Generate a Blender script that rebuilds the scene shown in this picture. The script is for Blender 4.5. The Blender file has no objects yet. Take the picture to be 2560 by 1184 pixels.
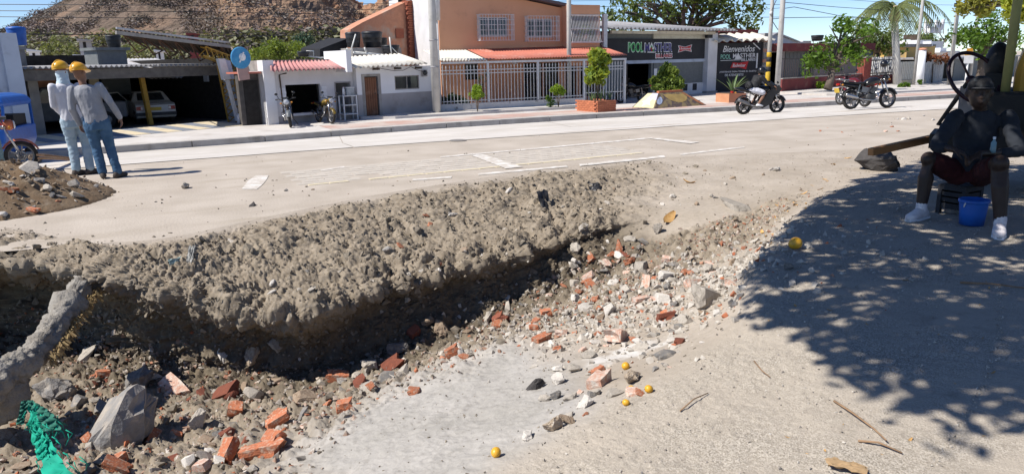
import bpy, bmesh, math, random
import numpy as np
from mathutils import Vector, Matrix, Euler, noise as mnoise
from mathutils.bvhtree import BVHTree

random.seed(7)
rng = np.random.default_rng(7)
SC = bpy.context.scene
COL = SC.collection
R = math.radians

# ------------------------------------------------------------------ camera
YAW, PITCH, ROLL, CAM_H, FPX = R(27), R(13.7), R(1.3), 1.75, 1800.0
Fv = Vector((math.sin(YAW) * math.cos(PITCH), math.cos(YAW) * math.cos(PITCH), -math.sin(PITCH)))
R0 = Vector((math.cos(YAW), -math.sin(YAW), 0))
U0 = R0.cross(Fv)
Rv = R0 * math.cos(ROLL) - U0 * math.sin(ROLL)
Uv = R0 * math.sin(ROLL) + U0 * math.cos(ROLL)
CAM = Vector((0, 0, CAM_H))
cd = bpy.data.cameras.new('camera')
cam = bpy.data.objects.new('camera', cd)
COL.objects.link(cam)
cam.matrix_world = Matrix(((Rv.x, Uv.x, -Fv.x, 0), (Rv.y, Uv.y, -Fv.y, 0), (Rv.z, Uv.z, -Fv.z, CAM_H), (0, 0, 0, 1)))
cd.sensor_width = 36
cd.lens = 36 * FPX / 2560
cd.clip_start = 0.05
cd.clip_end = 2000
SC.camera = cam

# ------------------------------------------------------------------ light
SUN_EL, SUN_A = R(50), R(-8)          # elevation; angle in front of the street's line
sdir = Vector((-math.cos(SUN_EL) * math.cos(SUN_A), -math.cos(SUN_EL) * math.sin(SUN_A), math.sin(SUN_EL)))
world = bpy.data.worlds.new('World')
SC.world = world
world.use_nodes = True
wn = world.node_tree
bg = wn.nodes['Background']
sk = wn.nodes.new('ShaderNodeTexSky')
sk.sky_type = 'NISHITA'
sk.sun_disc = False
sk.sun_elevation = SUN_EL
sk.sun_rotation = math.atan2(sdir.x, sdir.y)
sk.altitude = 0
sk.air_density = 0.7
sk.dust_density = 0.0
sk.ozone_density = 5.0
hs = wn.nodes.new('ShaderNodeHueSaturation')
hs.inputs['Saturation'].default_value = 1.03
hs.inputs['Hue'].default_value = 0.506
wn.links.new(sk.outputs[0], hs.inputs['Color'])
wn.links.new(hs.outputs[0], bg.inputs[0])
bg.inputs[1].default_value = 0.1
sl = bpy.data.lights.new('sun', 'SUN')
sl.energy = 4.6
sl.angle = R(0.53)
sl.color = (1.0, 0.95, 0.87)
sun = bpy.data.objects.new('sun', sl)
COL.objects.link(sun)
sun.rotation_euler = sdir.to_track_quat('Z', 'Y').to_euler()
SC.view_settings.view_transform = 'Standard'
SC.view_settings.look = 'None'
SC.view_settings.exposure = 0.55
SC.view_settings.gamma = 1
SC.view_settings.use_curve_mapping = False
SC.render.film_transparent = False
SC.cycles.max_bounces = 6
SC.cycles.transparent_max_bounces = 8

# ------------------------------------------------------------------ photo pixel -> place
def ray(x, y):
    return (Fv * FPX + Rv * (x - 1280) - Uv * (y - 592)).normalized()

def zr(Y):
    return -0.09 * min(max(Y - 15.5, 0), 7.0)

ZF = zr(40)                       # level of the street's far side

def at_z(x, y, z):
    d = ray(x, y)
    return CAM + d * ((z - CAM_H) / d.z)

def gp(x, y, dz=0.0):
    """point of the street's ground seen at a photo pixel"""
    z = 0.0
    for i in range(25):
        P = at_z(x, y, z)
        z = zr(P.y) + dz
    return P

class Front:
    """upright plane through two ground points; local x along it, y away from the street, z up"""
    def __init__(s, a, b, dz=0.15, push=0.0):
        A = gp(*a, dz); B = gp(*b, dz)
        u = (B - A); u.z = 0; u.normalize()
        n = Vector((-u.y, u.x, 0))
        s.o = A + n * push; s.u = u; s.n = n
        s.rot = math.atan2(u.y, u.x)
    def uv(s, x, y, d=0.0):
        r = ray(x, y)
        o = s.o + s.n * d
        t = (o - CAM).dot(s.n) / r.dot(s.n)
        P = CAM + r * t - s.o
        return P.dot(s.u), P.z + s.o.z
    def w(s, u, d, z):
        P = s.o + s.u * u + s.n * d; P.z = z; return P

# ------------------------------------------------------------------ objects
def tag(o, label=None, cat=None, group=None, kind=None):
    if label: o['label'] = label
    if cat: o['category'] = cat
    if group: o['group'] = group
    if kind: o['kind'] = kind
    return o

def thing(name, label, cat, loc=(0, 0, 0), rotz=0.0, group=None):
    o = bpy.data.objects.new(name, None)
    COL.objects.link(o)
    o.location = loc
    o.rotation_euler = (0, 0, rotz)
    o.empty_display_size = 0.2
    return tag(o, label, cat, group)

def link(name, me, mat=None, parent=None, loc=None, rot=None, scale=None):
    o = bpy.data.objects.new(name, me)
    COL.objects.link(o)
    if mat is not None and not me.materials:
        me.materials.append(mat)
    if parent is not None: o.parent = parent
    if loc is not None: o.location = loc
    if rot is not None: o.rotation_euler = rot
    if scale is not None: o.scale = scale
    return o

def copy_tree(o, parent=None):
    c = o.copy()
    COL.objects.link(c)
    if parent is not None: c.parent = parent
    for ch in list(o.children):
        copy_tree(ch, c)
    return c

class MB:
    """collects simple shapes into one mesh"""
    def __init__(s): s.v = []; s.f = []; s.smooth = []
    def add(s, V, Fc, sm=False):
        k = len(s.v)
        s.v.extend([tuple(p) for p in V])
        s.f.extend([tuple(i + k for i in f) for f in Fc])
        s.smooth.extend([sm] * len(Fc))
        return s
    def box(s, x0, x1, y0, y1, z0, z1, M=None):
        V = [Vector(p) for p in ((x0, y0, z0), (x1, y0, z0), (x1, y1, z0), (x0, y1, z0), (x0, y0, z1), (x1, y0, z1), (x1, y1, z1), (x0, y1, z1))]
        if M is not None: V = [M @ p for p in V]
        return s.add(V, [(0, 3, 2, 1), (4, 5, 6, 7), (0, 1, 5, 4), (1, 2, 6, 5), (2, 3, 7, 6), (3, 0, 4, 7)])
    def cbox(s, c, d, rot=None):
        M = Matrix.Translation(c)
        if rot is not None: M = M @ Euler(rot).to_matrix().to_4x4()
        return s.box(-d[0] / 2, d[0] / 2, -d[1] / 2, d[1] / 2, -d[2] / 2, d[2] / 2, M)
    def bar(s, a, b, w, h=None):
        """square bar from a to b"""
        a = Vector(a); b = Vector(b); h = h or w
        d = (b - a); L = d.length
        q = d.to_track_quat('Z', 'Y').to_matrix().to_4x4()
        return s.box(-w / 2, w / 2, -h / 2, h / 2, 0, L, Matrix.Translation(a) @ q)
    def tube(s, pts, rad, n=8, cap=True, sm=True):
        pts = [Vector(p) for p in pts]
        if not hasattr(rad, '__len__'): rad = [rad] * len(pts)
        V = []; Fc = []
        prev = None
        for i, p in enumerate(pts):
            d = (pts[min(i + 1, len(pts) - 1)] - pts[max(i - 1, 0)])
            if d.length < 1e-9: d = Vector((0, 0, 1))
            d.normalize()
            if prev is None:
                x = d.orthogonal().normalized()
            else:
                x = (prev - d * prev.dot(d))
                x = x.normalized() if x.length > 1e-6 else d.orthogonal().normalized()
            prev = x
            y = d.cross(x)
            for k in range(n):
                a = 2 * math.pi * k / n
                V.append(p + (x * math.cos(a) + y * math.sin(a)) * rad[i])
        for i in range(len(pts) - 1):
            for k in range(n):
                Fc.append((i * n + k, i * n + (k + 1) % n, (i + 1) * n + (k + 1) % n, (i + 1) * n + k))
        s.add(V, Fc, sm)
        if cap:
            k0 = len(s.v) - len(V)
            s.f.append(tuple(k0 + k for k in reversed(range(n)))); s.smooth.append(False)
            s.f.append(tuple(k0 + (len(pts) - 1) * n + k for k in range(n))); s.smooth.append(False)
        return s
    def lathe(s, prof, c=(0, 0, 0), n=16, axis='z', sm=True):
        """prof: (radius, height) pairs"""
        V = []; Fc = []
        for r_, z in prof:
            for k in range(n):
                a = 2 * math.pi * k / n
                p = (r_ * math.cos(a), r_ * math.sin(a), z)
                if axis == 'x': p = (p[2], p[0], p[1])
                if axis == 'y': p = (p[0], p[2], p[1])
                V.append((p[0] + c[0], p[1] + c[1], p[2] + c[2]))
        for i in range(len(prof) - 1):
            for k in range(n):
                q = (i * n + k, i * n + (k + 1) % n, (i + 1) * n + (k + 1) % n, (i + 1) * n + k)
                Fc.append(q if axis != 'y' else q[::-1])
        return s.add(V, Fc, sm)
    def prism(s, poly, y0, y1, M=None):
        """polygon in x,z pushed along y"""
        n = len(poly)
        V = [Vector((p[0], y0, p[1])) for p in poly] + [Vector((p[0], y1, p[1])) for p in poly]
        if M is not None: V = [M @ p for p in V]
        Fc = [tuple(range(n)), tuple(range(2 * n - 1, n - 1, -1))]
        Fc += [((i + 1) % n, i, n + i, n + (i + 1) % n) for i in range(n)]
        return s.add(V, Fc)
    def ball(s, c, r, n=12, m=8, sm=True):
        if not hasattr(r, '__len__'): r = (r, r, r)
        V = [(c[0], c[1], c[2] - r[2])]
        for i in range(1, m):
            t = math.pi * i / m - math.pi / 2
            for k in range(n):
                a = 2 * math.pi * k / n
                V.append((c[0] + r[0] * math.cos(t) * math.cos(a), c[1] + r[1] * math.cos(t) * math.sin(a), c[2] + r[2] * math.sin(t)))
        V.append((c[0], c[1], c[2] + r[2]))
        Fc = [(0, 1 + (k + 1) % n, 1 + k) for k in range(n)]
        for i in range(m - 2):
            for k in range(n):
                Fc.append((1 + i * n + k, 1 + i * n + (k + 1) % n, 1 + (i + 1) * n + (k + 1) % n, 1 + (i + 1) * n + k))
        e = 1 + (m - 1) * n
        Fc += [(e - n + k, e - n + (k + 1) % n, e) for k in range(n)]
        return s.add(V, Fc, sm)
    def mesh(s, name):
        me = bpy.data.meshes.new(name)
        me.from_pydata(s.v, [], s.f)
        me.polygons.foreach_set('use_smooth', s.smooth)
        me.update()
        return me
    def build(s, name, mat, parent=None, loc=None, rot=None, bevel=0):
        me = s.mesh(name)
        if bevel:
            bm = bmesh.new(); bm.from_mesh(me)
            bmesh.ops.bevel(bm, geom=bm.edges[:], offset=bevel, segments=1, affect='EDGES', clamp_overlap=True)
            bm.to_mesh(me); bm.free()
        return link(name, me, mat, parent, loc, rot)

def np_mesh(name, V, Fc, smooth=False):
    V = np.ascontiguousarray(V, dtype=np.float32); Fc = np.ascontiguousarray(Fc, dtype=np.int32)
    me = bpy.data.meshes.new(name)
    n, k = Fc.shape
    me.vertices.add(len(V)); me.vertices.foreach_set('co', V.ravel())
    me.loops.add(n * k); me.loops.foreach_set('vertex_index', Fc.ravel())
    me.polygons.add(n)
    me.polygons.foreach_set('loop_start', np.arange(0, n * k, k, dtype=np.int32))
    me.polygons.foreach_set('use_smooth', np.full(n, smooth, dtype=bool))
    me.update(calc_edges=True)
    return me

# ------------------------------------------------------------------ noise on arrays
_perm = rng.permutation(256).astype(np.int64)
_perm = np.concatenate([_perm, _perm, _perm])
_g = rng.normal(size=(256, 3)); _g /= np.linalg.norm(_g, axis=1)[:, None]

def perlin(P):
    P = np.asarray(P, float)
    I = np.floor(P).astype(np.int64); f = P - I; I &= 255
    w = f * f * f * (f * (f * 6 - 15) + 10)
    out = np.zeros(len(P))
    for dx in (0, 1):
        for dy in (0, 1):
            for dz in (0, 1):
                h = _perm[_perm[_perm[(I[:, 0] + dx) & 255] + ((I[:, 1] + dy) & 255)] + ((I[:, 2] + dz) & 255)]
                g = _g[h]
                d = (f[:, 0] - dx) * g[:, 0] + (f[:, 1] - dy) * g[:, 1] + (f[:, 2] - dz) * g[:, 2]
                wx = w[:, 0] if dx else 1 - w[:, 0]
                wy = w[:, 1] if dy else 1 - w[:, 1]
                wz = w[:, 2] if dz else 1 - w[:, 2]
                out += d * wx * wy * wz
    return out * 1.5

def fbm(P, o=4, gain=0.5, billow=False):
    P = np.asarray(P, float)
    a = 1.0; s = np.zeros(len(P)); t = 0
    for i in range(o):
        n = perlin(P + 17.3 * i)
        s += a * (1 - 2 * np.abs(n) if billow else n)
        t += a; a *= gain; P = P * 2.03
    return s / t

def worley(P):
    """distance to the nearest and the second nearest of scattered cell points"""
    P = np.asarray(P, float); I = np.floor(P).astype(np.int64); f = P - I
    a = np.full(len(P), 9.0); b = a.copy()
    for dx in (-1, 0, 1):
        for dy in (-1, 0, 1):
            for dz in (-1, 0, 1):
                h = _perm[_perm[_perm[(I[:, 0] + dx) & 255] + ((I[:, 1] + dy) & 255)] + ((I[:, 2] + dz) & 255)]
                q = _g[h] * .45 + .5 + np.array([dx, dy, dz]) - f
                d = (q * q).sum(1); b = np.minimum(b, np.maximum(a, d)); a = np.minimum(a, d)
    return np.sqrt(a), np.sqrt(b)

# ------------------------------------------------------------------ materials
MATS = {}
def mat(name, c, c2=None, rough=0.85, scale=6.0, bump=0.0, bscale=40.0, metal=0.0, spec=0.3, rnd=0.0, detail=6, contrast=(0.35, 0.65), stain=None, sscale=1.2, srange=(0.55, 0.7), emit=None, streak=None):
    """noise-mottled procedural surface; rnd varies the brightness per object; stain adds a third worn colour in patches"""
    if name in MATS: return MATS[name]
    m = bpy.data.materials.new(name); m.use_nodes = True
    nt = m.node_tree; N = nt.nodes; L = nt.links
    bs = N['Principled BSDF']
    bs.inputs['Roughness'].default_value = rough
    bs.inputs['Metallic'].default_value = metal
    bs.inputs['Specular IOR Level'].default_value = spec
    tc = N.new('ShaderNodeTexCoord')
    c2 = c2 or tuple(x * 0.8 for x in c)
    nz = N.new('ShaderNodeTexNoise'); nz.inputs['Scale'].default_value = scale; nz.inputs['Detail'].default_value = detail
    L.new(tc.outputs['Object'], nz.inputs['Vector'])
    mr = N.new('ShaderNodeMapRange'); mr.inputs[1].default_value = contrast[0]; mr.inputs[2].default_value = contrast[1]
    L.new(nz.outputs['Fac'], mr.inputs[0])
    mx = N.new('ShaderNodeMix'); mx.data_type = 'RGBA'
    mx.inputs[6].default_value = (*c, 1); mx.inputs[7].default_value = (*c2, 1)
    L.new(mr.outputs[0], mx.inputs[0])
    out = mx.outputs[2]
    if stain:
        n2 = N.new('ShaderNodeTexNoise'); n2.inputs['Scale'].default_value = sscale; n2.inputs['Detail'].default_value = 9; n2.inputs['Roughness'].default_value = 0.65
        if streak:
            mp = N.new('ShaderNodeMapping'); mp.inputs['Scale'].default_value = streak
            L.new(tc.outputs['Object'], mp.inputs[0]); L.new(mp.outputs[0], n2.inputs['Vector'])
        else: L.new(tc.outputs['Object'], n2.inputs['Vector'])
        m2 = N.new('ShaderNodeMapRange'); m2.inputs[1].default_value = srange[0]; m2.inputs[2].default_value = srange[1]
        L.new(n2.outputs['Fac'], m2.inputs[0])
        x2 = N.new('ShaderNodeMix'); x2.data_type = 'RGBA'; x2.inputs[7].default_value = (*stain, 1)
        L.new(m2.outputs[0], x2.inputs[0]); L.new(out, x2.inputs[6])
        out = x2.outputs[2]
    if rnd:
        oi = N.new('ShaderNodeObjectInfo')
        r2 = N.new('ShaderNodeMapRange'); r2.inputs[3].default_value = 1 - rnd; r2.inputs[4].default_value = 1 + rnd
        L.new(oi.outputs['Random'], r2.inputs[0])
        hs = N.new('ShaderNodeHueSaturation')
        L.new(r2.outputs[0], hs.inputs['Value']); L.new(out, hs.inputs['Color'])
        out = hs.outputs[0]
    L.new(out, bs.inputs['Base Color'])
    if bump:
        nb = N.new('ShaderNodeTexNoise'); nb.inputs['Scale'].default_value = bscale; nb.inputs['Detail'].default_value = 5
        L.new(tc.outputs['Object'], nb.inputs['Vector'])
        bp = N.new('ShaderNodeBump'); bp.inputs['Strength'].default_value = bump; bp.inputs['Distance'].default_value = 0.02
        L.new(nb.outputs['Fac'], bp.inputs['Height']); L.new(bp.outputs[0], bs.inputs['Normal'])
    if emit:
        bs.inputs['Emission Color'].default_value = (*emit[:3], 1); bs.inputs['Emission Strength'].default_value = emit[3]
    MATS[name] = m
    return m

def glass_mat(name='dark_glass', c=(0.02, 0.025, 0.03)):
    return mat(name, c, rough=0.08, spec=0.6)
# ================================================================== the ground
# far sheet: from the trench's far shoulder to the horizon
NCOL = 11
def W3(x, y, z): return Vector((x, y, z))
def Q(x, y, z): return at_z(x, y, z)
ROWS = [
 # far edge of the broken earth
 [Q(-350, 560, 0), Q(60, 565, 0), Q(250, 610, 0), Q(430, 596, 0), Q(650, 545, 0), Q(960, 482, 0), Q(1290, 432, 0), Q(1560, 398, 0), Q(1850, 385, 0), Q(2150, 375, 0), Q(2900, 330, 0)],
 # crumbly face, upper
 [Q(-350, 648, -.01), Q(80, 618, -.01), Q(300, 655, -.04), Q(470, 635, -.05), Q(700, 595, -.07), Q(1010, 530, -.07), Q(1330, 475, -.07), Q(1590, 440, -.05), Q(1870, 420, -.02), Q(2150, 392, 0), Q(2900, 345, .02)],
 # lip
 [Q(-350, 700, -.10), Q(100, 655, -.09), Q(335, 722, -.26), Q(560, 762, -.34), Q(745, 815, -.44), Q(1000, 705, -.40), Q(1300, 640, -.36), Q(1530, 555, -.28), Q(1800, 520, -.12), Q(2100, 415, .0), Q(2900, 365, .05)],
 # under the lip
 None,
 # foot of the wall
 [Q(-350, 900, -1.25), Q(120, 830, -1.15), Q(335, 900, -1.2), Q(600, 935, -1.22), Q(800, 940, -1.2), Q(1080, 865, -1.08), Q(1340, 745, -.86), Q(1570, 625, -.52), Q(1810, 560, -.22), Q(2085, 432, .0), Q(2900, 375, .08)],
 # floor
 [Q(-350, 1100, -1.25), Q(150, 980, -1.1), Q(340, 1030, -1.18), Q(620, 1030, -1.18), Q(850, 985, -1.12), Q(1130, 885, -1.02), Q(1400, 770, -.80), Q(1640, 650, -.50), Q(1840, 590, -.24), Q(2080, 440, .02), Q(2900, 382, .1)],
 # near foot
 [Q(-350, 1400, -.9), Q(150, 1250, -.9), Q(400, 1240, -.85), Q(730, 1110, -.72), Q(950, 985, -.68), Q(1230, 862, -.62), Q(1480, 790, -.50), Q(1700, 690, -.36), Q(1855, 625, -.14), Q(2082, 446, .04), Q(2900, 388, .12)],
 # near slope
 [Q(-350, 1700, -.6), Q(150, 1550, -.55), Q(500, 1420, -.5), Q(830, 1200, -.42), Q(1080, 1070, -.42), Q(1360, 950, -.38), Q(1590, 880, -.3), Q(1775, 790, -.18), Q(1866, 655, -.02), Q(2086, 448, .08), Q(2900, 392, .14)],
 # top of the near bank
 [Q(-350, 2400, -.2), Q(200, 2000, -.15), Q(650, 1650, -.12), Q(1000, 1390, -.08), Q(1230, 1235, -.04), Q(1460, 1080, 0), Q(1700, 925, .05), Q(1850, 812, .1), Q(1880, 632, .2), Q(2100, 440, .16), Q(2900, 395, .16)],
 # near ground
 [W3(-2.2, .6, 0), W3(-1.2, .5, 0), W3(-.2, .6, 0), Q(1100, 1700, .0), Q(1500, 1450, .02), Q(1750, 1230, .05), Q(1960, 1030, .1), Q(2120, 860, .16), Q(2180, 690, .2), Q(2350, 540, .2), Q(3000, 460, .2)],
 # behind the camera
 [W3(-6, -4, 0), W3(-4, -4, 0), W3(-2, -4, 0), W3(0, -4, 0), W3(2, -4, .05), W3(4, -3.5, .1), W3(6, -3, .15), W3(8, -2.5, .2), W3(10.5, -1.5, .2), W3(13, 0, .2), W3(18, 2, .2)],
]
ROWS[3] = []
for i in range(NCOL):
    lip, foot = ROWS[2][i], ROWS[4][i]
    m = lip.lerp(foot, 0.5)
    k = [4.6, 4.2, 1.8, 1.6, 1.7, 1.7, 1.4, .35, 0, 0, 0][i]
    ROWS[3].append(Vector((m.x - .02 * k, (max(m.y, lip.y) if k > .2 else m.y) + .16 * k, lip.z + (foot.z - lip.z) * .42)))
    if k > .5: foot.y = max(foot.y, lip.y - .25)
net = np.array([[tuple(p) for p in r] for r in ROWS])          # rows x cols x 3

def up(a, idx, axis):
    """linear interpolation of a along axis at fractional indices"""
    i0 = np.clip(np.floor(idx).astype(int), 0, a.shape[axis] - 2); f = idx - i0
    A = np.take(a, i0, axis); Bq = np.take(a, i0 + 1, axis)
    sh = [1, 1, 1]; sh[axis] = -1
    f = f.reshape(sh)
    return A * (1 - f) + Bq * f

def blur(a, axis, n=1):
    for _ in range(n):
        b = a.copy()
        sl0 = [slice(None)] * 3; sl1 = sl0.copy(); sl2 = sl0.copy()
        sl0[axis] = slice(0, -2); sl1[axis] = slice(1, -1); sl2[axis] = slice(2, None)
        b[tuple(sl1)] = (a[tuple(sl0)] + 2 * a[tuple(sl1)] + a[tuple(sl2)]) / 4
        a = b
    return a
KU = 12
n1 = up(net, np.linspace(0, NCOL - 1, (NCOL - 1) * KU + 1), 1)
n1 = up(n1, np.linspace(0, len(ROWS) - 1, (len(ROWS) - 1) * KU + 1), 0)
n1 = blur(n1, 1, 26); n1 = blur(n1, 0, 9)
rows_n = [50, 95, 75, 75, 70, 80, 90, 90, 110, 14]             # samples per row gap
cols_n = [40, 60, 75, 85, 90, 85, 75, 70, 70, 40]
rt = np.concatenate([i + np.arange(n) / n for i, n in enumerate(rows_n)] + [[len(rows_n)]])
ct = np.concatenate([i + np.arange(n) / n for i, n in enumerate(cols_n)] + [[len(cols_n)]])
sheet = up(up(n1, ct * KU, 1), rt * KU, 0)
NR, NC = sheet.shape[:2]
base = sheet.reshape(-1, 3).copy()
RT = np.repeat(rt, NC); CT = np.tile(ct, NR)
def sstep(a, b, x):
    t = np.clip((x - a) / (b - a), 0, 1); return t * t * (3 - 2 * t)
def normals(Pg):
    du = np.gradient(Pg, axis=1); dv = np.gradient(Pg, axis=0)
    n = np.cross(dv, du); n /= np.linalg.norm(n, axis=2, keepdims=True) + 1e-9
    return n
nrm = normals(sheet).reshape(-1, 3)
if nrm[:, 2].mean() < 0: nrm = -nrm
# zones
wob = 0.35 * fbm(base * 1.7, 3)
inside = sstep(.0, .5, RT + wob) * (1 - sstep(8.2, 9.0, RT + wob * .6))
right_out = sstep(7.9, 8.8, CT + wob * .5)
m_crumb = sstep(.05, .55, RT + wob) * (1 - sstep(3.6, 4.5, RT + wob)) * (1 - sstep(6.6, 7.6, CT + wob))
m_floor = sstep(3.5, 4.3, RT + wob) * (1 - sstep(5.8, 6.5, RT + wob)) * (1 - right_out)
m_left = (1 - sstep(2.5, 3.2, CT + wob)) * sstep(3, 4, RT) * (1 - sstep(7, 8, RT))
m_floor = np.maximum(m_floor, m_left)
m_smooth = sstep(5.6, 6.4, RT + wob) * (1 - sstep(7.6, 8.3, RT + wob * .7)) * sstep(2.5, 3.2, CT + wob) * (1 - sstep(5.0, 5.7, CT + wob))
m_gravel = sstep(7.7, 8.2, RT + wob * .6) * sstep(3.5, 4.4, CT + .5 * wob)
big = fbm(base * np.array([2.1, 2.1, 2.6]), 3)
med = fbm(base * 6.5, 3, billow=True)
fine = fbm(base * 21, 4, .62)
cl = fbm(base * 33 + 5, 3, .6, billow=True)
pit = np.clip(-(fbm(base * 9 + 31, 3) + .18), 0, 1)
disp = m_crumb * (.15 * big + .03 * (med - .2) + .034 * fine + .018 * cl - .10 * pit)
sel = np.where((m_crumb > .02) | (m_floor > .05))[0]
ck = np.zeros(len(base)); ck2 = ck.copy()
wp = base[sel] + .05 * np.stack([fbm(base[sel] * 5 + k, 2) for k in (1, 5, 9)], 1)
w1, w2 = worley(wp * 5.2); ck[sel] = np.clip((w2 - w1) * 1.8, 0, 1) - .55 * w1
w1, w2 = worley(wp * 14.); ck2[sel] = np.clip((w2 - w1) * 1.6, 0, 1) - .6 * w1
ck3 = np.zeros(len(base)); w1, w2 = worley(wp * 34.); ck3[sel] = np.clip((w2 - w1) * 1.6, 0, 1) - .6 * w1
gate = sstep(-.25, .3, fbm(base * 1.9 + 40, 2))
gate2 = .30 + .80 * sstep(-.3, .35, fbm(base * 3.1 + 60, 3))
disp += m_crumb * gate2 * ((.008 + .05 * gate) * ck + (.016 + .022 * gate) * ck2 + .016 * ck3) + m_floor * (.05 * ck + .024 * ck2 + .012 * ck3)
disp += m_floor * (.07 * big + .04 * med + .022 * fine)
rest = 1 - np.clip(m_crumb + m_floor, 0, 1)
disp += rest * (.022 * big + .004 * fine) * sstep(0.0, .4, RT)
disp += m_smooth * (.012 * med + .003 * cl)
disp += m_gravel * (.004 * cl + .005 * fine)
disp *= sstep(0, .25, RT)
# rim clods hanging over the lip
lipm = np.exp(-((RT - 2.1 + .6 * wob) / .33) ** 2) * (1 - sstep(6.6, 7.4, CT))
disp += lipm * (.16 * fbm(base * 2.6 + 9, 3) + .06 * ck + .03)
pos = base + nrm * disp[:, None]
idx = np.arange(NR * NC).reshape(NR, NC)
F4 = np.stack([idx[:-1, :-1], idx[1:, :-1], idx[1:, 1:], idx[:-1, 1:]], -1).reshape(-1, 4)
me = np_mesh('ground', pos, F4, True)
lp = Q(1560, 880, -.28)
m_lime = np.exp(-(((pos[:, 0] - lp.x) / .42) ** 2 + ((pos[:, 1] - lp.y) / .30) ** 2) * 1.2)
m_lime = sstep(.40, .95, m_lime + .9 * fbm(base * 5 + 2, 5, .6)) * .8
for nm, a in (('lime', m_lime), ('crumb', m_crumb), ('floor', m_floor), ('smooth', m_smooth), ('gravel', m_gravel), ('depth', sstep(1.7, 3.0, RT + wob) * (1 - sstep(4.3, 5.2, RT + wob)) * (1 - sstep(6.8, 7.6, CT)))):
    at = me.attributes.new(nm, 'FLOAT', 'POINT'); at.data.foreach_set('value', a.astype(np.float32))

def ground_mat():
    m = bpy.data.materials.new('earth'); m.use_nodes = True
    nt = m.node_tree; N = nt.nodes; L = nt.links; bs = N['Principled BSDF']
    bs.inputs['Roughness'].default_value = .95; bs.inputs['Specular IOR Level'].default_value = .12
    tc = N.new('ShaderNodeTexCoord')
    def nz(scale, det=6, ro=.6):
        n = N.new('ShaderNodeTexNoise'); n.inputs['Scale'].default_value = scale; n.inputs['Detail'].default_value = det; n.inputs['Roughness'].default_value = ro
        L.new(tc.outputs['Object'], n.inputs['Vector']); return n.outputs['Fac']
    def rmp(x, a, b):
        r = N.new('ShaderNodeMapRange'); r.inputs[1].default_value = a; r.inputs[2].default_value = b; L.new(x, r.inputs[0]); return r.outputs[0]
    def mixc(fac, a, b):
        x = N.new('ShaderNodeMix'); x.data_type = 'RGBA'
        for s, v in ((6, a), (7, b)):
            if isinstance(v, tuple): x.inputs[s].default_value = (*v, 1)
            else: L.new(v, x.inputs[s])
        if isinstance(fac, float): x.inputs[0].default_value = fac
        else: L.new(fac, x.inputs[0])
        return x.outputs[2]
    def attr(n):
        a = N.new('ShaderNodeAttribute'); a.attribute_name = n; return a.outputs['Fac']
    def mul(a, b):
        x = N.new('ShaderNodeMath'); x.operation = 'MULTIPLY'
        for s, v in ((0, a), (1, b)):
            if isinstance(v, (int, float)): x.inputs[s].default_value = v
            else: L.new(v, x.inputs[s])
        return x.outputs[0]
    dust = mixc(rmp(nz(1.3, 8), .35, .65), (.425, .37, .31), (.34, .29, .235))
    dust = mixc(rmp(nz(22, 5), .5, .75), dust, (.30, .26, .21))
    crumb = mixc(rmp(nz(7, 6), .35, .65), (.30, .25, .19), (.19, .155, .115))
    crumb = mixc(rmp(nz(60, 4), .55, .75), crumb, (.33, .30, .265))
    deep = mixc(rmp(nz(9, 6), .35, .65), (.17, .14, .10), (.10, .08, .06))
    sm = mixc(rmp(nz(2.2, 8), .3, .7), (.42, .395, .365), (.33, .31, .28))
    sm = mixc(rmp(nz(13, 8, .7), .52, .72), sm, (.27, .25, .225))
    gv = N.new('ShaderNodeTexVoronoi'); gv.inputs['Scale'].default_value = 150; L.new(tc.outputs['Object'], gv.inputs['Vector'])
    hsv = N.new('ShaderNodeSeparateColor'); L.new(gv.outputs['Color'], hsv.inputs[0])
    gr = mixc(rmp(hsv.outputs[0], .1, .9), (.24, .21, .17), (.48, .43, .365))
    gr = mixc(rmp(nz(1.1, 9, .7), .36, .58), gr, (.40, .35, .29))
    gr = mixc(rmp(nz(3.5, 9, .75), .56, .7), gr, (.27, .235, .195))
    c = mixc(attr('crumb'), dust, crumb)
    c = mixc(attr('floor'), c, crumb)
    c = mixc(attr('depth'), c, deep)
    c = mixc(attr('smooth'), c, sm)
    c = mixc(attr('gravel'), c, gr)
    c = mixc(attr('lime'), c, (.60, .58, .55))
    L.new(c, bs.inputs['Base Color'])
    b1 = N.new('ShaderNodeBump'); b1.inputs['Strength'].default_value = .55; b1.inputs['Distance'].default_value = .012
    L.new(nz(55, 6, .7), b1.inputs['Height'])
    b2 = N.new('ShaderNodeBump'); b2.inputs['Distance'].default_value = .008
    L.new(mul(attr('gravel'), .28), b2.inputs['Strength'])
    L.new(gv.outputs['Distance'], b2.inputs['Height']); b2.invert = True
    L.new(b1.outputs[0], b2.inputs['Normal']); L.new(b2.outputs[0], bs.inputs['Normal'])
    return m
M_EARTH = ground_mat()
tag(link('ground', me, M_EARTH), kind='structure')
# a coarser copy of the sheet answers "what lies here"
stp = idx[::2, ::2]
BF = np.stack([stp[:-1, :-1], stp[1:, :-1], stp[1:, 1:], stp[:-1, 1:]], -1).reshape(-1, 4)
used = np.unique(BF); remap = np.zeros(NR * NC, int); remap[used] = np.arange(len(used))
BV = BVHTree.FromPolygons([tuple(p) for p in pos[used].tolist()], remap[BF].tolist())

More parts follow.
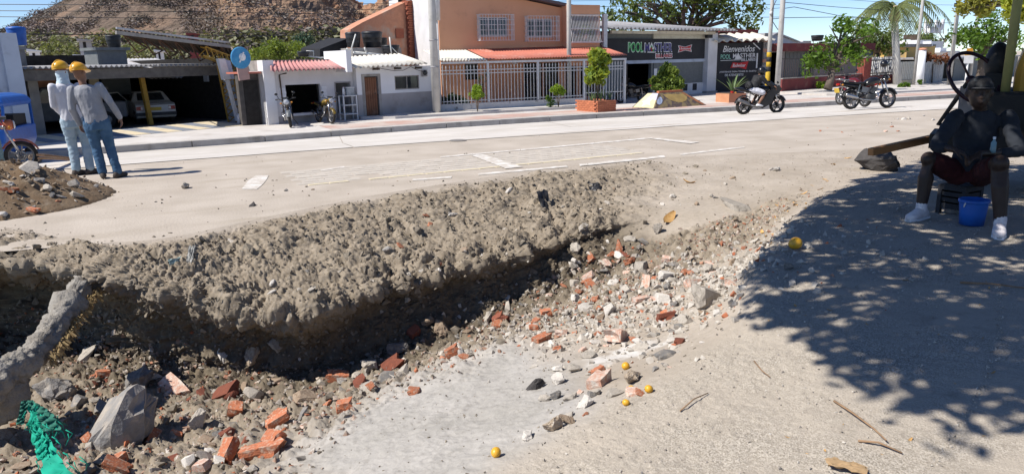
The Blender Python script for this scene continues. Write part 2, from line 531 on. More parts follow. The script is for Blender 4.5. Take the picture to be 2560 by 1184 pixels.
# far sheet
top = pos.reshape(NR, NC, 3)[0]
FY = [12.5, 15.5, 17.2, 19, 20.8, 22.5, 24, 60, 130, 700]
xs = top[:, 0]
rows = []
rows.append(np.stack([top[:, 0], top[:, 1] - .01, top[:, 2] - .05], 1))
e0 = top.copy(); rows.append(e0 + np.array([0, .004, -.0005]))
fx = np.linspace(-1, 1, NC)
for Y in FY:
    k = min(1, (Y - 9) / 6)
    X = xs * (1 - k) + (fx * (40 + Y * 2.2) + Y * .5) * k
    rows.append(np.stack([X, np.full(NC, Y), np.full(NC, zr(Y))], 1))
rows = np.array(rows)
# left and right wings of the near sheet are reached by the same sheet's columns
ii = np.arange(rows.shape[0] * NC).reshape(rows.shape[0], NC)
ff = np.stack([ii[:-1, :-1], ii[:-1, 1:], ii[1:, 1:], ii[1:, :-1]], -1).reshape(-1, 4)
me = np_mesh('dirt_verge', rows.reshape(-1, 3), ff)
M_DUST = mat('dust', (.455, .40, .34), (.38, .33, .275), scale=1.2, rough=.95, spec=.1, bump=.35, bscale=30, detail=8, stain=(.36, .31, .25), sscale=1.1, srange=(.54, .70), streak=(.35, 1.6, 1))
tag(link('dirt_verge', me, M_DUST), kind='structure')

def hit(x, y):
    """what the photo pixel looks at: broken earth first, else the street"""
    d = ray(x, y)
    h = BV.ray_cast(CAM, d, 60)
    if h[0] is not None: return h[0], h[1]
    return gp(x, y), Vector((0, 0, 1))

def drop(x, y):
    h = BV.ray_cast(Vector((x, y, 4)), Vector((0, 0, -1)), 8)
    if h[0] is not None: return h[0], h[1]
    return Vector((x, y, zr(y))), Vector((0, 0, 1))
# ================================================================== street surfaces
def sheet_px(name, quad, dz, m, parent=None, thick=0.0, kind=None, n=1):
    """flat piece lying on the street, corners given on the photo"""
    P = [gp(*q, dz) if len(q) == 2 else Vector(q) for q in quad]
    V = [tuple(p) for p in P]
    k = len(P)
    fs = [tuple(range(k))]
    if thick:
        V += [(p[0], p[1], p[2] - thick) for p in V]
        fs += [(i, k + i, k + (i + 1) % k, (i + 1) % k) for i in range(k)]
    bm = bmesh.new()
    vs = [bm.verts.new(v) for v in V]
    for f in fs: bm.faces.new([vs[i] for i in f])
    bmesh.ops.recalc_face_normals(bm, faces=bm.faces[:])
    me = bpy.data.meshes.new(name); bm.to_mesh(me); bm.free()
    o = link(name, me, m, parent)
    if kind: o['kind'] = kind
    return o

KERB = [(-90, 24.4), (-40, 23.6), (-12, 24.0), (-2.4, 24.2), (3.3, 24.55), (9.8, 25.2), (17, 25.05), (23.4, 24.3), (38, 23.2), (60, 21.5), (110, 17.5)]
def kerb_y(x):
    for (a, b), (c, d) in zip(KERB[:-1], KERB[1:]):
        if x <= c: return b + (d - b) * (x - a) / (c - a)
    return KERB[-1][1]
M_ROAD = mat('road_concrete', (.58, .545, .505), (.50, .465, .42), scale=.9, rough=.9, spec=.15, bump=.15, bscale=60, detail=9, stain=(.43, .39, .34), sscale=.6, srange=(.50, .72), streak=(.22, 1.7, 1))
M_KERB = mat('kerb_concrete', (.42, .40, .375), (.33, .31, .285), scale=2.5, rough=.9, spec=.15, bump=.3, bscale=30, stain=(.22, .205, .185), sscale=1.6, srange=(.56, .72))
M_WALK = mat('sidewalk', (.56, .53, .50), (.48, .445, .41), scale=1.2, rough=.9, spec=.15, bump=.2, bscale=30, stain=(.40, .36, .32), sscale=.9)
M_PINK = mat('pink_paving', (.47, .31, .26), (.40, .28, .24), scale=2, rough=.9, spec=.15, stain=(.5, .43, .38), sscale=1.0, srange=(.45, .62))
M_PAINT = mat('white_paint', (.66, .63, .59), (.56, .52, .47), scale=6, rough=.85, stain=(.47, .42, .36), sscale=6, srange=(.42, .60))
M_YPAINT = mat('yellow_paver', (.60, .52, .33), (.55, .48, .36), scale=5, rough=.85, stain=(.50, .45, .39), sscale=3, srange=(.48, .62))
M_PAVER = mat('grey_paver', (.475, .43, .375), (.43, .385, .33), scale=4, rough=.9, spec=.12, rnd=.05)

# carriageway slabs: skewed joints, separate slabs
xs_s = [-90, -40, -20, -9.5, -4.1 + .0, 4.1, 12.5, 21, 30, 40, 55, 110]
road = thing('road', None, None)
road['kind'] = 'structure'
del road['kind']
def near_y(x): return 15.55 - .075 * max(0, x - 4) - (.02 * max(0, x - 14) if x > 14 else 0)
tag(road, kind='structure')
for i in range(len(xs_s) - 1):
    x0, x1 = xs_s[i] + .012, xs_s[i + 1] - .012
    V = []; Fc = []
    nx, ny = 6, 12
    for a in range(nx + 1):
        for b in range(ny + 1):
            t = b / ny
            x = x0 + (x1 - x0) * a / nx + t * 2.0
            y0, y1 = max(7, near_y(x)), kerb_y(x) + .05
            y = y0 + (y1 - y0) * t
            V.append((x, y, zr(y) + .012))
    for a in range(nx):
        for b in range(ny):
            k = a * (ny + 1) + b
            Fc.append((k, k + ny + 1, k + ny + 2, k + 1))
    m = MB().add(V, Fc, True)
    m.build('road_slab', M_ROAD, road)

# kerb, pavement
kb = thing('kerb', None, None); tag(kb, kind='structure')
def strip(name, parent, m, d0, d1, z0, z1, xa, xb, step=2.2, gap=.012):
    x = xa
    while x < xb:
        x2 = min(x + step, xb)
        a, b = kerb_y(x + gap), kerb_y(x2 - gap)
        V = []
        for z in (z0, z1):
            V += [(x + gap, a + d0, z), (x2 - gap, b + d0, z), (x2 - gap, b + d1, z), (x + gap, a + d1, z)]
        MB().add(V, [(0, 3, 2, 1), (4, 5, 6, 7), (0, 1, 5, 4), (1, 2, 6, 5), (2, 3, 7, 6), (3, 0, 4, 7)]).build(name, m, parent)
        x = x2
strip('kerb_stone', kb, M_KERB, 0, .32, ZF - .1, ZF + .20, -14, 62)
pv = thing('pavement', None, None); tag(pv, kind='structure')
V = []; Fc = []
sx = list(range(-90, 112, 2))
for x in sx: V += [(x, kerb_y(x) + .3, ZF + .185), (x, 38 if x > 45 else 60, ZF + .185)]
for i in range(len(sx) - 1): Fc.append((2 * i, 2 * i + 2, 2 * i + 3, 2 * i + 1))
MB().add(V, Fc).build('concrete_walk', M_WALK, pv)
V = []; Fc = []
sx = [6 + i for i in range(60)]
for x in sx: V += [(x, kerb_y(x) + .75, ZF + .190), (x, kerb_y(x) + 2.6, ZF + .190)]
for i in range(len(sx) - 1): Fc.append((2 * i, 2 * i + 2, 2 * i + 3, 2 * i + 1))
MB().add(V, Fc).build('red_path', M_PINK, pv)
WZ = .185                                   # pavement level over the road
# raised inner walk with a rounded end
for xa, xb, d in ((8.2, 18.6, 3.6), (33.5, 45, 3.2)):
    m = MB(); n = 14
    poly = [(xa, kerb_y(xa) + d + .9), (xa + 1.2, kerb_y(xa + 1) + d)]
    poly += [(xa + (xb - xa) * i / n, kerb_y(xa + (xb - xa) * i / n) + d) for i in range(2, n + 1)]
    poly += [(xb + .3, kerb_y(xb) + d + .7), (xb + .3, 34.2), (xa, 31.9)]
    k = len(poly)
    m.add([(p[0], p[1], ZF + .15) for p in poly] + [(p[0], p[1], ZF + .285) for p in poly],
          [tuple(range(k, 2 * k))] + [(i, (i + 1) % k, k + (i + 1) % k, k + i) for i in range(k)])
    m.build('raised_walk', M_WALK, pv)

# striped ramp in front of the workshop
rp = thing('striped_ramp', None, None); tag(rp, kind='structure')
M_CREAM = mat('cream_paint', (.62, .53, .36), (.55, .46, .33), scale=3, stain=(.42, .36, .28), sscale=3)
M_SLATE = mat('slate_paint', (.22, .24, .28), (.17, .19, .22), scale=3, stain=(.36, .33, .29), sscale=3)
A, B = gp(60, 363, WZ), gp(612, 314, WZ)
nd = Vector((-(B - A).y, (B - A).x, 0)).normalized()
ts = [0, .09, .155, .225, .30, .37, .445, .52, .595, .67, .745, .82, .895, 1.0]
for i in range(len(ts) - 1):
    a = A.lerp(B, ts[i]) + (B - A).normalized() * .004; b = A.lerp(B, ts[i + 1])
    sk_ = (B - A).normalized() * -.55
    V = []
    for z0, z1 in ((-.02, -.02), (.012, .16)):
        V += [a + Vector((0, 0, z0)), b + Vector((0, 0, z0)), b + nd * 1.5 + sk_ + Vector((0, 0, z1)), a + nd * 1.5 + sk_ + Vector((0, 0, z1))]
    MB().add(V, [(0, 3, 2, 1), (4, 5, 6, 7), (0, 1, 5, 4), (1, 2, 6, 5), (2, 3, 7, 6), (3, 0, 4, 7)]).build('painted_panel', M_SLATE if i % 2 else M_CREAM, rp)

# parking bay: pavers and worn paint
pb = thing('parking_bay', None, None); tag(pb, kind='structure')
pm = MB().box(-.118, .118, -.105, .105, -.02, .004).mesh('paver')
ym = MB().box(-.148, .148, -.055, .055, -.02, .006).mesh('paver')
pm.materials.append(M_PAVER); ym.materials.append(M_YPAINT)
for i in range(21):
    x = 2.0 + i * .315
    if i in (0, 3): continue
    y = 10.98 + .003 * i
    link('paver', ym, None, pb, (x, y, zr(y) + random.uniform(-.001, .003)), (0, 0, R(random.uniform(-1.5, 1.5))))
for r_ in range(7):
    for c_ in range(26):
        x = 2.15 + c_ * .25 + (r_ % 2) * .125; y = 11.18 + r_ * .23
        if perlin([[x * .55 + 3, y * .6, .3]])[0] > .28: continue
        link('paver', pm, None, pb, (x, y, zr(y) + random.uniform(-.0025, .001)), (0, 0, R(random.uniform(-1.2, 1.2))))
for q in ([(1178, 388), (1207, 385), (1308, 417), (1264, 421)], [(1622, 346), (1646, 345), (1749, 355), (1724, 359)],
          [(1100, 394), (1100, 391), (1300, 373), (1300, 376)], [(1302, 376), (1302, 373), (1630, 343), (1632, 346)],
          [(1030, 451), (1032, 446), (1130, 440), (1128, 445)], [(1195, 438), (1195, 433), (1415, 413), (1420, 417)], [(1450, 415), (1448, 410), (1660, 388), (1664, 393)],
          [(1700, 388), (1698, 384), (1860, 366), (1862, 369)], [(800, 424), (860, 415), (862, 418), (804, 427)]):
    sheet_px('white_marking', q, .012 if q[0][0] in (1178, 1622) else .006, M_PAINT, pb)
pts = [(604, 472), (642, 473), (655, 462), (664, 452), (672, 438), (640, 438), (620, 452)]
sheet_px('plaster_patch', pts, .006, M_PAINT, pb)
# manhole lid on the road
m = MB().lathe([(0, .004), (.17, .004), (.19, .006), (.2, .001)], n=20)
P = gp(1145, 352); m.build('manhole_lid', mat('iron', (.24, .22, .20), rough=.6), road, (P.x, P.y, P.z + .012))

# ================================================================== the hill behind
def sky_y(x):                                # photo height of the hill's skyline
    pts = [(-900, 150), (-200, 110), (0, 80), (40, 62), (95, 32), (160, 2), (330, -90), (520, -120), (700, -75), (800, -25), (845, -2), (872, 28), (905, 42), (950, 38), (985, 25), (1060, 45), (1200, 80), (1600, 140), (2400, 150)]
    for (a, b), (c, d) in zip(pts[:-1], pts[1:]):
        if x <= c: return b + (d - b) * (x - a) / (c - a)
    return 150
NXH, NYH = 300, 110
HP = np.zeros((NYH, NXH, 3)); CLIFF = np.zeros((NYH, NXH))
for j in range(NXH):
    x = -700 + 2500 * j / (NXH - 1)
    d = ray(x, sky_y(x)); hz = math.hypot(d.x, d.y); te = d.z / hz
    ca = sstep(500, 580, x) * (1 - sstep(960, 1050, x))
    D0, D1 = 85., 190. - 45 * ca
    zt = CAM_H + te * D1
    for i in range(NYH):
        t = i / (NYH - 1)
        if t <= .82:
            s = t / .82; D = D0 + (D1 - D0) * s
            z = ZF - .5 + (zt - ZF + .5) * (s ** (1.25 - .55 * ca))
        else:
            s = (t - .82) / .18; D = D1 + 80 * s; z = zt - 14 * s * s
        HP[i, j] = (d.x / hz * D, d.y / hz * D, z)
        CLIFF[i, j] = ca * min(1, t * 2)
hp = HP.reshape(-1, 3); cf = CLIFF.ravel()
nh = normals(HP).reshape(-1, 3)
if nh[:, 2].mean() < 0: nh = -nh
b1 = fbm(hp / 26, 4); b2 = fbm(hp * np.array([1, 1, .5]) / 7, 5, .6, billow=True); b3 = fbm(hp / 2.3, 3)
low = np.clip((hp[:, 2] - ZF) / 6, 0, 1)
hp = hp + nh * ((b1 * 2.0 + (b2 * 1.2) * (1 - cf) * .4 + cf * (b2 * 3.0 + b3 * .9))[:, None] * low[:, None])
hi = np.arange(NXH * NYH).reshape(NYH, NXH)
me = np_mesh('hill', hp, np.stack([hi[:-1, :-1], hi[:-1, 1:], hi[1:, 1:], hi[1:, :-1]], -1).reshape(-1, 4), False)
at = me.attributes.new('cliff', 'FLOAT', 'POINT'); at.data.foreach_set('value', (cf * sstep(-.35, .1, b2 + .4 * b1)).astype(np.float32))
def hill_mat():
    m = bpy.data.materials.new('hillside'); m.use_nodes = True
    nt = m.node_tree; N = nt.nodes; L = nt.links; bs = N['Principled BSDF']
    bs.inputs['Roughness'].default_value = 1; bs.inputs['Specular IOR Level'].default_value = 0
    tc = N.new('ShaderNodeTexCoord')
    def nz(s, d=6):
        n = N.new('ShaderNodeTexNoise'); n.inputs['Scale'].default_value = s; n.inputs['Detail'].default_value = d; L.new(tc.outputs['Object'], n.inputs['Vector']); return n.outputs['Fac']
    def mixc(f, a, b, lo, hi_):
        r = N.new('ShaderNodeMapRange'); r.inputs[1].default_value = lo; r.inputs[2].default_value = hi_; L.new(f, r.inputs[0])
        x = N.new('ShaderNodeMix'); x.data_type = 'RGBA'; L.new(r.outputs[0], x.inputs[0])
        for s, v in ((6, a), (7, b)):
            if isinstance(v, tuple): x.inputs[s].default_value = (*v, 1)
            else: L.new(v, x.inputs[s])
        return x.outputs[2]
    scrub = mixc(nz(.35, 8), (.17, .13, .105), (.12, .096, .076), .4, .62)
    scrub = mixc(nz(.09, 8), scrub, (.25, .172, .125), .52, .68)
    rock = mixc(nz(.5, 9), (.30, .165, .105), (.40, .275, .18), .35, .65)
    rock = mixc(nz(.16, 6), rock, (.17, .125, .10), .54, .66)
    a = N.new('ShaderNodeAttribute'); a.attribute_name = 'cliff'
    c = mixc(a.outputs['Fac'], scrub, rock, 0, 1)
    L.new(c, bs.inputs['Base Color'])
    b = N.new('ShaderNodeBump'); b.inputs['Strength'].default_value = 1; b.inputs['Distance'].default_value = 1.2
    L.new(nz(.8, 8), b.inputs['Height']); L.new(b.outputs[0], bs.inputs['Normal'])
    return m
tag(link('hill', me, hill_mat()), kind='structure')
HBV = BVHTree.FromPolygons([tuple(p) for p in hp.tolist()], [tuple(f) for f in np.stack([hi[:-1, :-1], hi[:-1, 1:], hi[1:, 1:], hi[1:, :-1]], -1).reshape(-1, 4).tolist()])

def scatter_mesh(name, bases, P, S, Rz=None, smooth=False, squash=(1, 1, 1), full_rot=True):
    """many small copies of a few base shapes joined into one mesh, by arrays"""
    n = len(P); VV = []; FF = []; off = 0
    pick = rng.integers(0, len(bases), n)
    for b, (bv, bf) in enumerate(bases):
        s = np.where(pick == b)[0]
        if not len(s): continue
        q = rng.normal(size=(len(s), 4)); q /= np.linalg.norm(q, axis=1)[:, None]
        if not full_rot:
            a = rng.uniform(0, math.pi, len(s)); q = np.stack([np.cos(a), 0 * a, 0 * a, np.sin(a)], 1)
        w, x, y, z = q.T
        M = np.stack([np.stack([1 - 2 * (y * y + z * z), 2 * (x * y - z * w), 2 * (x * z + y * w)], -1),
                      np.stack([2 * (x * y + z * w), 1 - 2 * (x * x + z * z), 2 * (y * z - x * w)], -1),
                      np.stack([2 * (x * z - y * w), 2 * (y * z + x * w), 1 - 2 * (x * x + y * y)], -1)], 1)
        v = np.einsum('nij,kj->nki', M, bv) * np.asarray(squash) * S[s][:, None, None] + P[s][:, None, :]
        f = bf[None] + (np.arange(len(s)) * len(bv))[:, None, None] + off
        VV.append(v.reshape(-1, 3)); FF.append(f.reshape(-1, bf.shape[1])); off += len(s) * len(bv)
    return np_mesh(name, np.concatenate(VV), np.concatenate(FF), smooth)

def hull_rock(seed, npts=14, sq=(1, .8, .6), tri=True):
    r_ = random.Random(seed)
    bm = bmesh.new()
    for i in range(npts):
        v = Vector((r_.gauss(0, 1), r_.gauss(0, 1), r_.gauss(0, 1))).normalized() * r_.uniform(.75, 1.05)
        bm.verts.new((v.x * sq[0], v.y * sq[1], v.z * sq[2]))
    res = bmesh.ops.convex_hull(bm, input=bm.verts[:])
    bmesh.ops.delete(bm, geom=[e for e in res['geom_interior'] if isinstance(e, bmesh.types.BMVert)], context='VERTS')
    if tri: bmesh.ops.triangulate(bm, faces=bm.faces[:])
    bm.verts.index_update()
    V = np.array([tuple(v.co) for v in bm.verts]); Fc = np.array([[v.index for v in f.verts] for f in bm.faces])
    bm.free()
    return V, Fc

def leafball(seed, n=26, size=.34):
    """a clump of leaf cards filling a unit ball"""
    r_ = np.random.default_rng(seed)
    V = []; Fc = []
    for i in range(n):
        d = r_.normal(size=3); d /= np.linalg.norm(d); c = d * r_.uniform(.35, 1) ** .6
        a = r_.normal(size=3); a -= d * a.dot(d) * .5; a /= np.linalg.norm(a)
        b = np.cross(a, r_.normal(size=3)); b /= np.linalg.norm(b) + 1e-6
        s = size * r_.uniform(.6, 1.2); k = len(V)
        V += [c - a * s, c + b * s * .5, c + a * s, c - b * s * .5]; Fc.append((k, k + 1, k + 2, k + 3))
    return np.array(V), np.array(Fc)
def leaf_mat(name, c1, c2, sc=1.0, tr=.25):
    if name in MATS: return MATS[name]
    m = mat(name, c1, c2, rough=.55, scale=sc, spec=.25, detail=3)
    bs = m.node_tree.nodes['Principled BSDF']
    N = m.node_tree.nodes; L = m.node_tree.links
    t = N.new('ShaderNodeBsdfTranslucent'); t.inputs[0].default_value = (c1[0] * 1.3, c1[1] * 1.3, c1[2] * .6, 1)
    mx = N.new('ShaderNodeMixShader'); mx.inputs[0].default_value = tr
    L.new(bs.outputs[0], mx.inputs[1]); L.new(t.outputs[0], mx.inputs[2]); L.new(mx.outputs[0], N['Material Output'].inputs[0])
    return m
# dry scrub on the hill
pts = []; szs = []; kinds = []
for k in range(4300):
    x = rng.uniform(-250, 1010); y = sky_y(x) + (160 - sky_y(x)) * rng.uniform(0, 1) ** .9
    h = HBV.ray_cast(CAM, ray(x, y), 400)
    if h[0] is None: continue
    cliffy = 560 < x < 960 and y < 90
    if cliffy and rng.uniform() < .84: continue
    g = perlin([[h[0].x / 9, h[0].y / 9, h[0].z / 9]])[0]
    if g < -.14: continue
    pts.append(tuple(h[0])); szs.append(rng.uniform(.5, 1.5) * (1.5 if y > 95 else 1)); kinds.append(2 if (y > 92 and rng.uniform() < .65) else (1 if rng.uniform() < .35 else 0))
pts = np.array(pts); szs = np.array(szs); kinds = np.array(kinds)
LB = [leafball(s, 64, .17) for s in (1, 2, 3)]
for k, (nm, m) in enumerate((('dry_scrub', leaf_mat('scrub_brown', (.20, .155, .138), (.14, .112, .102), .2, .02)), ('dark_scrub', leaf_mat('scrub_dark', (.12, .105, .088), (.095, .085, .072), .2, .02)), ('green_scrub', leaf_mat('scrub_green', (.22, .22, .11), (.15, .155, .08), .2, .15)))):
    s = kinds == k
    tag(link(nm, scatter_mesh(nm, LB, pts[s], szs[s], squash=(1.2, 1.2, .8)), m), kind='stuff')
# ================================================================== building helpers
def wall(mb, u0, u1, z0, z1, holes, d0, d1):
    """upright wall slab with real openings; holes = (u0,u1,z0,z1)"""
    us = sorted({u0, u1} | {min(max(h[i], u0), u1) for h in holes for i in (0, 1)})
    zs = sorted({z0, z1} | {min(max(h[i], z0), z1) for h in holes for i in (2, 3)})
    nu, nz_ = len(us) - 1, len(zs) - 1
    def solid(i, j):
        if i < 0 or j < 0 or i >= nu or j >= nz_: return False
        cu, cz = (us[i] + us[i + 1]) / 2, (zs[j] + zs[j + 1]) / 2
        return not any(h[0] < cu < h[1] and h[2] < cz < h[3] for h in holes)
    V = []; Fc = []
    def quad(*p):
        k = len(V); V.extend(p); Fc.append((k, k + 1, k + 2, k + 3))
    for i in range(nu):
        for j in range(nz_):
            if not solid(i, j): continue
            a, b, c, d = us[i], us[i + 1], zs[j], zs[j + 1]
            quad((a, d0, c), (b, d0, c), (b, d0, d), (a, d0, d))
            quad((b, d1, c), (a, d1, c), (a, d1, d), (b, d1, d))
            if not solid(i - 1, j): quad((a, d1, c), (a, d0, c), (a, d0, d), (a, d1, d))
            if not solid(i + 1, j): quad((b, d0, c), (b, d1, c), (b, d1, d), (b, d0, d))
            if not solid(i, j - 1): quad((a, d1, c), (b, d1, c), (b, d0, c), (a, d0, c))
            if not solid(i, j + 1): quad((a, d0, d), (b, d0, d), (b, d1, d), (a, d1, d))
    return mb.add(V, Fc)

def corrugated(mb, a, b, c, d, n, amp=.035, thick=.012):
    """wavy sheet over the quad a-b (front edge) d-c (back edge), n waves along a-b"""
    a, b, c, d = map(Vector, (a, b, c, d))
    nn = (b - a).cross(d - a).normalized()
    if nn.z < 0: nn = -nn
    V = []; Fc = []; K = n * 6
    for i in range(K + 1):
        t = i / K
        o = nn * (amp * math.sin(2 * math.pi * n * t))
        p, q = a.lerp(b, t) + o, d.lerp(c, t) + o
        V += [p, q, p - nn * thick, q - nn * thick]
    for i in range(K):
        k = 4 * i
        Fc += [(k, k + 4, k + 5, k + 1), (k + 2, k + 3, k + 7, k + 6), (k, k + 2, k + 6, k + 4), (k + 1, k + 5, k + 7, k + 3)]
    Fc += [(0, 1, 3, 2), (4 * K, 4 * K + 2, 4 * K + 3, 4 * K + 1)]
    return mb.add(V, Fc, True)

def text_mesh(body, size, depth=.004, offset=0.0, shear=0.0, space=1.0):
    cu = bpy.data.curves.new('lettering', 'FONT')
    cu.body = body; cu.size = size; cu.extrude = depth; cu.offset = offset; cu.shear = shear
    cu.align_x = 'CENTER'; cu.align_y = 'CENTER'; cu.space_character = space; cu.resolution_u = 3
    o = bpy.data.objects.new('lettering', cu); COL.objects.link(o)
    dg = bpy.context.evaluated_depsgraph_get()
    me = bpy.data.meshes.new_from_object(o.evaluated_get(dg))
    bpy.data.objects.remove(o); bpy.data.curves.remove(cu)
    return me

def sign_text(parent, body, u0, u1, z0, z1, d, m, offset=0.0, shear=0.0, depth=.006, name='lettering', tilt=0.0):
    """lettering stretched to the rectangle u0..u1, z0..z1 on the front at depth d"""
    me = text_mesh(body, 1.0, depth, offset, shear)
    co = np.zeros(len(me.vertices) * 3, np.float32); me.vertices.foreach_get('co', co); co = co.reshape(-1, 3)
    lo, hi_ = co.min(0), co.max(0)
    co[:, 0] = (co[:, 0] - (lo[0] + hi_[0]) / 2) * ((u1 - u0) / (hi_[0] - lo[0]))
    co[:, 1] = (co[:, 1] - (lo[1] + hi_[1]) / 2) * ((z1 - z0) / (hi_[1] - lo[1]))
    me.vertices.foreach_set('co', co.ravel()); me.update()
    me.materials.clear()
    return link(name, me, m, parent, ((u0 + u1) / 2, d, (z0 + z1) / 2), (R(90), tilt, 0))

def grille(mb, u0, u1, z0, z1, d, nu, nz_, t=.018):
    for i in range(nu + 1):
        u = u0 + (u1 - u0) * i / nu; mb.box(u - t / 2, u + t / 2, d - t / 2, d + t / 2, z0, z1)
    for j in range(nz_ + 1):
        z = z0 + (z1 - z0) * j / nz_; mb.box(u0 - t, u1 + t, d - t * .9, d + t * .9, z - t / 2, z + t / 2)
    return mb

def tank(name, fr, x0, x1, y0, y1, d, m, label):
    """barrel water tank seen between the photo columns x0..x1 and rows y0..y1"""
    (ua, _), (ub, zt), (_, zb) = fr.uv(x0, (y0 + y1) / 2, d), fr.uv(x1, y0, d), fr.uv((x0 + x1) / 2, y1, d)
    r = (ub - ua) / 2; h = zt - zb
    o = thing(name, label, 'water tank', fr.w((ua + ub) / 2, d, zb), fr.rot)
    MB().lathe([(0, 0), (r * .80, 0), (r * .84, h * .05), (r * .88, h * .28), (r * .91, h * .30), (r * .91, h * .34), (r * .94, h * .55), (r * .97, h * .57), (r * .97, h * .61), (r, h * .82), (r * .97, h * .87), (r * .3, h * .94), (0, h * .95)], n=20).build('barrel', m, o)
    MB().lathe([(r * 1.03, h * .84), (r * 1.05, h * .90), (r * .9, h * .97), (r * .35, h), (0, h)], n=20).build('lid', m, o)
    return o

M_WHITE = mat('white_plaster', (.66, .65, .66), (.58, .57, .57), scale=1.5, rough=.9, spec=.15, bump=.1, stain=(.45, .42, .40), sscale=.9, srange=(.6, .8))
M_WHITE2 = mat('bright_plaster', (.74, .74, .75), (.68, .68, .69), scale=1.5, rough=.9, spec=.15, bump=.08, stain=(.52, .50, .48), sscale=1.1, srange=(.62, .85))
M_GREYP = mat('grey_plaster', (.38, .36, .36), (.32, .305, .30), scale=1.2, rough=.9, spec=.15, bump=.15, stain=(.26, .24, .23), sscale=1.0)
M_ORANGE = mat('orange_plaster', (.68, .36, .22), (.63, .33, .195), scale=.7, rough=.9, spec=.15, bump=.12, stain=(.40, .21, .13), sscale=.6, srange=(.6, .85))
M_PINKROOF = mat('pink_roof', (.50, .23, .22), (.42, .19, .18), scale=3, rough=.7, stain=(.55, .36, .33), sscale=1.5, srange=(.5, .7))
M_REDROOF = mat('red_roof', (.48, .16, .11), (.42, .14, .10), scale=3, rough=.7, stain=(.50, .27, .22), sscale=1.2)
M_WROOF = mat('cream_roof', (.72, .69, .62), (.62, .57, .48), scale=3, rough=.75, stain=(.42, .33, .25), sscale=2.2, srange=(.6, .72))
M_ZINC = mat('zinc_sheet', (.42, .42, .43), (.33, .32, .32), scale=2, rough=.55, metal=.3, stain=(.25, .18, .13), sscale=1.2)
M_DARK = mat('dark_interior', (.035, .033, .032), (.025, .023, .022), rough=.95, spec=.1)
M_BLACKP = mat('black_plastic', (.018, .018, .02), (.026, .026, .028), rough=.45, spec=.4)
M_BRICKW = mat('raw_brick', (.52, .25, .155), (.44, .21, .135), scale=5, rough=.95, bump=.3, stain=(.44, .33, .26), sscale=1.1, srange=(.52, .66))
M_BRICK2 = mat('red_brick', (.33, .105, .06), (.25, .085, .055), scale=8, rough=.95, bump=.3, bscale=25)
M_WOODD = mat('brown_door', (.19, .085, .045), (.15, .065, .035), scale=3, rough=.7, stain=(.25, .14, .09), sscale=2.5)
M_WMETAL = mat('white_metal', (.64, .64, .64), (.56, .56, .55), rough=.5, stain=(.52, .47, .42), sscale=4, srange=(.66, .8))
M_GLASS = glass_mat()
M_MAROON = mat('maroon_paint', (.20, .045, .045), (.16, .04, .04), scale=2, rough=.85, stain=(.24, .10, .08), sscale=1.3)
M_SHUT = mat('grey_shutter', (.17, .18, .18), (.14, .15, .15), rough=.7)
M_BLK = mat('black_paint', (.028, .028, .032), (.036, .036, .04), scale=2, rough=.7, spec=.25)
M_CONC = mat('old_concrete', (.34, .32, .30), (.25, .235, .22), scale=2.5, rough=.95, bump=.3, stain=(.16, .15, .14), sscale=1.3)
M_POLE = mat('pole_concrete', (.50, .485, .455), (.44, .425, .395), scale=3, rough=.9, bump=.15, bscale=50, stain=(.34, .32, .29), sscale=2)
M_YSTEEL = mat('yellow_steel', (.52, .31, .05), (.42, .24, .05), scale=6, rough=.6, stain=(.22, .12, .06), sscale=5, srange=(.56, .7))
M_DKSTEEL = mat('dark_steel', (.06, .055, .05), (.10, .06, .04), scale=6, rough=.7)
M_BLUEP = mat('blue_plastic', (.02, .12, .45), (.02, .09, .36), rough=.45, spec=.4)
M_GREYBLUE = mat('pale_blue_plaster', (.45, .50, .58), (.38, .42, .50), scale=1.2, rough=.9, stain=(.30, .32, .36), sscale=1.2)

# ================================================================== small house: pink roofed half
FP = Front((676, 312), (853, 299), WZ)
h1 = thing('small_house', 'low grey plastered shop with a pink corrugated eave and dark open front', 'house', FP.o, FP.rot)
def U(fr, px_, py_, d=0.0): return fr.uv(px_, py_, d)
u0, _ = U(FP, 664, 250); u1, _ = U(FP, 893, 250); _, zt = U(FP, 780, 152)
zb = FP.o.z
def hole(fr, x0, y0, x1, y1, d=0.0):
    """opening between photo pixels"""
    a = fr.uv(x0, y0, d); b = fr.uv(x1, y1, d)
    return (a[0], b[0], b[1] - fr.o.z, a[1] - fr.o.z)
hw = hole(FP, 713, 213, 806, 279); hd = hole(FP, 838, 208, 880, 297); hd = (hd[0], hd[1], 0, hd[3])
T = zt - zb
wall(MB(), u0, u1, -.15, T - .35, [hw, hd], 0, .16).build('wall', M_WHITE, h1)
MB().box(u0, u0 + .15, .16, 6, -.15, T - .35).box(u1 - .15, u1, .16, 6, -.15, T - .35).box(u0, u1, 6, 6.15, -.15, T - .35).build('wall', M_WHITE, h1)
MB().box(u0 + .2, u1, .5, 6, T - .34, T + .05).build('parapet', M_CONC, h1)
MB().box(u0, u0 + .42, -.06, .5, -.15, T + .05).build('pilaster', M_WHITE2, h1)
MB().box(u0 + .15, u1 - .15, .17, 6, .02, .05).box(u0 + .15, u1 - .15, 3.2, 3.25, .05, T - .4).build('interior', M_DARK, h1)
a, b = FP.uv(677, 178, -.75), FP.uv(885, 171, -.75)
corrugated(MB(), (a[0], -.75, a[1] - zb), (b[0] - .03, -.75, b[1] - zb + .02), (b[0] - .03, .5, T + .0), (u0 + .5, .5, T + .0), 19, .04).build('eave_roof', M_PINKROOF, h1)
MB().box(hw[0] - .05, hw[1] + .05, -.22, -.004, hw[2] - .09, hw[2]).build('counter', M_WHITE2, h1)
MB().box(hw[0] + 1.1, hw[1] - .25, -.035, -.005, .0, hw[2] - .1).build('lit_counter_panel', mat('lit_pale_pink', (.56, .40, .36)), h1)  # pale pink patch for the lit part of the lower wall
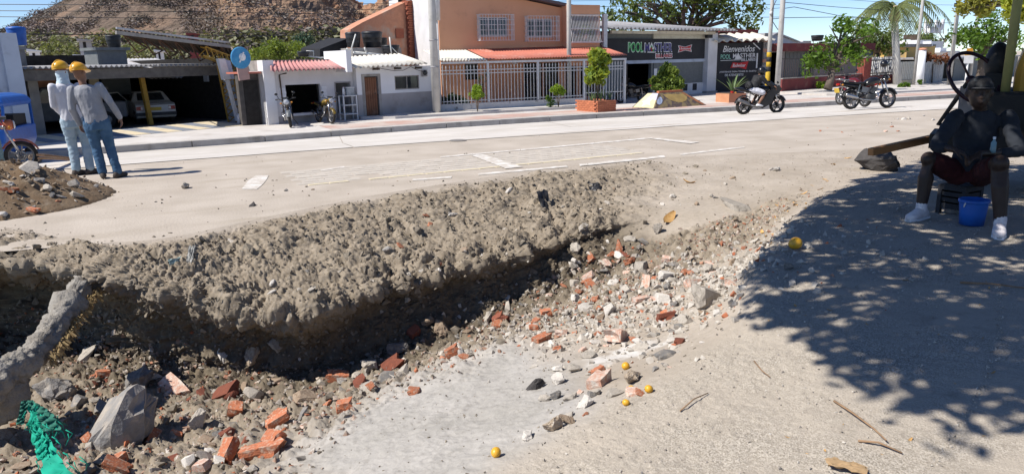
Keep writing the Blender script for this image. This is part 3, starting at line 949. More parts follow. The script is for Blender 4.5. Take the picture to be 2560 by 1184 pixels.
bk = MB().box(-.11, .11, -.03, .03, -.055, .055).mesh('tile'); bk.materials.append(M_WHITE2)
for k in range(int((hw[3] - hw[2]) / .125)):
    z = hw[2] + .07 + k * .125
    link('tile', bk, None, h1, (hw[0] - .12 - .02 * (k % 2), -.02, z))
    link('tile', bk, None, h1, (hw[1] + .12 + .02 * (k % 2), -.02, z))
MB().box(hd[0] - .05, hd[0], -.02, .1, 0, hd[3]).box(hd[1], hd[1] + .05, -.02, .1, 0, hd[3]).box(hd[0] - .05, hd[1] + .05, -.02, .1, hd[3], hd[3] + .05).build('door_frame', M_GREYP, h1)
MB().tube([(u0 + .62, -.72, T - .45), (u0 + .62, -.05, T - .5), (u0 + .66, -.05, .1)], .03, 6).build('drain_pipe', M_DKSTEEL, h1)
MB().box(u0 - .02, u1, -.02, -.002, -.14, .28).build('plinth', M_GREYP, h1)

# white roofed half
FH = Front((901, 297), (1081, 283), WZ)
zb = FH.o.z
h2 = thing('small_house', 'low white house with a cream corrugated eave and brown door', 'house', FH.o, FH.rot)
u0, zt = FH.uv(889, 172); u1, _ = FH.uv(1079, 200); T = zt - zb
dd = hole(FH, 910, 192, 950, 291); dd = (dd[0], dd[1], .1, dd[3]); ww = hole(FH, 986, 190, 1049, 222)
split = FH.uv(985, 233)[1] - zb
wall(MB(), u0, u1, split, T + .05, [dd, ww], 0, .16).build('upper_wall', M_WHITE2, h2)
wall(MB(), u0, u1, -.15, split, [dd], -.006, .16).build('lower_wall', M_GREYP, h2)
MB().box(u0, u0 + .15, .16, 5, -.15, T).box(u1 - .15, u1, .16, 5, -.15, T).box(u0, u1, 5, 5.15, -.15, T).box(u0 + .15, u1 - .15, .17, 5, T - .1, T - .02).build('wall', M_WHITE, h2)
a, b = FH.uv(880, 170, -.5), FH.uv(1069, 158, -.5)
corrugated(MB(), (a[0], -.5, a[1] - zb), (b[0], -.5, b[1] - zb), (b[0] - .2, 1.2, b[1] - zb + .42), (a[0], 1.2, a[1] - zb + .42), 16, .05).build('eave_roof', M_WROOF, h2)
MB().box(a[0] - .25, a[0] - .02, -.55, 1.3, T - .12, T + .72).build('gable_cap', M_WHITE2, h2)
for k in (.22, .5, .78):
    MB().cbox((u0 + (u1 - u0) * k, -.2, T - .03), (.08, .5, .09)).build('rafter_end', M_DKSTEEL, h2)
dr = MB().box(dd[0] + .04, dd[1] - .04, .05, .09, .1, dd[3] - .03).build('door', M_WOODD, h2)
nP = 5
for k in range(nP):
    w_ = (dd[1] - dd[0] - .1) / nP
    MB().box(dd[0] + .05 + k * w_ + .008, dd[0] + .05 + (k + 1) * w_ - .008, .035, .05, .12, dd[3] - .05).build('board', M_WOODD, dr)
MB().ball((dd[1] - .14, .02, 1.0), .03, 8, 6).build('handle', M_DKSTEEL, dr)
MB().box(dd[0] - .13, dd[0], -.02, .1, .0, dd[3]).box(dd[1], dd[1] + .13, -.02, .1, 0, dd[3]).box(dd[0] - .13, dd[1] + .13, -.02, .1, dd[3], dd[3] + .1).build('door_frame', M_CONC, h2)
MB().box(dd[0] - .15, dd[1] + .15, -.22, .1, -.12, .1).build('door_step', M_CONC, h2)
wf = MB()
t = .045
wf.box(ww[0], ww[1], .02, .12, ww[2], ww[2] + t).box(ww[0], ww[1], .02, .12, ww[3] - t, ww[3]).box(ww[0], ww[0] + t, .02, .12, ww[2] + t, ww[3] - t).box(ww[1] - t, ww[1], .02, .12, ww[2] + t, ww[3] - t)
mid = (ww[0] + ww[1]) / 2
wf.box(mid - .02, mid + .02, .02, .12, ww[2] + t, ww[3] - t)
wo = wf.build('window', mat('window_frame', (.30, .28, .26), rough=.5), h2)
for a_, b_ in ((ww[0] + t, mid - .02), (mid + .02, ww[1] - t)):
    MB().box(a_, b_, .07, .08, ww[2] + t, ww[3] - t).build('pane', M_GLASS, wo)
mp = FH.uv(1062, 182, -.1)
em = thing('electricity_meter', 'round grey electricity meter on the white wall beside the pole', 'meter', FH.w(mp[0], -.005, mp[1]), FH.rot)
MB().box(-.13, .13, -.1, 0, -.16, .12).build('case', M_GREYP, em); MB().lathe([(0, -.19), (.09, -.18), (.11, -.1)], n=14, axis='y').build('dial_glass', M_GLASS, em)
pts = [FH.w(*(lambda q: (q[0], -.35, q[1]))(FH.uv(x, y, -.35))) for x, y in ((938, 168), (960, 173), (985, 177), (1008, 176), (1027, 167), (1040, 174), (1058, 180))]
tag(MB().tube(pts, .012, 5).build('drooping_cable', M_BLACKP), 'black cable drooping under the cream eave to the meter', 'cable')

# tanks and pipes on the roof behind
FB = Front((901, 297), (1081, 283), WZ, push=3.2)
sb = FB.uv(878, 133); sb2 = FB.uv(968, 150)
pl = thing('roof_slab', 'stained concrete tank platform behind the cream roof', 'platform', FB.w(0, 0, 0), FB.rot)
MB().box(sb[0], FB.uv(1000, 140)[0], -.15, 2.2, FB.uv(900, 150)[1] - .8, FB.uv(900, 120, -.15)[1]).build('deck', M_CONC, pl)
pl.location.z = 0
tank('water_tank', FB, 866, 898, 80, 119, .4, M_BLACKP, 'black water tank with a white pipe in front, left of the bigger one')
tank('water_tank', FB, 908, 951, 78, 119, .5, M_BLACKP, 'largest black water tank, on the platform above the cream roof')
tank('water_tank', FB, 949, 966, 94, 119, 1.2, M_BLACKP, 'narrow black tank half hidden behind the largest tank')
tank('water_tank', FB, 957, 995, 112, 138, -.7, M_BLACKP, 'small black bucket tank lowest on the cream roof')
pp = thing('roof_pipes', 'white plastic water pipes running over the small houses roofs', 'pipe', FB.w(0, 0, 0), FB.rot); pp.location.z = 0
def upt(x, y, d): q = FB.uv(x, y, d); return (q[0], d, q[1])
M_PVC = mat('pvc', (.72, .72, .68), (.64, .62, .57), rough=.4)
for pts, r_ in (([(889, 86), (876, 131)], .028), ([(768, 128), (768, 141), (800, 145), (842, 142), (868, 127), (868, 120)], .03), ([(884, 131), (970, 139)], .05), ([(842, 142), (850, 132), (868, 124)], .025), ([(974, 93), (979, 138)], .03), ([(979, 118), (993, 133)], .02), ([(911, 119), (916, 131)], .04), ([(766, 128), (784, 128), (784, 142)], .025)):
    MB().tube([upt(x, y, -1.1) for x, y in pts], r_, 6).build('pipe', M_PVC, pp)
tank('water_tank', FP, 744, 772, 128, 142, 1.6, M_BLACKP, 'low black tub on the pink roofed shop')
# black lean-to behind
bl = thing('lean_to', 'black tarpaulin lean-to behind the water tanks', 'shed', FB.w(0, 0, 0), FB.rot); bl.location.z = 0
P4 = [upt(800, 123, 1.0), upt(870, 96, 1.0), upt(866, 145, 1.0), upt(800, 145, 1.0)]
MB().add([Vector(p) for p in P4] + [Vector(p) + Vector((.3, 2.5, .1)) for p in P4], [(0, 1, 2, 3), (7, 6, 5, 4), (0, 4, 5, 1), (1, 5, 6, 2), (2, 6, 7, 3), (3, 7, 4, 0)]).build('tarpaulin', mat('black_tarp', (.02, .02, .022), rough=.8, bump=.5, bscale=6), bl)

# ================================================================== raw brick gable building behind
FG2 = Front((901, 297), (1081, 283), WZ, push=5.5)
g = thing('brick_building', 'unplastered orange brick gable building behind the water tanks', 'building', FG2.w(0, 0, 0), FG2.rot); g.location.z = 0
poly = [FG2.uv(x, y) for x, y in ((876, 200), (876, 74), (905, 57), (950, 36), (1000, 12), (1020, 3), (1020, 200))]
MB().prism([(p[0], p[1]) for p in poly], 0, 1.0).build('gable_wall', M_BRICKW, g)
q0, q1 = FG2.uv(1018, 0), FG2.uv(1037, 200)
cb = MB()
bricks = g
bmesh_b = MB().box(-.5, .5, -.09, .09, -.045, .045).mesh('brick'); bmesh_b.materials.append(M_BRICK2)
ub0, ub1 = FG2.uv(1016, 80)[0], FG2.uv(1035, 80)[0]
zlo, zhi = FG2.uv(1025, 150)[1], FG2.uv(1025, 2)[1]
MB().box(ub0 + .02, ub1 - .02, -.12, .3, zlo - 2, zhi).build('column', M_BRICK2, g)
k = 0; z = zlo
while z < zhi:
    link('brick', bmesh_b, None, g, ((ub0 + ub1) / 2 + (.03 if k % 2 else -.03), -.14, z), None, ((ub1 - ub0) * 1.0, 1, 1.0)); z += .115; k += 1
wv = [FG2.uv(x, y, -.1) for x, y in ((1035, 200), (1108, 200), (1108, -60), (1028, -60))]
hh = FG2.uv(1052, 46, -.1), FG2.uv(1066, 112, -.1)
wall(MB(), wv[0][0], wv[1][0], wv[0][1] - 1, wv[2][1], [(hh[0][0], hh[1][0], hh[1][1], hh[0][1])], -.1, .2).build('plaster_tower', mat('peeling_plaster', (.56, .52, .49), (.48, .43, .39), scale=1.3, rough=.95, bump=.3, stain=(.40, .20, .13), sscale=.7, srange=(.56, .63)), g)
MB().box(wv[0][0], wv[1][0], .9, 1, wv[0][1] - 1, wv[2][1]).build('interior', M_DARK, g)
for k in range(8):
    link('brick', bmesh_b, None, g, (hh[1][0] - .1, .0, hh[1][1] + .05 + k * .1), None, (.35, 1, 1))
n0, n1 = FG2.uv(952, 70), FG2.uv(962, 92)
vb = FG2.uv(1086, 57, -.1), FG2.uv(1095, 47, -.1)
MB().box(vb[0][0], vb[1][0], -.16, -.1, vb[0][1] - .1, vb[1][1] + .1).build('vent_block', M_WHITE2, g)
e0, e1 = FG2.uv(988, 72), FG2.uv(1009, 96)
MB().box(e0[0], e1[0], -.06, -.01, e1[1], e0[1]).build('boarded_window', M_BRICK2, g)

# ================================================================== orange two-storey house
FO = Front((1110, 277), (1456, 259), .285)
FW = Front((1110, 277), (1456, 259), .285, push=2.4)
zo = FO.o.z
ho = thing('orange_house', 'two storey orange plastered house with white window grilles and red porch roof', 'house', FW.o, FW.rot)
def wu(x, y, d=0.0):
    q = FW.uv(x, y, d); return q[0], q[1] - zo
uL, _ = wu(1101, 150); uR, zR = wu(1412, 22); _, zL = wu(1101, -46)
w1, w2 = hole(FW, 1197, 43, 1270, 92), hole(FW, 1316, 47, 1382, 94)
gd1 = hole(FW, 1162, 160, 1196, 199); gd2 = hole(FW, 1310, 158, 1356, 245); gd3 = hole(FW, 1360, 157, 1396, 245)
gd2 = (gd2[0], gd2[1], .1, gd2[3]); gd3 = (gd3[0], gd3[1], .1, gd3[3])
wall(MB(), uL, uR, -.15, zR, [w1, w2, gd1, gd2, gd3], 0, .2).build('wall', M_ORANGE, ho)
MB().prism([(uL, zR), (uR, zR + .001), (uL, zL)], 0, .2).build('gable', M_ORANGE, ho)
MB().box(uL, uL + .2, .2, 8, -.15, zL).box(uL, uR, 8, 8.2, -.15, zR).box(uR - .2, uR, .2, 8, -.15, zR).build('wall', M_WHITE, ho)
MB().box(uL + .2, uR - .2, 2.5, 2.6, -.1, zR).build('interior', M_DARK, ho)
rf = MB(); dv = Vector((uR - uL, 0, zR - zL)).normalized()
A, B = Vector((uL - .3, 0, zL + .1)), Vector((uR + .25, 0, zR + .02))
rf.add([A + Vector((0, -.45, .0)), B + Vector((0, -.45, 0)), B + Vector((0, 8.3, 0)), A + Vector((0, 8.3, 0)), A + Vector((0, -.45, .14)), B + Vector((0, -.45, .14)), B + Vector((0, 8.3, .14)), A + Vector((0, 8.3, .14))],
       [(0, 3, 2, 1), (4, 5, 6, 7), (0, 1, 5, 4), (1, 2, 6, 5), (2, 3, 7, 6), (3, 0, 4, 7)])
rf.build('roof', mat('dark_eave', (.13, .10, .11), (.10, .08, .09)), ho)
M_PANE = mat('window_glass', (.03, .035, .045), (.10, .14, .17), scale=1.2, rough=.1, spec=.6)
for k, (w_, nu, nz_) in enumerate(((w1, 12, 5), (w2, 11, 5))):
    fr_ = MB(); t = .05
    fr_.box(w_[0], w_[1], .04, .12, w_[2], w_[2] + t).box(w_[0], w_[1], .04, .12, w_[3] - t, w_[3]).box(w_[0], w_[0] + t, .04, .12, w_[2] + t, w_[3] - t).box(w_[1] - t, w_[1], .04, .12, w_[2] + t, w_[3] - t)
    for q in (1, 2): fr_.box(w_[0] + (w_[1] - w_[0]) * q / 3 - .03, w_[0] + (w_[1] - w_[0]) * q / 3 + .03, .05, .11, w_[2] + t, w_[3] - t)
    win = fr_.build('window', M_WMETAL, ho)
    for q in range(3):
        a_ = w_[0] + (w_[1] - w_[0]) * q / 3 + .05; b_ = w_[0] + (w_[1] - w_[0]) * (q + 1) / 3 - .05
        MB().box(a_, b_, .07, .08, w_[2] + t, w_[3] - t).build('pane', M_PANE, win)
    gr = MB(); x0, x1, z0, z1 = w_[0] - .12, w_[1] + .14, w_[2] - .18, w_[3] + .1
    grille(gr, x0, x1, z0, z1, -.42, nu, nz_, .019)
    for zz in np.linspace(z0, z1, nz_ + 1):
        for xx in (x0, x1): gr.box(xx - .012, xx + .012, -.41, -.005, zz - .012, zz + .012)
    for q in range(1, 4):
        for xx in (x0, x1): gr.box(xx - .012, xx + .012, -.41 + q * .1, -.39 + q * .1, z0, z1)
    gr.build('window_grille', M_WMETAL, ho)
for w_ in (gd1, gd2, gd3):
    MB().box(w_[0], w_[1], .12, .15, w_[2], w_[3]).build('glazing', M_GLASS, ho)
    gr = MB(); n = max(3, int((w_[1] - w_[0]) / .13))
    grille(gr, w_[0] + .02, w_[1] - .02, w_[2], w_[3] - .01, .03, n, 5, .022); gr.build('door_grille' if w_ is not gd1 else 'window_grille', M_DKSTEEL, ho)
q = wu(1286, 155); MB().lathe([(0, -.14), (.08, -.13), (.12, -.08), (.12, -.02), (.14, 0)], (q[0], 0, q[1]), 14, 'y').build('wall_lamp', M_WHITE2, ho)
# balcony block
bL, bT = wu(1416, 12, -.5); bR, _ = wu(1500, 14, -.5); _, b1_ = wu(1460, 40, -.5); _, b2_ = wu(1460, 104, -.5); _, b3_ = wu(1460, 134, -.5)
wall(MB(), bL, bR, b3_ - .6, bT, [(bL + .14, bR - .12, b2_, b1_)], -.5, -.36).build('balcony_wall', M_ORANGE, ho)
MB().box(bR - .12, bR, -.36, 3, b3_ - .6, bT).box(bL, bL + .14, -.36, 3, b3_ - .6, bT).box(bL + .14, bR - .12, 2.0, 2.1, b3_ - .6, bT).build('balcony_side', M_ORANGE, ho)
MB().box(bL + .15, bR - .13, -.34, 2, b2_ - .1, b2_).build('balcony_floor', M_CONC, ho)
MB().box(bL + .15, bR - .13, -.34, 1.99, bT - .12, bT - .02).build('balcony_ceiling', M_CONC, ho)
MB().box(bL + .15, bR - .13, .4, .5, b2_, bT - .13).build('balcony_shade_back', M_SHUT, ho)  # dark back put in so the balcony reads as shaded
MB().box(bL - .02, bR + .02, -.56, -.5, b2_ - .08, b2_).build('balcony_ledge', M_WMETAL, ho)
for k in range(20):                                           # leaning bars of the balcony cage
    uu = bL + .16 + (bR - bL - .3) * k / 19
    MB().bar((uu, -.86, b2_ - .05), (uu - .03, -.56, b1_ + .05), .024).build('cage_bar', M_WMETAL, ho)
for zz, yy in ((b2_ - .03, -.88), ((b1_ + b2_) / 2, -.73), (b1_ + .03, -.58)):
    MB().box(bL + .1, bR - .06, yy - .03, yy, zz - .02, zz + .02).build('cage_rail', M_WMETAL, ho)
q0, q1 = wu(1510, 40, -.5), wu(1516, 150, -.5)
MB().box(q0[0] - .0, q0[0] + .22, -.5, -.3, -.1, q0[1] + .1).build('corner_post', M_WMETAL, ho)
# ground floor right of the pole
wall(MB(), uR, q0[0] + .1, -.15, b3_ - .6, [hole(FW, 1420, 158, 1448, 245), hole(FW, 1458, 150, 1500, 240)], .25, .4).build('wall', M_ORANGE, ho)
MB().box(uR, q0[0] + .1, 1.5, 1.6, -.15, b3_ - .6).build('interior', M_DARK, ho)
# porch roof on white posts
def ou(x, y, d=0.0):
    q = FO.uv(x, y, d); return q[0], q[1] - zo
pr = thing('porch_roof', 'red corrugated porch roof on slim white posts before the orange house', 'porch', FO.o, FO.rot)
a, b = ou(1217, 149), ou(1564, 137)
bk1, bk2 = FO.uv(1200, 134, 2.3), FO.uv(1562, 131, 2.3)
zs = max(bk1[1] - zo, a[1] + .3)
corrugated(MB(), (a[0], -.15, a[1]), (b[0], -.15, b[1]), (b[0], 2.3, b[1] + .5), (a[0], 2.3, a[1] + .5), 52, .025).build('red_sheet', M_REDROOF, pr)
c_ = ou(1101, 151)
corrugated(MB(), (c_[0], -.15, c_[1] - .02), (a[0] - .03, -.15, a[1] - .02), (a[0] - .03, 2.3, a[1] + .46), (c_[0], 2.3, c_[1] + .46), 15, .04).build('white_sheet', M_WROOF, pr)
MB().box(c_[0], b[0], -.1, -.04, a[1] - .16, a[1] - .07).build('front_beam', M_WMETAL, pr)
for x, y in ((1219, 258), (1343, 250), (1458, 259), (1560, 250)):
    uu = ou(x, 200)[0]
    MB().box(uu - .045, uu + .045, -.11, -.02, -.1 if x > 1400 else .3, a[1] - .16).build('post', M_WMETAL, pr)
# fence
fe = thing('picket_fence', 'white steel picket fence on a low white wall before the orange house', 'fence', FO.o, FO.rot)
zt1, zt2, zb1 = ou(1300, 172)[1], ou(1300, 180)[1], ou(1300, 246)[1]
f0, f1, f2 = ou(1104, 200)[0], ou(1457, 200)[0], ou(1560, 200)[0]
wz = ou(1280, 253)[1]
MB().box(f0 - .3, f1 - .02, -.12, .12, -.2, wz).build('low_wall', mat('flaking_white', (.62, .60, .585), (.55, .53, .51), scale=1.4, rough=.95, stain=(.22, .20, .19), sscale=2.6, srange=(.60, .68)), fe)
for z in (zt1, zt2, zb1): MB().box(f0, f1, -.02, .02, z - .02, z + .02).build('rail', M_WMETAL, fe)
for z in (zt1, zt2, .35 + .15): MB().box(f1, f2, -.02, .02, z - .02, z + .02).build('rail', M_WMETAL, fe)
pk = MB().box(-.013, .013, -.043, -.021, 0, 1).prism([(-.03, 1.0), (0, 1.07), (.03, 1.0), (0, .97)], -.045, -.019).mesh('picket'); pk.materials.append(M_WMETAL)
uu = f0 + .05
while uu < f2:
    zlo = zb1 - .1 if uu < f1 else .08
    link('picket', pk, None, fe, (uu, 0, zlo), None, (1, 1, (zt1 + .13 - zlo))); uu += .168
# left side end post pipe of the fence, tall white pipe by the pole
M_ = MB().tube([(f0 - .22, -.2, -.15), (f0 - .22, -.2, zt1 + .9)], .05, 8); M_.build('end_post', M_WMETAL, fe)
# ================================================================== billiard hall
FPO = Front((1565, 247), (1754, 233), WZ)
zp = FPO.o.z
def pu(x, y, d=0.0):
    q = FPO.uv(x, y, d); return q[0], q[1] - zp
def cc(x, y): return 1500 + x * .2788, y * .2788          # enlarged-crop coordinates
def pq(x, y, d=0.0): return pu(*cc(x, y), d)
po = thing('billiard_hall', 'dark fronted billiard hall with a painted sign and zinc roof', 'building', FPO.o, FPO.rot)
uL = pq(36, 500)[0]; uD0 = pq(228, 700)[0]; uD1 = pq(457, 700)[0]; uR = pq(922, 600)[0]; zT = pq(500, 285)[1]
zS1 = pq(480, 350)[1]; zS0 = pq(560, 543)[1]; zL = pq(480, 562)[1]
wall(MB(), uL, uR, -.15, zT, [(uD0, uD1, .02, zL)], 0, .2).build('wall', M_SHUT, po)
MB().box(uL, uL + .2, .2, 12, -.15, zT).box(uR - .2, uR, .2, 12, -.15, zT).box(uL, uR, 12, 12.2, -.15, zT).build('wall', M_CONC, po)
MB().box(uL + .2, uR - .2, 3.5, 3.6, 0, zT - .1).build('interior', M_DARK, po)
sg = MB().box(uL + .02, uR - .02, -.10, -.004, zS0 + .05, zS1).build('sign_board', M_BLK, po)
MB().box(pq(470, 330)[0], uR - .02, -.09, -.005, zS1 + .01, zS1 + .36).build('cream_band', mat('cream_band', (.62, .60, .50), (.55, .52, .43), stain=(.42, .39, .32)), po)
MB().box(uD0 - .1, uR, -.12, -.003, zL - .03, zS0 + .04).build('lintel', M_GREYBLUE, po)
# roller shutter slats right of the door
z = .68
ush0 = pq(475, 700)[0]
while z < zL - .08:
    MB().box(ush0, uR - .08, -.05, -.004, z, z + .095).build('shutter_slat', M_SHUT, po); z += .105 if z < 1 else .32 if False else .105
    if z > 3.2: break
MB().box(ush0 - .05, uR, -.075, -.004, -.1, .66).build('base_wall', M_WHITE, po)
for xx in (760, 845):
    a = pq(xx - 25, 800)[0]; MB().box(a, a + .42, -.085, -.076, .22, .62).build('black_square', M_BLK, po)
q = pq(490, 648); MB().box(q[0] - .14, q[0] + .14, -.07, -.055, q[1] - .2, q[1] + .2).build('paper_notice', M_WHITE2, po)
MB().tube([(uD0 - .02, -.12, 0), (uD0 - .02, -.12, zL)], .04, 6).build('door_jamb', M_DKSTEEL, po)
# wall lettering
GRN = mat('sign_green', (.05, .42, .09), rough=.6); PRP = mat('sign_purple', (.07, .06, .24), rough=.6); RED = mat('sign_red', (.55, .03, .035), rough=.6)
SW = mat('sign_white', (.78, .78, .78), rough=.6); MINT = mat('sign_mint', (.30, .62, .48), rough=.6); CRM = mat('sign_cream', (.78, .72, .55), rough=.6)
def lettering(parent, body, x0, y0, x1, y1, m, back=None, off=.035, fn=pq, d=-.10, shear=0.0, tilt=0.0):
    a = fn(x0, y1, d); b = fn(x1, y0, d)
    if back: sign_text(parent, body, a[0] - .05, b[0] + .05, a[1] - .05, b[1] + .05, d - .008, back, off, shear, .004, 'letter_outline', tilt)
    return sign_text(parent, body, a[0], b[0], a[1], b[1], d - .018, m, .008, shear, .005, 'lettering', tilt)
lettering(sg, 'POOL', 254, 385, 384, 466, GRN, mat('sign_pale', (.62, .8, .62), rough=.6))
lettering(sg, 'M', 402, 392, 440, 464, PRP, SW)
lettering(sg, 'STHER', 484, 388, 645, 464, PRP, SW)
lettering(sg, 'BILLARES', 500, 484, 645, 518, RED, SW, .05)
# rack of balls standing for the A
t1 = [pq(*p, -.1) for p in ((422, 474), (500, 474), (462, 380))]
MB().prism(t1, -.112, -.108).build('rack_outline', SW, sg)
t2 = [pq(*p, -.1) for p in ((438, 464), (486, 464), (462, 404))]
MB().prism(t2, -.118, -.113).build('rack_inside', M_BLK, sg)
for (bx, by, m_) in ((462, 418, GRN), (455, 436, RED), (469, 436, CRM), (448, 454, PRP), (462, 454, RED), (476, 454, GRN)):
    q = pq(bx, by, -.1); MB().lathe([(0, -.126), (.045, -.125), (.055, -.119)], (q[0], 0, q[1]), 10, 'y').build('rack_ball', m_, sg)
def bowtie(parent, x0, y0, x1, y1, fn, d, tilt=0):
    xm, ym = (x0 + x1) / 2, (y0 + y1) / 2
    for nm, m_, g_, dd in (('emblem_border', SW, 0, d - .008), ('emblem', RED, 7, d - .014)):
        P = [fn(*p, d) for p in ((x0 + g_, y0 + g_ + 4), (xm, ym - (y1 - y0) * .24 + g_ * .5), (x1 - g_, y0 + g_ - 4), (x1 - g_ - 12, ym), (x1 - g_ - 4, y1 - g_ - 4), (xm, ym + (y1 - y0) * .24 - g_ * .5), (x0 + g_ - 2, y1 - g_ + 4), (x0 + g_ + 8, ym))]
        MB().prism(P, dd, d - .002).build(nm, m_, parent)
    a = fn(x0 + 20, ym + 9, d); b = fn(x1 - 20, ym - 11, d)
    sign_text(parent, 'Budweiser', a[0], b[0], a[1], b[1], d - .018, SW, .01, .25, .003)
bowtie(sg, 700, 404, 826, 470, pq, -.10)
# roof
a, b = pq(10, 268, -.9), pq(955, 280, -.9)
zr1 = pq(600, 262, -.9)[1]
corrugated(MB(), (uL - .3, -.9, zr1), (uR + 2.2, -.9, zr1 - .0), (uR + 2.2, 9, zr1 + 1.0), (uL - .3, 9, zr1 + 1.0), 34, .07).build('zinc_roof', M_ZINC, po)
MB().box(uL - .2, uR + .1, -.75, -.6, zr1 - .26, zr1 - .10).build('roof_beam', M_CREAM, po)
for k in range(6): MB().box(uL + .3 + k * 2.0, uL + .38 + k * 2.0, -.6, .0, zr1 - .2, zr1 - .1).build('rafter', M_DKSTEEL, po)
MB().box(pq(905, 300)[0], pq(950, 300)[0], -.5, -.3, pq(920, 345)[1], pq(920, 305)[1]).build('floodlight', M_BLK, po)
# white pier and the welcome wall
uP1 = pq(1040, 600, -.3)[0]
MB().box(uR + .003, uP1, -.35, .4, -.15, zT - .05).build('white_pier', M_WHITE, po)
MB().box(uR - .05, uP1 + .1, -.42, .4, -.16, .12).build('pier_foot', M_CONC, po)
FWE = Front((1789, 231), (1905, 226), WZ)
zw = FWE.o.z
def wq(x, y, d=0.0):
    q = FWE.uv(*cc(x, y), d); return q[0], q[1] - zw
we = thing('welcome_wall', 'black painted wall with white welcome lettering beside the billiard hall', 'wall', FWE.o, FWE.rot)
x0, x1 = wq(1050, 600)[0], wq(1450, 600)[0]
zt_ = wq(1250, 385)[1]
bd = MB().box(x0, x1, 0, .2, -.1, zt_).build('painted_face', M_BLK, we)
MB().box(x1 + .003, wq(1505, 600)[0], -.1, .4, -.1, zt_ + .2).build('brick_pier', M_CONC, we)
for k in range(9):
    MB().cbox((wq(1480, 600)[0] + random.uniform(-.1, .1), -.13, .9 + k * .32), (.5, .06, .2), (0, R(random.uniform(-6, 6)), 0)).build('stone', M_BRICKW if k % 2 else M_CONC, we)
a = wq(975, 375, -.6); b = wq(1520, 335, -.6)
corrugated(MB(), (x0 - .8, -.6, zt_ + .10), (wq(1520, 340)[0], -.6, zt_ + .18), (wq(1520, 340)[0], 1.2, zt_ + .62), (x0 - .8, 1.2, zt_ + .54), 8, .09).build('scalloped_roof', M_WROOF, we)
MB().box(x0 + 1.0, x1 + .6, 1.25, 1.4, zt_, zt_ + .85).build('back_band', M_MAROON, we)
lettering(bd, 'Bienvenidos', 1100, 408, 1390, 470, SW, fn=wq, d=0, shear=.3)
lettering(bd, 'POOL', 1080, 488, 1172, 532, MINT, fn=wq, d=0)
lettering(bd, 'M', 1190, 482, 1222, 524, SW, fn=wq, d=0); lettering(bd, 'STHER', 1256, 476, 1396, 520, SW, fn=wq, d=0)
MB().prism([wq(*p) for p in ((1204, 536), (1268, 530), (1238, 474))], -.02, -.004).build('rack_outline', SW, bd)
MB().prism([wq(*p) for p in ((1080, 548), (1262, 540), (1262, 536), (1080, 543))], -.02, -.004).build('underline', SW, bd)
lettering(bd, 'BILLARES', 1266, 522, 1394, 550, SW, fn=wq, d=0)
P = [wq(*p) for p in ((1168, 612), (1190, 560), (1246, 566), (1330, 550), (1308, 622), (1240, 604))]
MB().prism(P, -.016, -.004).build('emblem', RED, bd)
a_, b_ = wq(1186, 604), wq(1304, 570); sign_text(bd, 'Budweiser', a_[0], b_[0], a_[1], b_[1], -.022, SW, .01, .3, .003)
lettering(bd, '¡VISITENOS PARA TENER EL GUSTO', 1070, 630, 1400, 658, SW, fn=wq, d=0)
lettering(bd, 'DE ATENDERTE!', 1118, 660, 1284, 686, SW, fn=wq, d=0)
q0, q1 = wq(1394, 612), wq(1412, 478); MB().box(q0[0], q1[0], -.06, -.024, q0[1], q1[1]).build('tall_white_panel', SW, bd)
q0, q1 = wq(1370, 386), wq(1432, 444)
MB().bar((q0[0], -.03, q0[1]), (q1[0], -.03, q1[1]), .05).build('painted_cue', SW, bd)

# ================================================================== red house
FR = Front((1960, 232), (2152, 215), WZ)
zh = FR.o.z
FRW = Front((1960, 232), (2152, 215), WZ, push=3.0)
def c5(x, y): return 1960 + x * .2787, y * .2787
def rq(x, y, d=0.0, fr=FR): q = fr.uv(*c5(x, y), d); return q[0], q[1] - zh
rh = thing('red_house', 'low house with a maroon fascia and grey shuttered front', 'house', FRW.o, FRW.rot)
a0 = FRW.uv(1916, 150)[0]; a1 = rq(700, 560, 0, FRW)[0]
zb_, zt_ = rq(150, 460, 0, FRW)[1], rq(150, 393, 0, FRW)[1]
hs = [(rq(-140, 600, 0, FRW)[0], rq(-20, 600, 0, FRW)[0], .3, zb_ - .05)]
wall(MB(), a0, a1, -.2, zb_, hs, 0, .2).build('wall', M_GREYP, rh)
MB().box(a0, a1, -.9, .25, zb_ + .003, zt_).build('fascia', M_MAROON, rh)
MB().box(a0, a0 + .2, .2, 9, -.2, zb_).box(a1 - .2, a1, .2, 9, -.2, zb_).box(a0, a1, 9, 9.2, -.2, zb_).box(a0, a1, .26, 9.2, zb_ + .01, zt_ - .1).build('wall', M_MAROON, rh)
MB().box(a0 + .2, a1 - .2, 2, 2.1, -.1, zb_).build('interior', M_DARK, rh)
u = rq(0, 600, 0, FRW)[0]; ue = rq(265, 600, 0, FRW)[0]
n = int((ue - u) / .5)
for k in range(n):
    MB().box(u + k * (ue - u) / n + .015, u + (k + 1) * (ue - u) / n - .015, -.06, -.004, .05, zb_ - .06).build('shutter_panel', M_SHUT, rh)
for xx in (-100, 190): 
    q = rq(xx, 560, 0, FRW)[0]; MB().box(q - .06, q + .06, -.4, -.28, -.1, zb_).build('porch_post', M_DKSTEEL, rh)
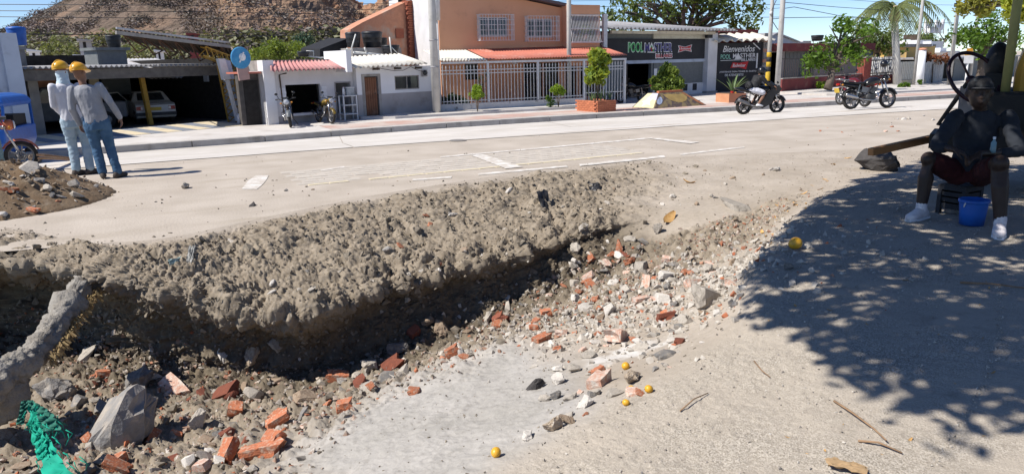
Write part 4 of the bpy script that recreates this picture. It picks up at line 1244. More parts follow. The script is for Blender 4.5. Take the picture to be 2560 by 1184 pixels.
# two pale vent lamps on the fascia
for xx, yy in ((252, 422), (-130, 415)):
    q = rq(xx, yy, -.9, FRW); MB().ball((q[0], -.95, q[1]), (.14, .06, .08), 10, 6).build('lamp', M_CREAM, rh)
gw = thing('gabled_house', 'pale gabled roof house rising behind the maroon fascia', 'house', (0, 0, 0), 0)
FGA = Front((1960, 232), (2152, 215), WZ, push=12)
gw.location = FGA.w(0, 0, 0); gw.rotation_euler.z = FGA.rot
P = [FGA.uv(*p) for p in ((1905, 125), (1905, 105), (1940, 86), (1992, 105), (1992, 125))]
MB().prism(P, 0, 6).build('gable_wall', M_GREYBLUE, gw)
P = [FGA.uv(*p) for p in ((1900, 107), (1940, 85), (1996, 107), (1996, 104), (1940, 81.5), (1900, 103))]
MB().prism(P, -.2, 6).build('roof', M_ZINC, gw)
for (xa, ya, xb, yb) in ((1992, 104, 2020, 112), (2020, 102, 2040, 112)):
    p, q = FGA.uv(xa, ya), FGA.uv(xb, yb); MB().box(p[0], q[0], .5, 3, q[1] - .3, p[1]).build('parapet', M_WHITE, gw)
tank('water_tank', FGA, 2036, 2051, 88, 103, 0, M_BLACKP, 'small black tank on the flat roof behind the maroon fascia')
tank('water_tank', FGA, 2053, 2063, 104, 112, 0, M_BLACKP, 'low black tub on the flat roof next to the small tank')
# low maroon wall, pillar and white fence
lw = thing('garden_wall', 'low maroon garden wall with thin dark railing, in front of the shuttered house', 'wall', FR.o, FR.rot)
b0 = FR.uv(1950, 215)[0]; b1 = rq(688, 700)[0]; zz = rq(100, 703)[1]
MB().box(b0, b1, -.12, .12, -.2, zz).build('masonry', M_MAROON, lw)
MB().box(b0, b1, -.14, .14, zz, zz + .05).build('coping', M_CONC, lw)
k = b0
rb = MB().box(-.008, .008, -.008, .008, 0, 1.1).mesh('railing_bar'); rb.materials.append(M_DKSTEEL)
while k < b1: link('railing_bar', rb, None, lw, (k, 0, zz + .05)); k += .22
MB().box(b0, b1, -.012, .012, zz + 1.15, zz + 1.18).build('rail', M_DKSTEEL, lw)
u0, u1 = rq(690, 600)[0], rq(748, 600)[0]
pi = thing('gate_pillar', 'square red pillar between the maroon wall and the white railing', 'pillar', FR.o, FR.rot)
MB().box(u0, u1, -.25, .25, -.2, rq(715, 520)[1]).build('shaft', mat('pillar_red', (.30, .075, .055), (.24, .06, .05), stain=(.2, .1, .08)), pi)
MB().box(u0 - .06, u1 + .06, -.31, .31, rq(715, 520)[1] + .002, rq(715, 508)[1]).build('cap', M_CONC, pi)
wf_ = thing('white_railing', 'white bar railing on a maroon base right of the red pillar', 'fence', FR.o, FR.rot)
v0, v1 = u1 + .05, rq(1022, 600)[0]
zlo, zhi = rq(880, 672)[1], rq(880, 512)[1]
MB().box(v0, v1, -.12, .12, -.2, zlo - .06).build('base_wall', M_MAROON, wf_)
br = MB().box(-.05, .05, -.03, .03, zlo, zhi).mesh('bar'); br.materials.append(M_WMETAL)
n = 17
for k in range(n): link('bar', br, None, wf_, (v0 + .12 + (v1 - v0 - .2) * k / (n - 1), 0, 0))
for z in (zlo + .1, zhi - .25): MB().box(v0, v1, -.045, -.031, z, z + .08).build('rail', M_DKSTEEL, wf_)
# white pale fence, further right
FT = Front((2250, 213), (2330, 207), WZ, push=0.0)
zt0 = FT.o.z
def tq(x, y, d=0.0): q = FT.uv(*c5(x, y), d); return q[0], q[1] - zt0
pf = thing('white_pale_fence', 'white pale fence between the palm and the plank wall', 'fence', FT.o, FT.rot)
v0, v1 = tq(1040, 600)[0], tq(1262, 600)[0]; zhi = tq(1150, 552)[1]; zlo = tq(1150, 712)[1]
n = 15
br = MB().box(-.07, .07, -.03, .03, 0, zhi - zlo).mesh('pale'); br.materials.append(mat('cream_white', (.70, .67, .58), (.62, .58, .49)))
for k in range(n): link('pale', br, None, pf, (v0 + .1 + (v1 - v0 - .2) * k / (n - 1), 0, zlo))
for z in (zlo + .15, zhi - .3): MB().box(v0, v1, .031, .06, z, z + .09).build('rail', M_WMETAL, pf)
MB().box(v0 - .1, v1 + .1, -.15, .15, -.3, zlo - .03).build('base_wall', M_CREAM, pf)
pw = thing('plank_wall', 'weathered white plank wall under the rust coloured climber', 'fence', FT.o, FT.rot)
v0, v1 = tq(1268, 600)[0], tq(1432, 600)[0]; zhi = tq(1350, 548)[1]
n = 9
for k in range(n):
    a_ = v0 + (v1 - v0) * k / n
    MB().box(a_ + .015, v0 + (v1 - v0) * (k + 1) / n - .015, 0, .06, -.3, zhi + random.uniform(-.12, .1)).build('plank', mat('grey_plank', (.50, .49, .48), (.40, .39, .38), scale=3, rnd=.15, stain=(.28, .26, .25), sscale=2), pw)
for z in (.3, zhi - .5): MB().box(v0, v1, .062, .12, z, z + .1).build('cross_rail', M_CONC, pw)
rest = thing('corner_house', 'shaded dark fronted house past the plank wall', 'house', FT.o, FT.rot)
v0, v1 = tq(1436, 600)[0], tq(2150, 600)[0]
wall(MB(), v0, v1, -.3, tq(1500, 530)[1], [(tq(1500, 600)[0], tq(1590, 600)[0], .2, tq(1500, 570)[1])], .5, .7).build('wall', M_SHUT, rest)
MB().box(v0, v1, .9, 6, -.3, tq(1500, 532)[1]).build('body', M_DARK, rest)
MB().box(v0 - .2, v1, .1, 6.2, tq(1500, 530)[1] + .003, tq(1500, 516)[1]).build('roof', M_ZINC, rest)
# yellow building and the white houses behind
FY2 = Front((2250, 213), (2330, 207), WZ, push=9)
zy = 0
def yq(x, y, d=0.0): return FY2.uv(*c5(x, y), d)
def block(name, label, rects, cat='building'):
    o = thing(name, label, cat, FY2.w(0, 0, 0), FY2.rot); o.location.z = 0
    for nm, (xa, ya, xb, yb), d, dep, m_ in rects:
        p, q = yq(xa, ya, d), yq(xb, yb, d)
        MB().box(p[0], q[0], d, d + dep, q[1], p[1]).build(nm, m_, o)
    return o
M_YEL = mat('yellow_plaster', (.60, .40, .13), (.54, .35, .12), scale=.5, stain=(.30, .24, .16), sscale=.5, srange=(.52, .68))
block('yellow_building', 'weathered yellow plastered building behind the white fences', [('wall', (905, 420, 1320, 760), 0, 6, M_YEL), ('parapet', (900, 398, 1325, 421), -.15, 6.3, M_CONC), ('window', (1042, 508, 1098, 560), -.05, .04, M_SHUT), ('porch_wall', (1100, 470, 1180, 600), -1.2, 1.1, M_YEL), ('roof_box', (945, 380, 1000, 398), 2, 1, M_CREAM)])
block('white_house', 'small white block house above the yellow building parapet', [('wall', (1322, 372, 1420, 480), 6, 6, M_WHITE2), ('side', (1216, 360, 1322, 400), 7, 4, M_WHITE), ('window', (1340, 400, 1362, 425), 5.93, .06, M_SHUT)], 'house')
block('white_house', 'bright white low house with a flat roof near the right hand poles', [('wall', (1408, 468, 1570, 560), 3, 5, M_WHITE2), ('upper_wall', (1405, 430, 1455, 467), 4, 3, M_WHITE2), ('roof', (1400, 460, 1575, 468), 2.6, 5.6, M_WHITE)], 'house')
block('dark_shed', 'blue grey shed between the leafy tree and the yellow building', [('wall', (808, 380, 905, 500), 1, 5, mat('slate_wall', (.10, .13, .17), (.08, .11, .14))), ('roof', (800, 372, 912, 381), .6, 5.8, M_ZINC)], 'shed')
# antenna station
an = thing('antenna_station', 'cluster of white panel antennas on a dark rooftop platform', 'antenna', FY2.w(0, 0, 0), FY2.rot); an.location.z = 0
def ya(x, y, d): q = yq(x, y, d); return (q[0], d, q[1])
p, q = yq(1206, 308, 40), yq(1335, 352, 40)
MB().box(p[0], q[0], 40, 43, q[1], p[1]).build('platform', M_DKSTEEL, an)
p2 = yq(1225, 345, 41), yq(1318, 420, 41)
MB().box(p2[0][0], p2[1][0], 41, 43, p2[1][1] - 14, p2[0][1]).build('tower', M_GREYP, an)
for x, y0, y1 in ((1270, 185, 255), (1288, 190, 240), (1306, 175, 250), (1322, 180, 235), (1366, 182, 240), (1382, 190, 250), (1398, 205, 270), (1425, 175, 260), (1410, 215, 275)):
    a_, b_ = ya(x, y1, 42), ya(x, y0, 42); MB().cbox(((a_[0] + b_[0]) / 2, 42, (a_[2] + b_[2]) / 2), (.62, .4, b_[2] - a_[2])).build('antenna_panel', M_WHITE2, an)
mst = MB()
for x in (1278, 1314, 1374, 1404, 1430): mst.tube([ya(x, 305, 42), ya(x, 200, 42)], .1, 6)
mst.tube([ya(1260, 250, 42), ya(1430, 255, 42)], .09, 6).tube([ya(1265, 290, 42), ya(1420, 290, 42)], .09, 6)
mst.build('mast', M_WMETAL, an)
p, q = yq(1320, 240, 42), yq(1385, 300, 42); MB().box(p[0], q[0], 41.5, 43.5, q[1], p[1]).build('equipment_cabinet', M_WHITE2, an)

# ================================================================== workshop at the left
FGR = Front((66, 345), (584, 300), WZ, push=.3)
zg = FGR.o.z
def gq(x, y, d=0.0): q = FGR.uv(x, y, d); return q[0], q[1] - zg
ws = thing('workshop', 'open fronted dark workshop under a long grey roof', 'workshop', FGR.o, FGR.rot)
s0, s1 = gq(40, 260)[0], gq(545, 240)[0]
zr_ = gq(250, 168)[1]
corrugated(MB(), (s0, -.9, zr_ + .02), (s1, -.9, zr_ + .02), (s1, 9, zr_ + .12), (s0, 9, zr_ + .12), 42, .045).build('roof', M_ZINC, ws)
MB().box(s0, s1, -.7, -.58, zr_ - .42, zr_ - .06).build('fascia_beam', mat('old_beam', (.16, .145, .13), (.11, .10, .09), stain=(.24, .2, .17)), ws)
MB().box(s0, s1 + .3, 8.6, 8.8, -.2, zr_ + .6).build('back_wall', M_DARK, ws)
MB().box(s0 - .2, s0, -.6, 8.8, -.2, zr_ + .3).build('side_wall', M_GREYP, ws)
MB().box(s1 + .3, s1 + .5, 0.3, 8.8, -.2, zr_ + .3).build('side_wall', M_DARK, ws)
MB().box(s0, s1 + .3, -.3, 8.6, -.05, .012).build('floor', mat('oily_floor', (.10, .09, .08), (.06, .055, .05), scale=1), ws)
def post(x, y0, y1, d, w_, m_, nm='post'):
    a_, b_ = gq(x, y1, d), gq(x, y0, d); MB().box(a_[0] - w_, a_[0] + w_, d, d + 2 * w_, -.1, b_[1]).build(nm, m_, ws)
post(98, 172, 300, .4, .16, M_CONC); post(84, 172, 300, 1.6, .07, M_DKSTEEL); post(70, 172, 300, .8, .08, M_CONC)
a_, b_ = gq(37, 240, 2.4), gq(142, 172, 2.4)
MB().box(a_[0], b_[0], 2.4, 2.6, gq(100, 233, 2.4)[1], b_[1]).build('brick_infill', M_BRICKW, ws)
post(246, 165, 300, 4.6, .1, M_CONC)
a_, b_ = gq(352, 170, .8), gq(369, 252, .8)
MB().bar((b_[0], .8, -.05 + 0 * b_[1]), (a_[0] - .05, .8, zr_ - .05), .17).build('yellow_post', M_YSTEEL, ws)
# second roof inside
a_, b_ = gq(373, 196, 3.0), gq(550, 182, 3.0)
corrugated(MB(), (a_[0], 3.0, a_[1]), (b_[0], 3.0, a_[1]), (b_[0], 8.4, a_[1] + .9), (a_[0], 8.4, a_[1] + .9), 18, .04).build('inner_roof', M_ZINC, ws)
q0, q1 = gq(375, 172, 5), gq(545, 188, 5)
MB().box(q0[0], q1[0], 7.5, 7.6, q1[1], q0[1]).build('gable_infill', M_GREYP, ws)
for (xa, ya_, xb, yb, m_) in ((236, 172, 250, 222, M_CREAM), (222, 198, 250, 224, M_CREAM)):
    p, q = gq(xa, ya_, 3), gq(xb, yb, 3); MB().box(p[0], q[0], 3, 3.08, q[1], p[1]).build('cream_panel', m_, ws)  # cream coloured panels inside the workshop
p, q = gq(240, 219, 3), gq(268, 223, 3); MB().box(p[0], q[0], 2.9, 3.3, q[1], p[1]).build('shelf', M_CONC, ws)
p, q = gq(516, 178, 1), gq(527, 204, 1); MB().box(p[0], q[0], 1, 1.3, q[1], p[1]).build('blue_box', M_GREYBLUE, ws)
for k in range(9):
    x = 440 + k * 11; p, q = gq(x, 226, 6), gq(x + 6, 272, 6)
    MB().box(p[0], q[0], 6, 6.1, q[1], p[1]).build('back_board', mat('dim_board', (.09, .08, .075), (.06, .055, .05)), ws)
# things on the roof
FTK = Front((66, 345), (584, 300), WZ, push=5)
ct = thing('concrete_deck', 'grey concrete deck carrying a tank above the workshop roof', 'platform', FTK.w(0, 0, 0), FTK.rot); ct.location.z = 0
p, q = FTK.uv(241, 121), FTK.uv(318, 150); MB().box(p[0], q[0], 0, 1.2, q[1] - 1.5, p[1]).build('deck', M_SHUT, ct)
p = FTK.uv(240, 119); MB().box(p[0] - .1, FTK.uv(322, 121)[0], -.15, 1.3, FTK.uv(280, 126)[1], FTK.uv(280, 119)[1]).build('slab', M_SHUT, ct)
tank('water_tank', FTK, 266, 299, 88, 119, .6, mat('grey_black_plastic', (.03, .032, .036), rough=.5), 'dark water tank on the concrete deck above the workshop')
# big lattice canopy on its yellow truss
FCA = Front((300, 330), (606, 304), WZ, push=-.2)
zc = FCA.o.z
cy = thing('tilted_canopy', 'tilted sheet canopy on a yellow lattice column at the workshop entrance', 'canopy', FCA.o, FCA.rot)
def cq(x, y, d=0.0): q = FCA.uv(x, y, d); return Vector((q[0], d, q[1] - zc))
A, B = cq(288, 75, 0), cq(572, 111, 0)
C_, D_ = cq(592, 150, 3.0), cq(470, 118, 3.0)
A2 = cq(345, 106, 1.6); B2 = cq(592, 150, 1.6)
corrugated(MB(), A, B, B2, A2, 30, .035).build('roof_sheet', mat('rusty_sheet', (.13, .10, .08), (.08, .06, .045), scale=3, rough=.8), cy)
MB().bar(A + Vector((0, -.1, .06)), B + Vector((0, -.1, .06)), .07).build('edge_flashing', M_ZINC, cy)
MB().bar(A + Vector((0, -.03, -.09)), B + Vector((0, -.03, -.09)), .12).build('edge_beam', M_CONC, cy)
for k in range(7):
    t = (k + .5) / 7; p = A.lerp(B, t); q = A2.lerp(B2, t)
    m = MB().bar(p + Vector((0, .05, -.14)), q + Vector((0, 0, -.14)), .05).bar(p + Vector((0, .1, -.16)), q.lerp(p, .5) + Vector((0, 0, -.55)), .035).bar(q + Vector((0, -.1, -.16)), q.lerp(p, .5) + Vector((0, 0, -.55)), .035)
    m.build('rafter_truss', mat('rust_steel', (.14, .075, .045), (.09, .05, .035), scale=6), cy)
def lattice(mb, a, b, w_, n, t=.04):
    """square lattice column between a and b"""
    a, b = Vector(a), Vector(b); ax = (b - a).normalized()
    x = ax.orthogonal().normalized(); x = Vector((1, 0, 0)) - ax * ax.x; x.normalize(); y = ax.cross(x)
    cs = [(x * sx + y * sy) * (w_ / 2) for sx, sy in ((1, 1), (-1, 1), (-1, -1), (1, -1))]
    for c in cs: mb.bar(a + c, b + c, t)
    for i in range(n):
        p, q = a.lerp(b, i / n), a.lerp(b, (i + 1) / n)
        for k in range(4):
            mb.bar(p + cs[k], q + cs[(k + 1) % 4], t * .7)
    return mb
lattice(MB(), cq(598, 303, .3) * 1 , cq(569, 150, .3), .62, 9, .05).build('lattice_column', M_YSTEEL, cy)
lattice(MB(), cq(572, 152, .3), cq(505, 128, .3), .35, 5, .045).build('lattice_arm', M_YSTEEL, cy)
sn = thing('box_sign', 'tall blank white box sign on a slanted white post', 'sign', FCA.o, FCA.rot)
P = [cq(x, y, -.35) for x, y in ((541, 147), (558, 147), (573, 198), (555, 200))]
MB().prism([(p.x, p.z) for p in P], -.5, -.3).build('panel', M_WMETAL, sn)
P = [cq(x, y, -.35) for x, y in ((559, 148), (577, 152), (588, 198), (575, 198))]
MB().prism([(p.x, p.z) for p in P], -.32, -.28).build('grey_face', M_GREYBLUE, sn)
MB().bar(cq(594, 302, -.4), cq(568, 200, -.4), .12).build('post', M_WMETAL, sn)
rs = thing('round_sign', 'round blue sign above a faded pink panel on the lattice column', 'sign', FCA.o, FCA.rot)
q = cq(601, 145, -2.3); MB().lathe([(0, -2.36), (.36, -2.36), (.40, -2.34), (.40, -2.30), (0, -2.30)], (q.x, 0, q.z), 22, 'y').build('disc', mat('sign_blue', (.04, .20, .42), (.08, .30, .5), scale=3), rs)
MB().lathe([(0, -2.372), (.13, -2.372), (.14, -2.362)], (q.x + .05, 0, q.z + .03), 16, 'y').build('white_mark', SW, rs)
MB().bar((q.x - .1, -2.38, q.z - .16), (q.x + .1, -2.38, q.z + .2), .05).build('white_stroke', SW, rs)
P = [cq(x, y, -2.25) for x, y in ((590, 158), (618, 152), (624, 198), (598, 202))]
MB().prism([(p.x, p.z) for p in P], -2.28, -2.22).build('pink_panel', mat('faded_pink', (.42, .27, .24), (.36, .24, .22)), rs)
# concrete gate post, and a dark block added for the shaded alley
FAL = Front((606, 308), (676, 312), WZ)
gp_ = thing('gate_post', 'grey concrete gate post beside the lattice column', 'post', gp(626, 305, WZ), FP.rot)
MB().box(-.17, .2, -.2, .3, -.1, 1.95).build('shaft', M_CONC, gp_)
MB().box(-.2, .23, -.23, .33, 1.952, 2.02).build('cap', M_CONC, gp_)
al = thing('alley_shade_block', 'added dark block standing for the shaded gap left of the pink roofed shop', 'wall', FP.w(FP.uv(664, 250)[0], 0, FP.o.z), FP.rot)
M_ALLEY_SHADE = mat('alley_shade_dark', (.10, .09, .085), (.07, .065, .06), stain=(.15, .13, .12))  # dark colour stands in for the shade of the alley
MB().box(-.8, -.02, .5, .8, -.1, 1.95).build('masonry', M_ALLEY_SHADE, al)
MB().box(-.62, -.08, .45, .496, -.1, 1.7).build('alley_shade_panel', M_DARK, al)  # near black sheet deepening the painted alley shade
MB().box(-.85, -.02, .1, 1.6, 1.952, 2.02).build('roof', M_REDROOF, al)
# pale building at the far left
lb = thing('pale_building', 'tall pale blue grey building at the left edge', 'building', gp(62, 352, WZ), FGR.rot)
zt_ = FGR.uv(20, 48)[1] + .45
MB().box(-5, -.35, -.4, 5, -.3, zt_).build('wall', M_GREYBLUE, lb)
MB().box(-.35, .12, -.5, .1, -.3, 3.4).build('corner_pilaster', M_GREYBLUE, lb)
MB().box(-5.1, -.25, -.55, 5.1, zt_ + .002, zt_ + .14).build('cornice', M_WHITE2, lb)
MB().box(-1.25, -.6, -.42, -.398, 1.2, 2.7).build('window', M_GREYP, lb)
FTB = Front((66, 345), (584, 300), WZ, push=3)
ts_ = thing('tank_stand', 'brick and concrete stand under the blue tank', 'stand', FTB.w(0, 0, 0), FTB.rot); ts_.location.z = 0
p, q = FTB.uv(22, 116), FTB.uv(70, 350)
MB().box(p[0], FTB.uv(62, 116)[0], -.1, 1.4, p[1] - .12, p[1]).build('slab', M_CONC, ts_)
for x in (28, 62): 
    u = FTB.uv(x, 150)[0]; MB().box(u - .13, u + .13, .2, .5, ZF, p[1] - .121).build('leg', M_CONC, ts_)
MB().box(FTB.uv(30, 140)[0], FTB.uv(62, 140)[0], .5, .7, FTB.uv(40, 157)[1], FTB.uv(40, 140)[1]).build('brick_infill', M_BRICKW, ts_)
tank('water_tank', FTB, 19, 62, 67, 114, .7, M_BLUEP, 'bright blue water tank on a stand beside the pale building')
# small houses on the slope
for k, (x0, y0, x1, y1, lab) in enumerate(((73, 122, 101, 140, 'tiny whitewashed hut on the hillside above the workshop roof, leftmost'), (188, 136, 232, 150, 'white tin roofed hut just above the workshop roof'), (198, 97, 229, 111, 'grey roofed hut higher up the scrubby slope'), (390, 124, 410, 138, 'small pale hut behind the canopy, on the slope'), (470, 82, 496, 92, 'dark red roofed hut above the canopy'))):
    P = gp(0, 0) if False else None
    d0, d1 = ray(x0, y1), ray(x1, y0); dm = ray((x0 + x1) / 2, y1)
    D = 78 / math.hypot(dm.x, dm.y)
    a_, b_ = CAM + ray(x0, y1) * D, CAM + ray(x1, y1) * D; t_ = CAM + ray((x0 + x1) / 2, y0) * D
    L_ = (b_ - a_).length; hgt = t_.z - a_.z
    o = thing('hillside_hut', lab, 'hut', a_, math.atan2(b_.y - a_.y, b_.x - a_.x))
    m_ = [M_WHITE2, M_WHITE2, M_GREYP, M_WHITE, M_MAROON][k]
    MB().box(0, L_, 0, 3, -2.5, hgt * .62).build('wall', M_GREYP if k in (1, 2) else m_, o)
    MB().prism([(-.15, hgt * .62), (L_ + .15, hgt * .55), (L_ + .15, hgt * .7), (-.15, hgt)], -.3, 3.3).build('roof', m_ if k != 1 else M_WHITE2, o)
    MB().box(L_ * .3, L_ * .55, -.03, -.004, -.4, hgt * .4).build('door', M_DARK, o)
# ================================================================== poles and wires
def pole(name, label, bx, by, tx, wpx, h=9.0, taper=.8, m=None, dz=WZ, group='street poles'):
    P = gp(bx, by, dz); Z = (P - CAM).dot(Fv)
    r_ = wpx * Z / FPX / 2
    o = thing(name, label, 'pole', P, 0, group)
    MB().tube([(0, 0, -.1), (0, 0, h * .5), (0, 0, h)], [r_, r_ * (1 + taper) / 2, r_ * taper], 14).build('shaft', m or M_POLE, o)
    return o, r_
p1, r1 = pole('utility_pole', 'thickest concrete pole, at the corner of the cream roofed house', 1092, 287, 1070, 21)
for z in (2.0, 3.1): MB().lathe([(r1 * 1.0, z), (r1 * 1.03, z + .01), (r1 * 1.03, z + .05), (r1, z + .06)], n=14).build('steel_band', M_ZINC, p1)
# meter conduit and white cowl beside it
cw = thing('cable_riser', 'grey conduit with a white cowl standing behind the thickest pole', 'conduit', gp(1108, 283, WZ) + Vector((0, .25, 0)))
MB().tube([(0, 0, 0), (0, 0, 5.0)], .05, 8).build('conduit', M_WMETAL, cw)
MB().tube([(0, -.02, 4.0), (0, -.02, 5.1), (.06, -.06, 5.3)], [.14, .16, .10], 10).build('cowl', M_WMETAL, cw)
p2, r2 = pole('utility_pole', 'slim pale pole with a street lamp arm before the orange house balcony', 1423, 265, 1421, 12, 9, .85)
m = MB().tube([(0, -.05, 5.35), (.7, -.25, 5.55), (1.2, -.3, 5.6)], .035, 8); m.build('lamp_arm', M_WMETAL, p2)
MB().ball((1.7, -.35, 5.55), (.62, .16, .10), 12, 6).build('lamp_head', mat('lamp_shell', (.72, .66, .58), rough=.4), p2)
MB().box(-.08, .02, -r2 - .03, -r2 + .01, 2.2, 2.5).build('plate', M_GREYP, p2)
p3, r3 = pole('striped_pole', 'slim pole with yellow and black bands at its foot', 1917, 232, 1925, 11, 9, .7)
for k in range(4):
    z = 1.25 + k * .28
    MB().lathe([(r3 * 1.0, z), (r3 * 1.04, z + .003), (r3 * 1.04, z + .277), (r3, z + .28)], n=14).build('painted_band', mat('band_yellow', (.55, .36, .03), rough=.7) if k % 2 else M_BLK, p3)
MB().lathe([(r3 * 1.0, 0), (r3 * 1.04, .003), (r3 * 1.04, 1.24), (r3, 1.245)], n=14).build('painted_band', mat('band_yellow', (.55, .36, .03), rough=.7), p3)
MB().ball((-.12, -.1, 4.6), .12, 10, 6).build('bracket', M_WMETAL, p3)
p4, r4 = pole('utility_pole', 'thick pale pole standing beside the yellow banded one', 1942, 239, 1957, 14, 9, .8)
MB().box(-.35, .45, -.06, .06, 6.1, 6.2).build('cross_arm', M_DKSTEEL, p4)
MB().box(-.42, -.28, -.1, .1, 5.9, 6.25).build('insulator_box', M_BLK, p4)
pole('utility_pole', 'thin pole rising from a white base beside the palm trunk', 2284, 216, 2297, 8, 10, .7)[0]
p6, _ = pole('utility_pole', 'tall slim pole just left of the steering wheel', 2372, 212, 2384, 10, 10.5, .7)
MB().box(-.3, .1, -.1, .1, 5.0, 5.25).build('bracket', M_BLK, p6)
pole('utility_pole', 'tall pole seen through the top of the steering wheel', 2424, 200, 2436, 8, 11.5, .8)
wb = thing('white_post', 'short stout white post at the foot of the thin pole', 'post', gp(2283, 216, WZ) + Vector((-.3, -.6, 0)))
MB().tube([(0, 0, -.1), (0, 0, 2.3)], [.24, .22], 12).build('shaft', M_WHITE2, wb); MB().lathe([(.23, 2.301), (.26, 2.32), (.2, 2.42), (0, 2.45)], n=12).build('cap', M_BRICKW, wb)
WFR = Front((901, 270), (1905, 216), WZ)
def wire(label, pts, r_=.012, d=0.0, sag=0):
    P = []
    for (x, y) in pts:
        q = WFR.uv(x, y, d); P.append(WFR.w(q[0], d, q[1]))
    o = MB().tube(P, r_, 5).build('overhead_wire', M_BLACKP)
    tag(o, label, 'wire', 'wires over the street')
wl = 'thin black wire over the street, %s'
wire(wl % 'highest against the sky right of the hill', [(-260, -14), (600, -4), (845, 9), (1072, 11), (1422, 3), (1920, -6)], .010)
wire(wl % 'crossing the top of the orange gable wall', [(-260, 10), (500, 14), (860, 25), (1072, 25), (1250, 22), (1422, 18), (1520, 17), (1700, 12), (1957, 12)], .014)
wire(wl % 'passing just above the upper grilles', [(-260, 26), (500, 30), (836, 36), (1070, 37), (1250, 38), (1422, 34), (1520, 30), (1720, 38), (1957, 20)], .014)
wire(wl % 'level with the tops of the upper grilles', [(-260, 40), (400, 46), (740, 51), (1070, 48), (1250, 46), (1422, 39), (1520, 37), (1720, 46), (1957, 43)], .014)
wire(wl % 'low over the tanks, across the middle of the grilles', [(-260, 58), (30, 86), (200, 87), (600, 90), (840, 88), (1075, 90), (1190, 89), (1422, 82)], .014)
wire(wl % 'lowest over the workshop and small houses', [(-260, 80), (200, 86), (620, 81), (850, 86), (1075, 81), (1300, 86), (1422, 84)], .009)
def wire3(label, pts, r_=.014):
    P = [CAM + ray(x, y) * D for x, y, D in pts]
    tag(MB().tube(P, r_, 5).build('overhead_wire', M_BLACKP), label, 'wire', 'wires over the street')
wire3('black wire sagging from the thick pale pole towards the palm, uppermost', [(1957, 6, 44), (2090, 18, 50), (2240, 28, 58), (2297, 30, 62)], .016)
wire3('black wire sagging from the thick pale pole towards the palm, middle one', [(1957, 22, 44), (1985, 18, 46), (2100, 40, 52), (2297, 55, 62)], .018)
wire3('black wire running level under the others towards the palm', [(1930, 48, 44), (1960, 45, 45), (2105, 43, 52), (2200, 50, 56), (2297, 57, 62), (2384, 58, 66)], .018)
wire3('black cable hanging down between the banded pole and its neighbour', [(1941, 0, 43), (1930, 25, 43), (1932, 55, 43), (1945, 75, 43)], .02)
wire3('thin wire high over the palm leaves', [(1957, -12, 44), (2150, 2, 52), (2300, 12, 60), (2430, 14, 68)], .012)

# ================================================================== trees and plants
G_MANGO = leaf_mat('leaf_mango', (.115, .155, .035), (.055, .085, .022), .5, .3)
G_BRIGHT = leaf_mat('leaf_bright', (.13, .22, .03), (.075, .14, .022), 1.2, .35)
G_LIME = leaf_mat('leaf_lime', (.26, .36, .04), (.15, .26, .03), 2.0, .4)
G_DULL = leaf_mat('leaf_dull', (.10, .12, .06), (.06, .075, .04), .5, .2)
G_RUST = leaf_mat('leaf_rust', (.24, .085, .04), (.15, .07, .035), 1.0, .25)
G_BLADE = leaf_mat('leaf_blade', (.13, .19, .08), (.08, .13, .05), 3, .15)
M_BARK = mat('bark', (.16, .125, .10), (.10, .08, .065), scale=4, rough=.95, bump=.5, bscale=15)
def crown_mesh(name, blobs, leaf, per, clump, m, parent=None, seed=0):
    """leaf clumps spread through a union of balls (centre, radius)"""
    r_ = np.random.default_rng(seed)
    P = []; S = []
    for c, rad in blobs:
        n = max(4, int(per * (rad / clump) ** 2))
        d = r_.normal(size=(n, 3)); d /= np.linalg.norm(d, axis=1)[:, None]
        P.append(np.array(c) + d * rad * r_.uniform(.35, 1.05, n)[:, None] ** .7 * np.array([1, 1, .8])); S.append(clump * r_.uniform(.5, 1.15, n))
    P = np.concatenate(P); S = np.concatenate(S)
    LBs = [leafball(100 + seed * 3 + k, 36, leaf * .72 / clump) for k in range(3)]
    return link(name, scatter_mesh(name, LBs, P, S), m, parent)
def tree_px(name, label, base, blobs, D, leaf, per, clump, m, trunk_r=.25, limbs=6, group=None, cat='tree', seed=1, flat=.8):
    """tree at distance D (along the view): crown balls given on the photo as x, y, r"""
    rr = random.Random(seed)
    bs = []
    for x, y, r_ in blobs:
        rad = r_ * D / FPX
        d = ray(x, y); P = CAM + d * (D / d.dot(Fv)) + Vector((0, rr.uniform(-.7, .7) * rad, 0))
        bs.append((P, rad))
    if base is None:
        c = sum((b[0] for b in bs), Vector()) / len(bs); B = Vector((c.x, c.y, ZF))
    else:
        d = ray(*base); B = CAM + d * (D / d.dot(Fv))
    o = thing(name, label, cat, B, 0, group)
    crown_mesh('crown', [(tuple(b[0] - B), b[1]) for b in bs], leaf, per, clump, m, o, seed)
    tr = MB()
    top = min(b[0].z for b in bs); c = sum((b[0] for b in bs), Vector()) / len(bs)
    fork = Vector(((c.x - B.x) * .35, (c.y - B.y) * .35, max(.4, (top - B.z) * .75)))
    tr.tube([(0, 0, -.2), fork * .5 + Vector((trunk_r * .4, 0, 0)), fork], [trunk_r * 1.15, trunk_r * .9, trunk_r * .75], 9)
    for b in sorted(bs, key=lambda q: -q[1])[:limbs]:
        e = b[0] - B; md = fork.lerp(e, .5) + Vector((rr.uniform(-.2, .2), rr.uniform(-.2, .2), .12 * (e - fork).length))
        tr.tube([fork, md, e], [trunk_r * .55, trunk_r * .35, trunk_r * .12], 6)
        for q in range(3):
            e2 = e + Vector((rr.gauss(0, 1), rr.gauss(0, 1), rr.gauss(0, .6))) * b[1] * .6
            tr.tube([md, md.lerp(e2, .6) + Vector((0, 0, .08 * b[1])), e2], [trunk_r * .25, trunk_r * .15, trunk_r * .05], 5)
    tr.build('trunk', M_BARK, o)
    return o
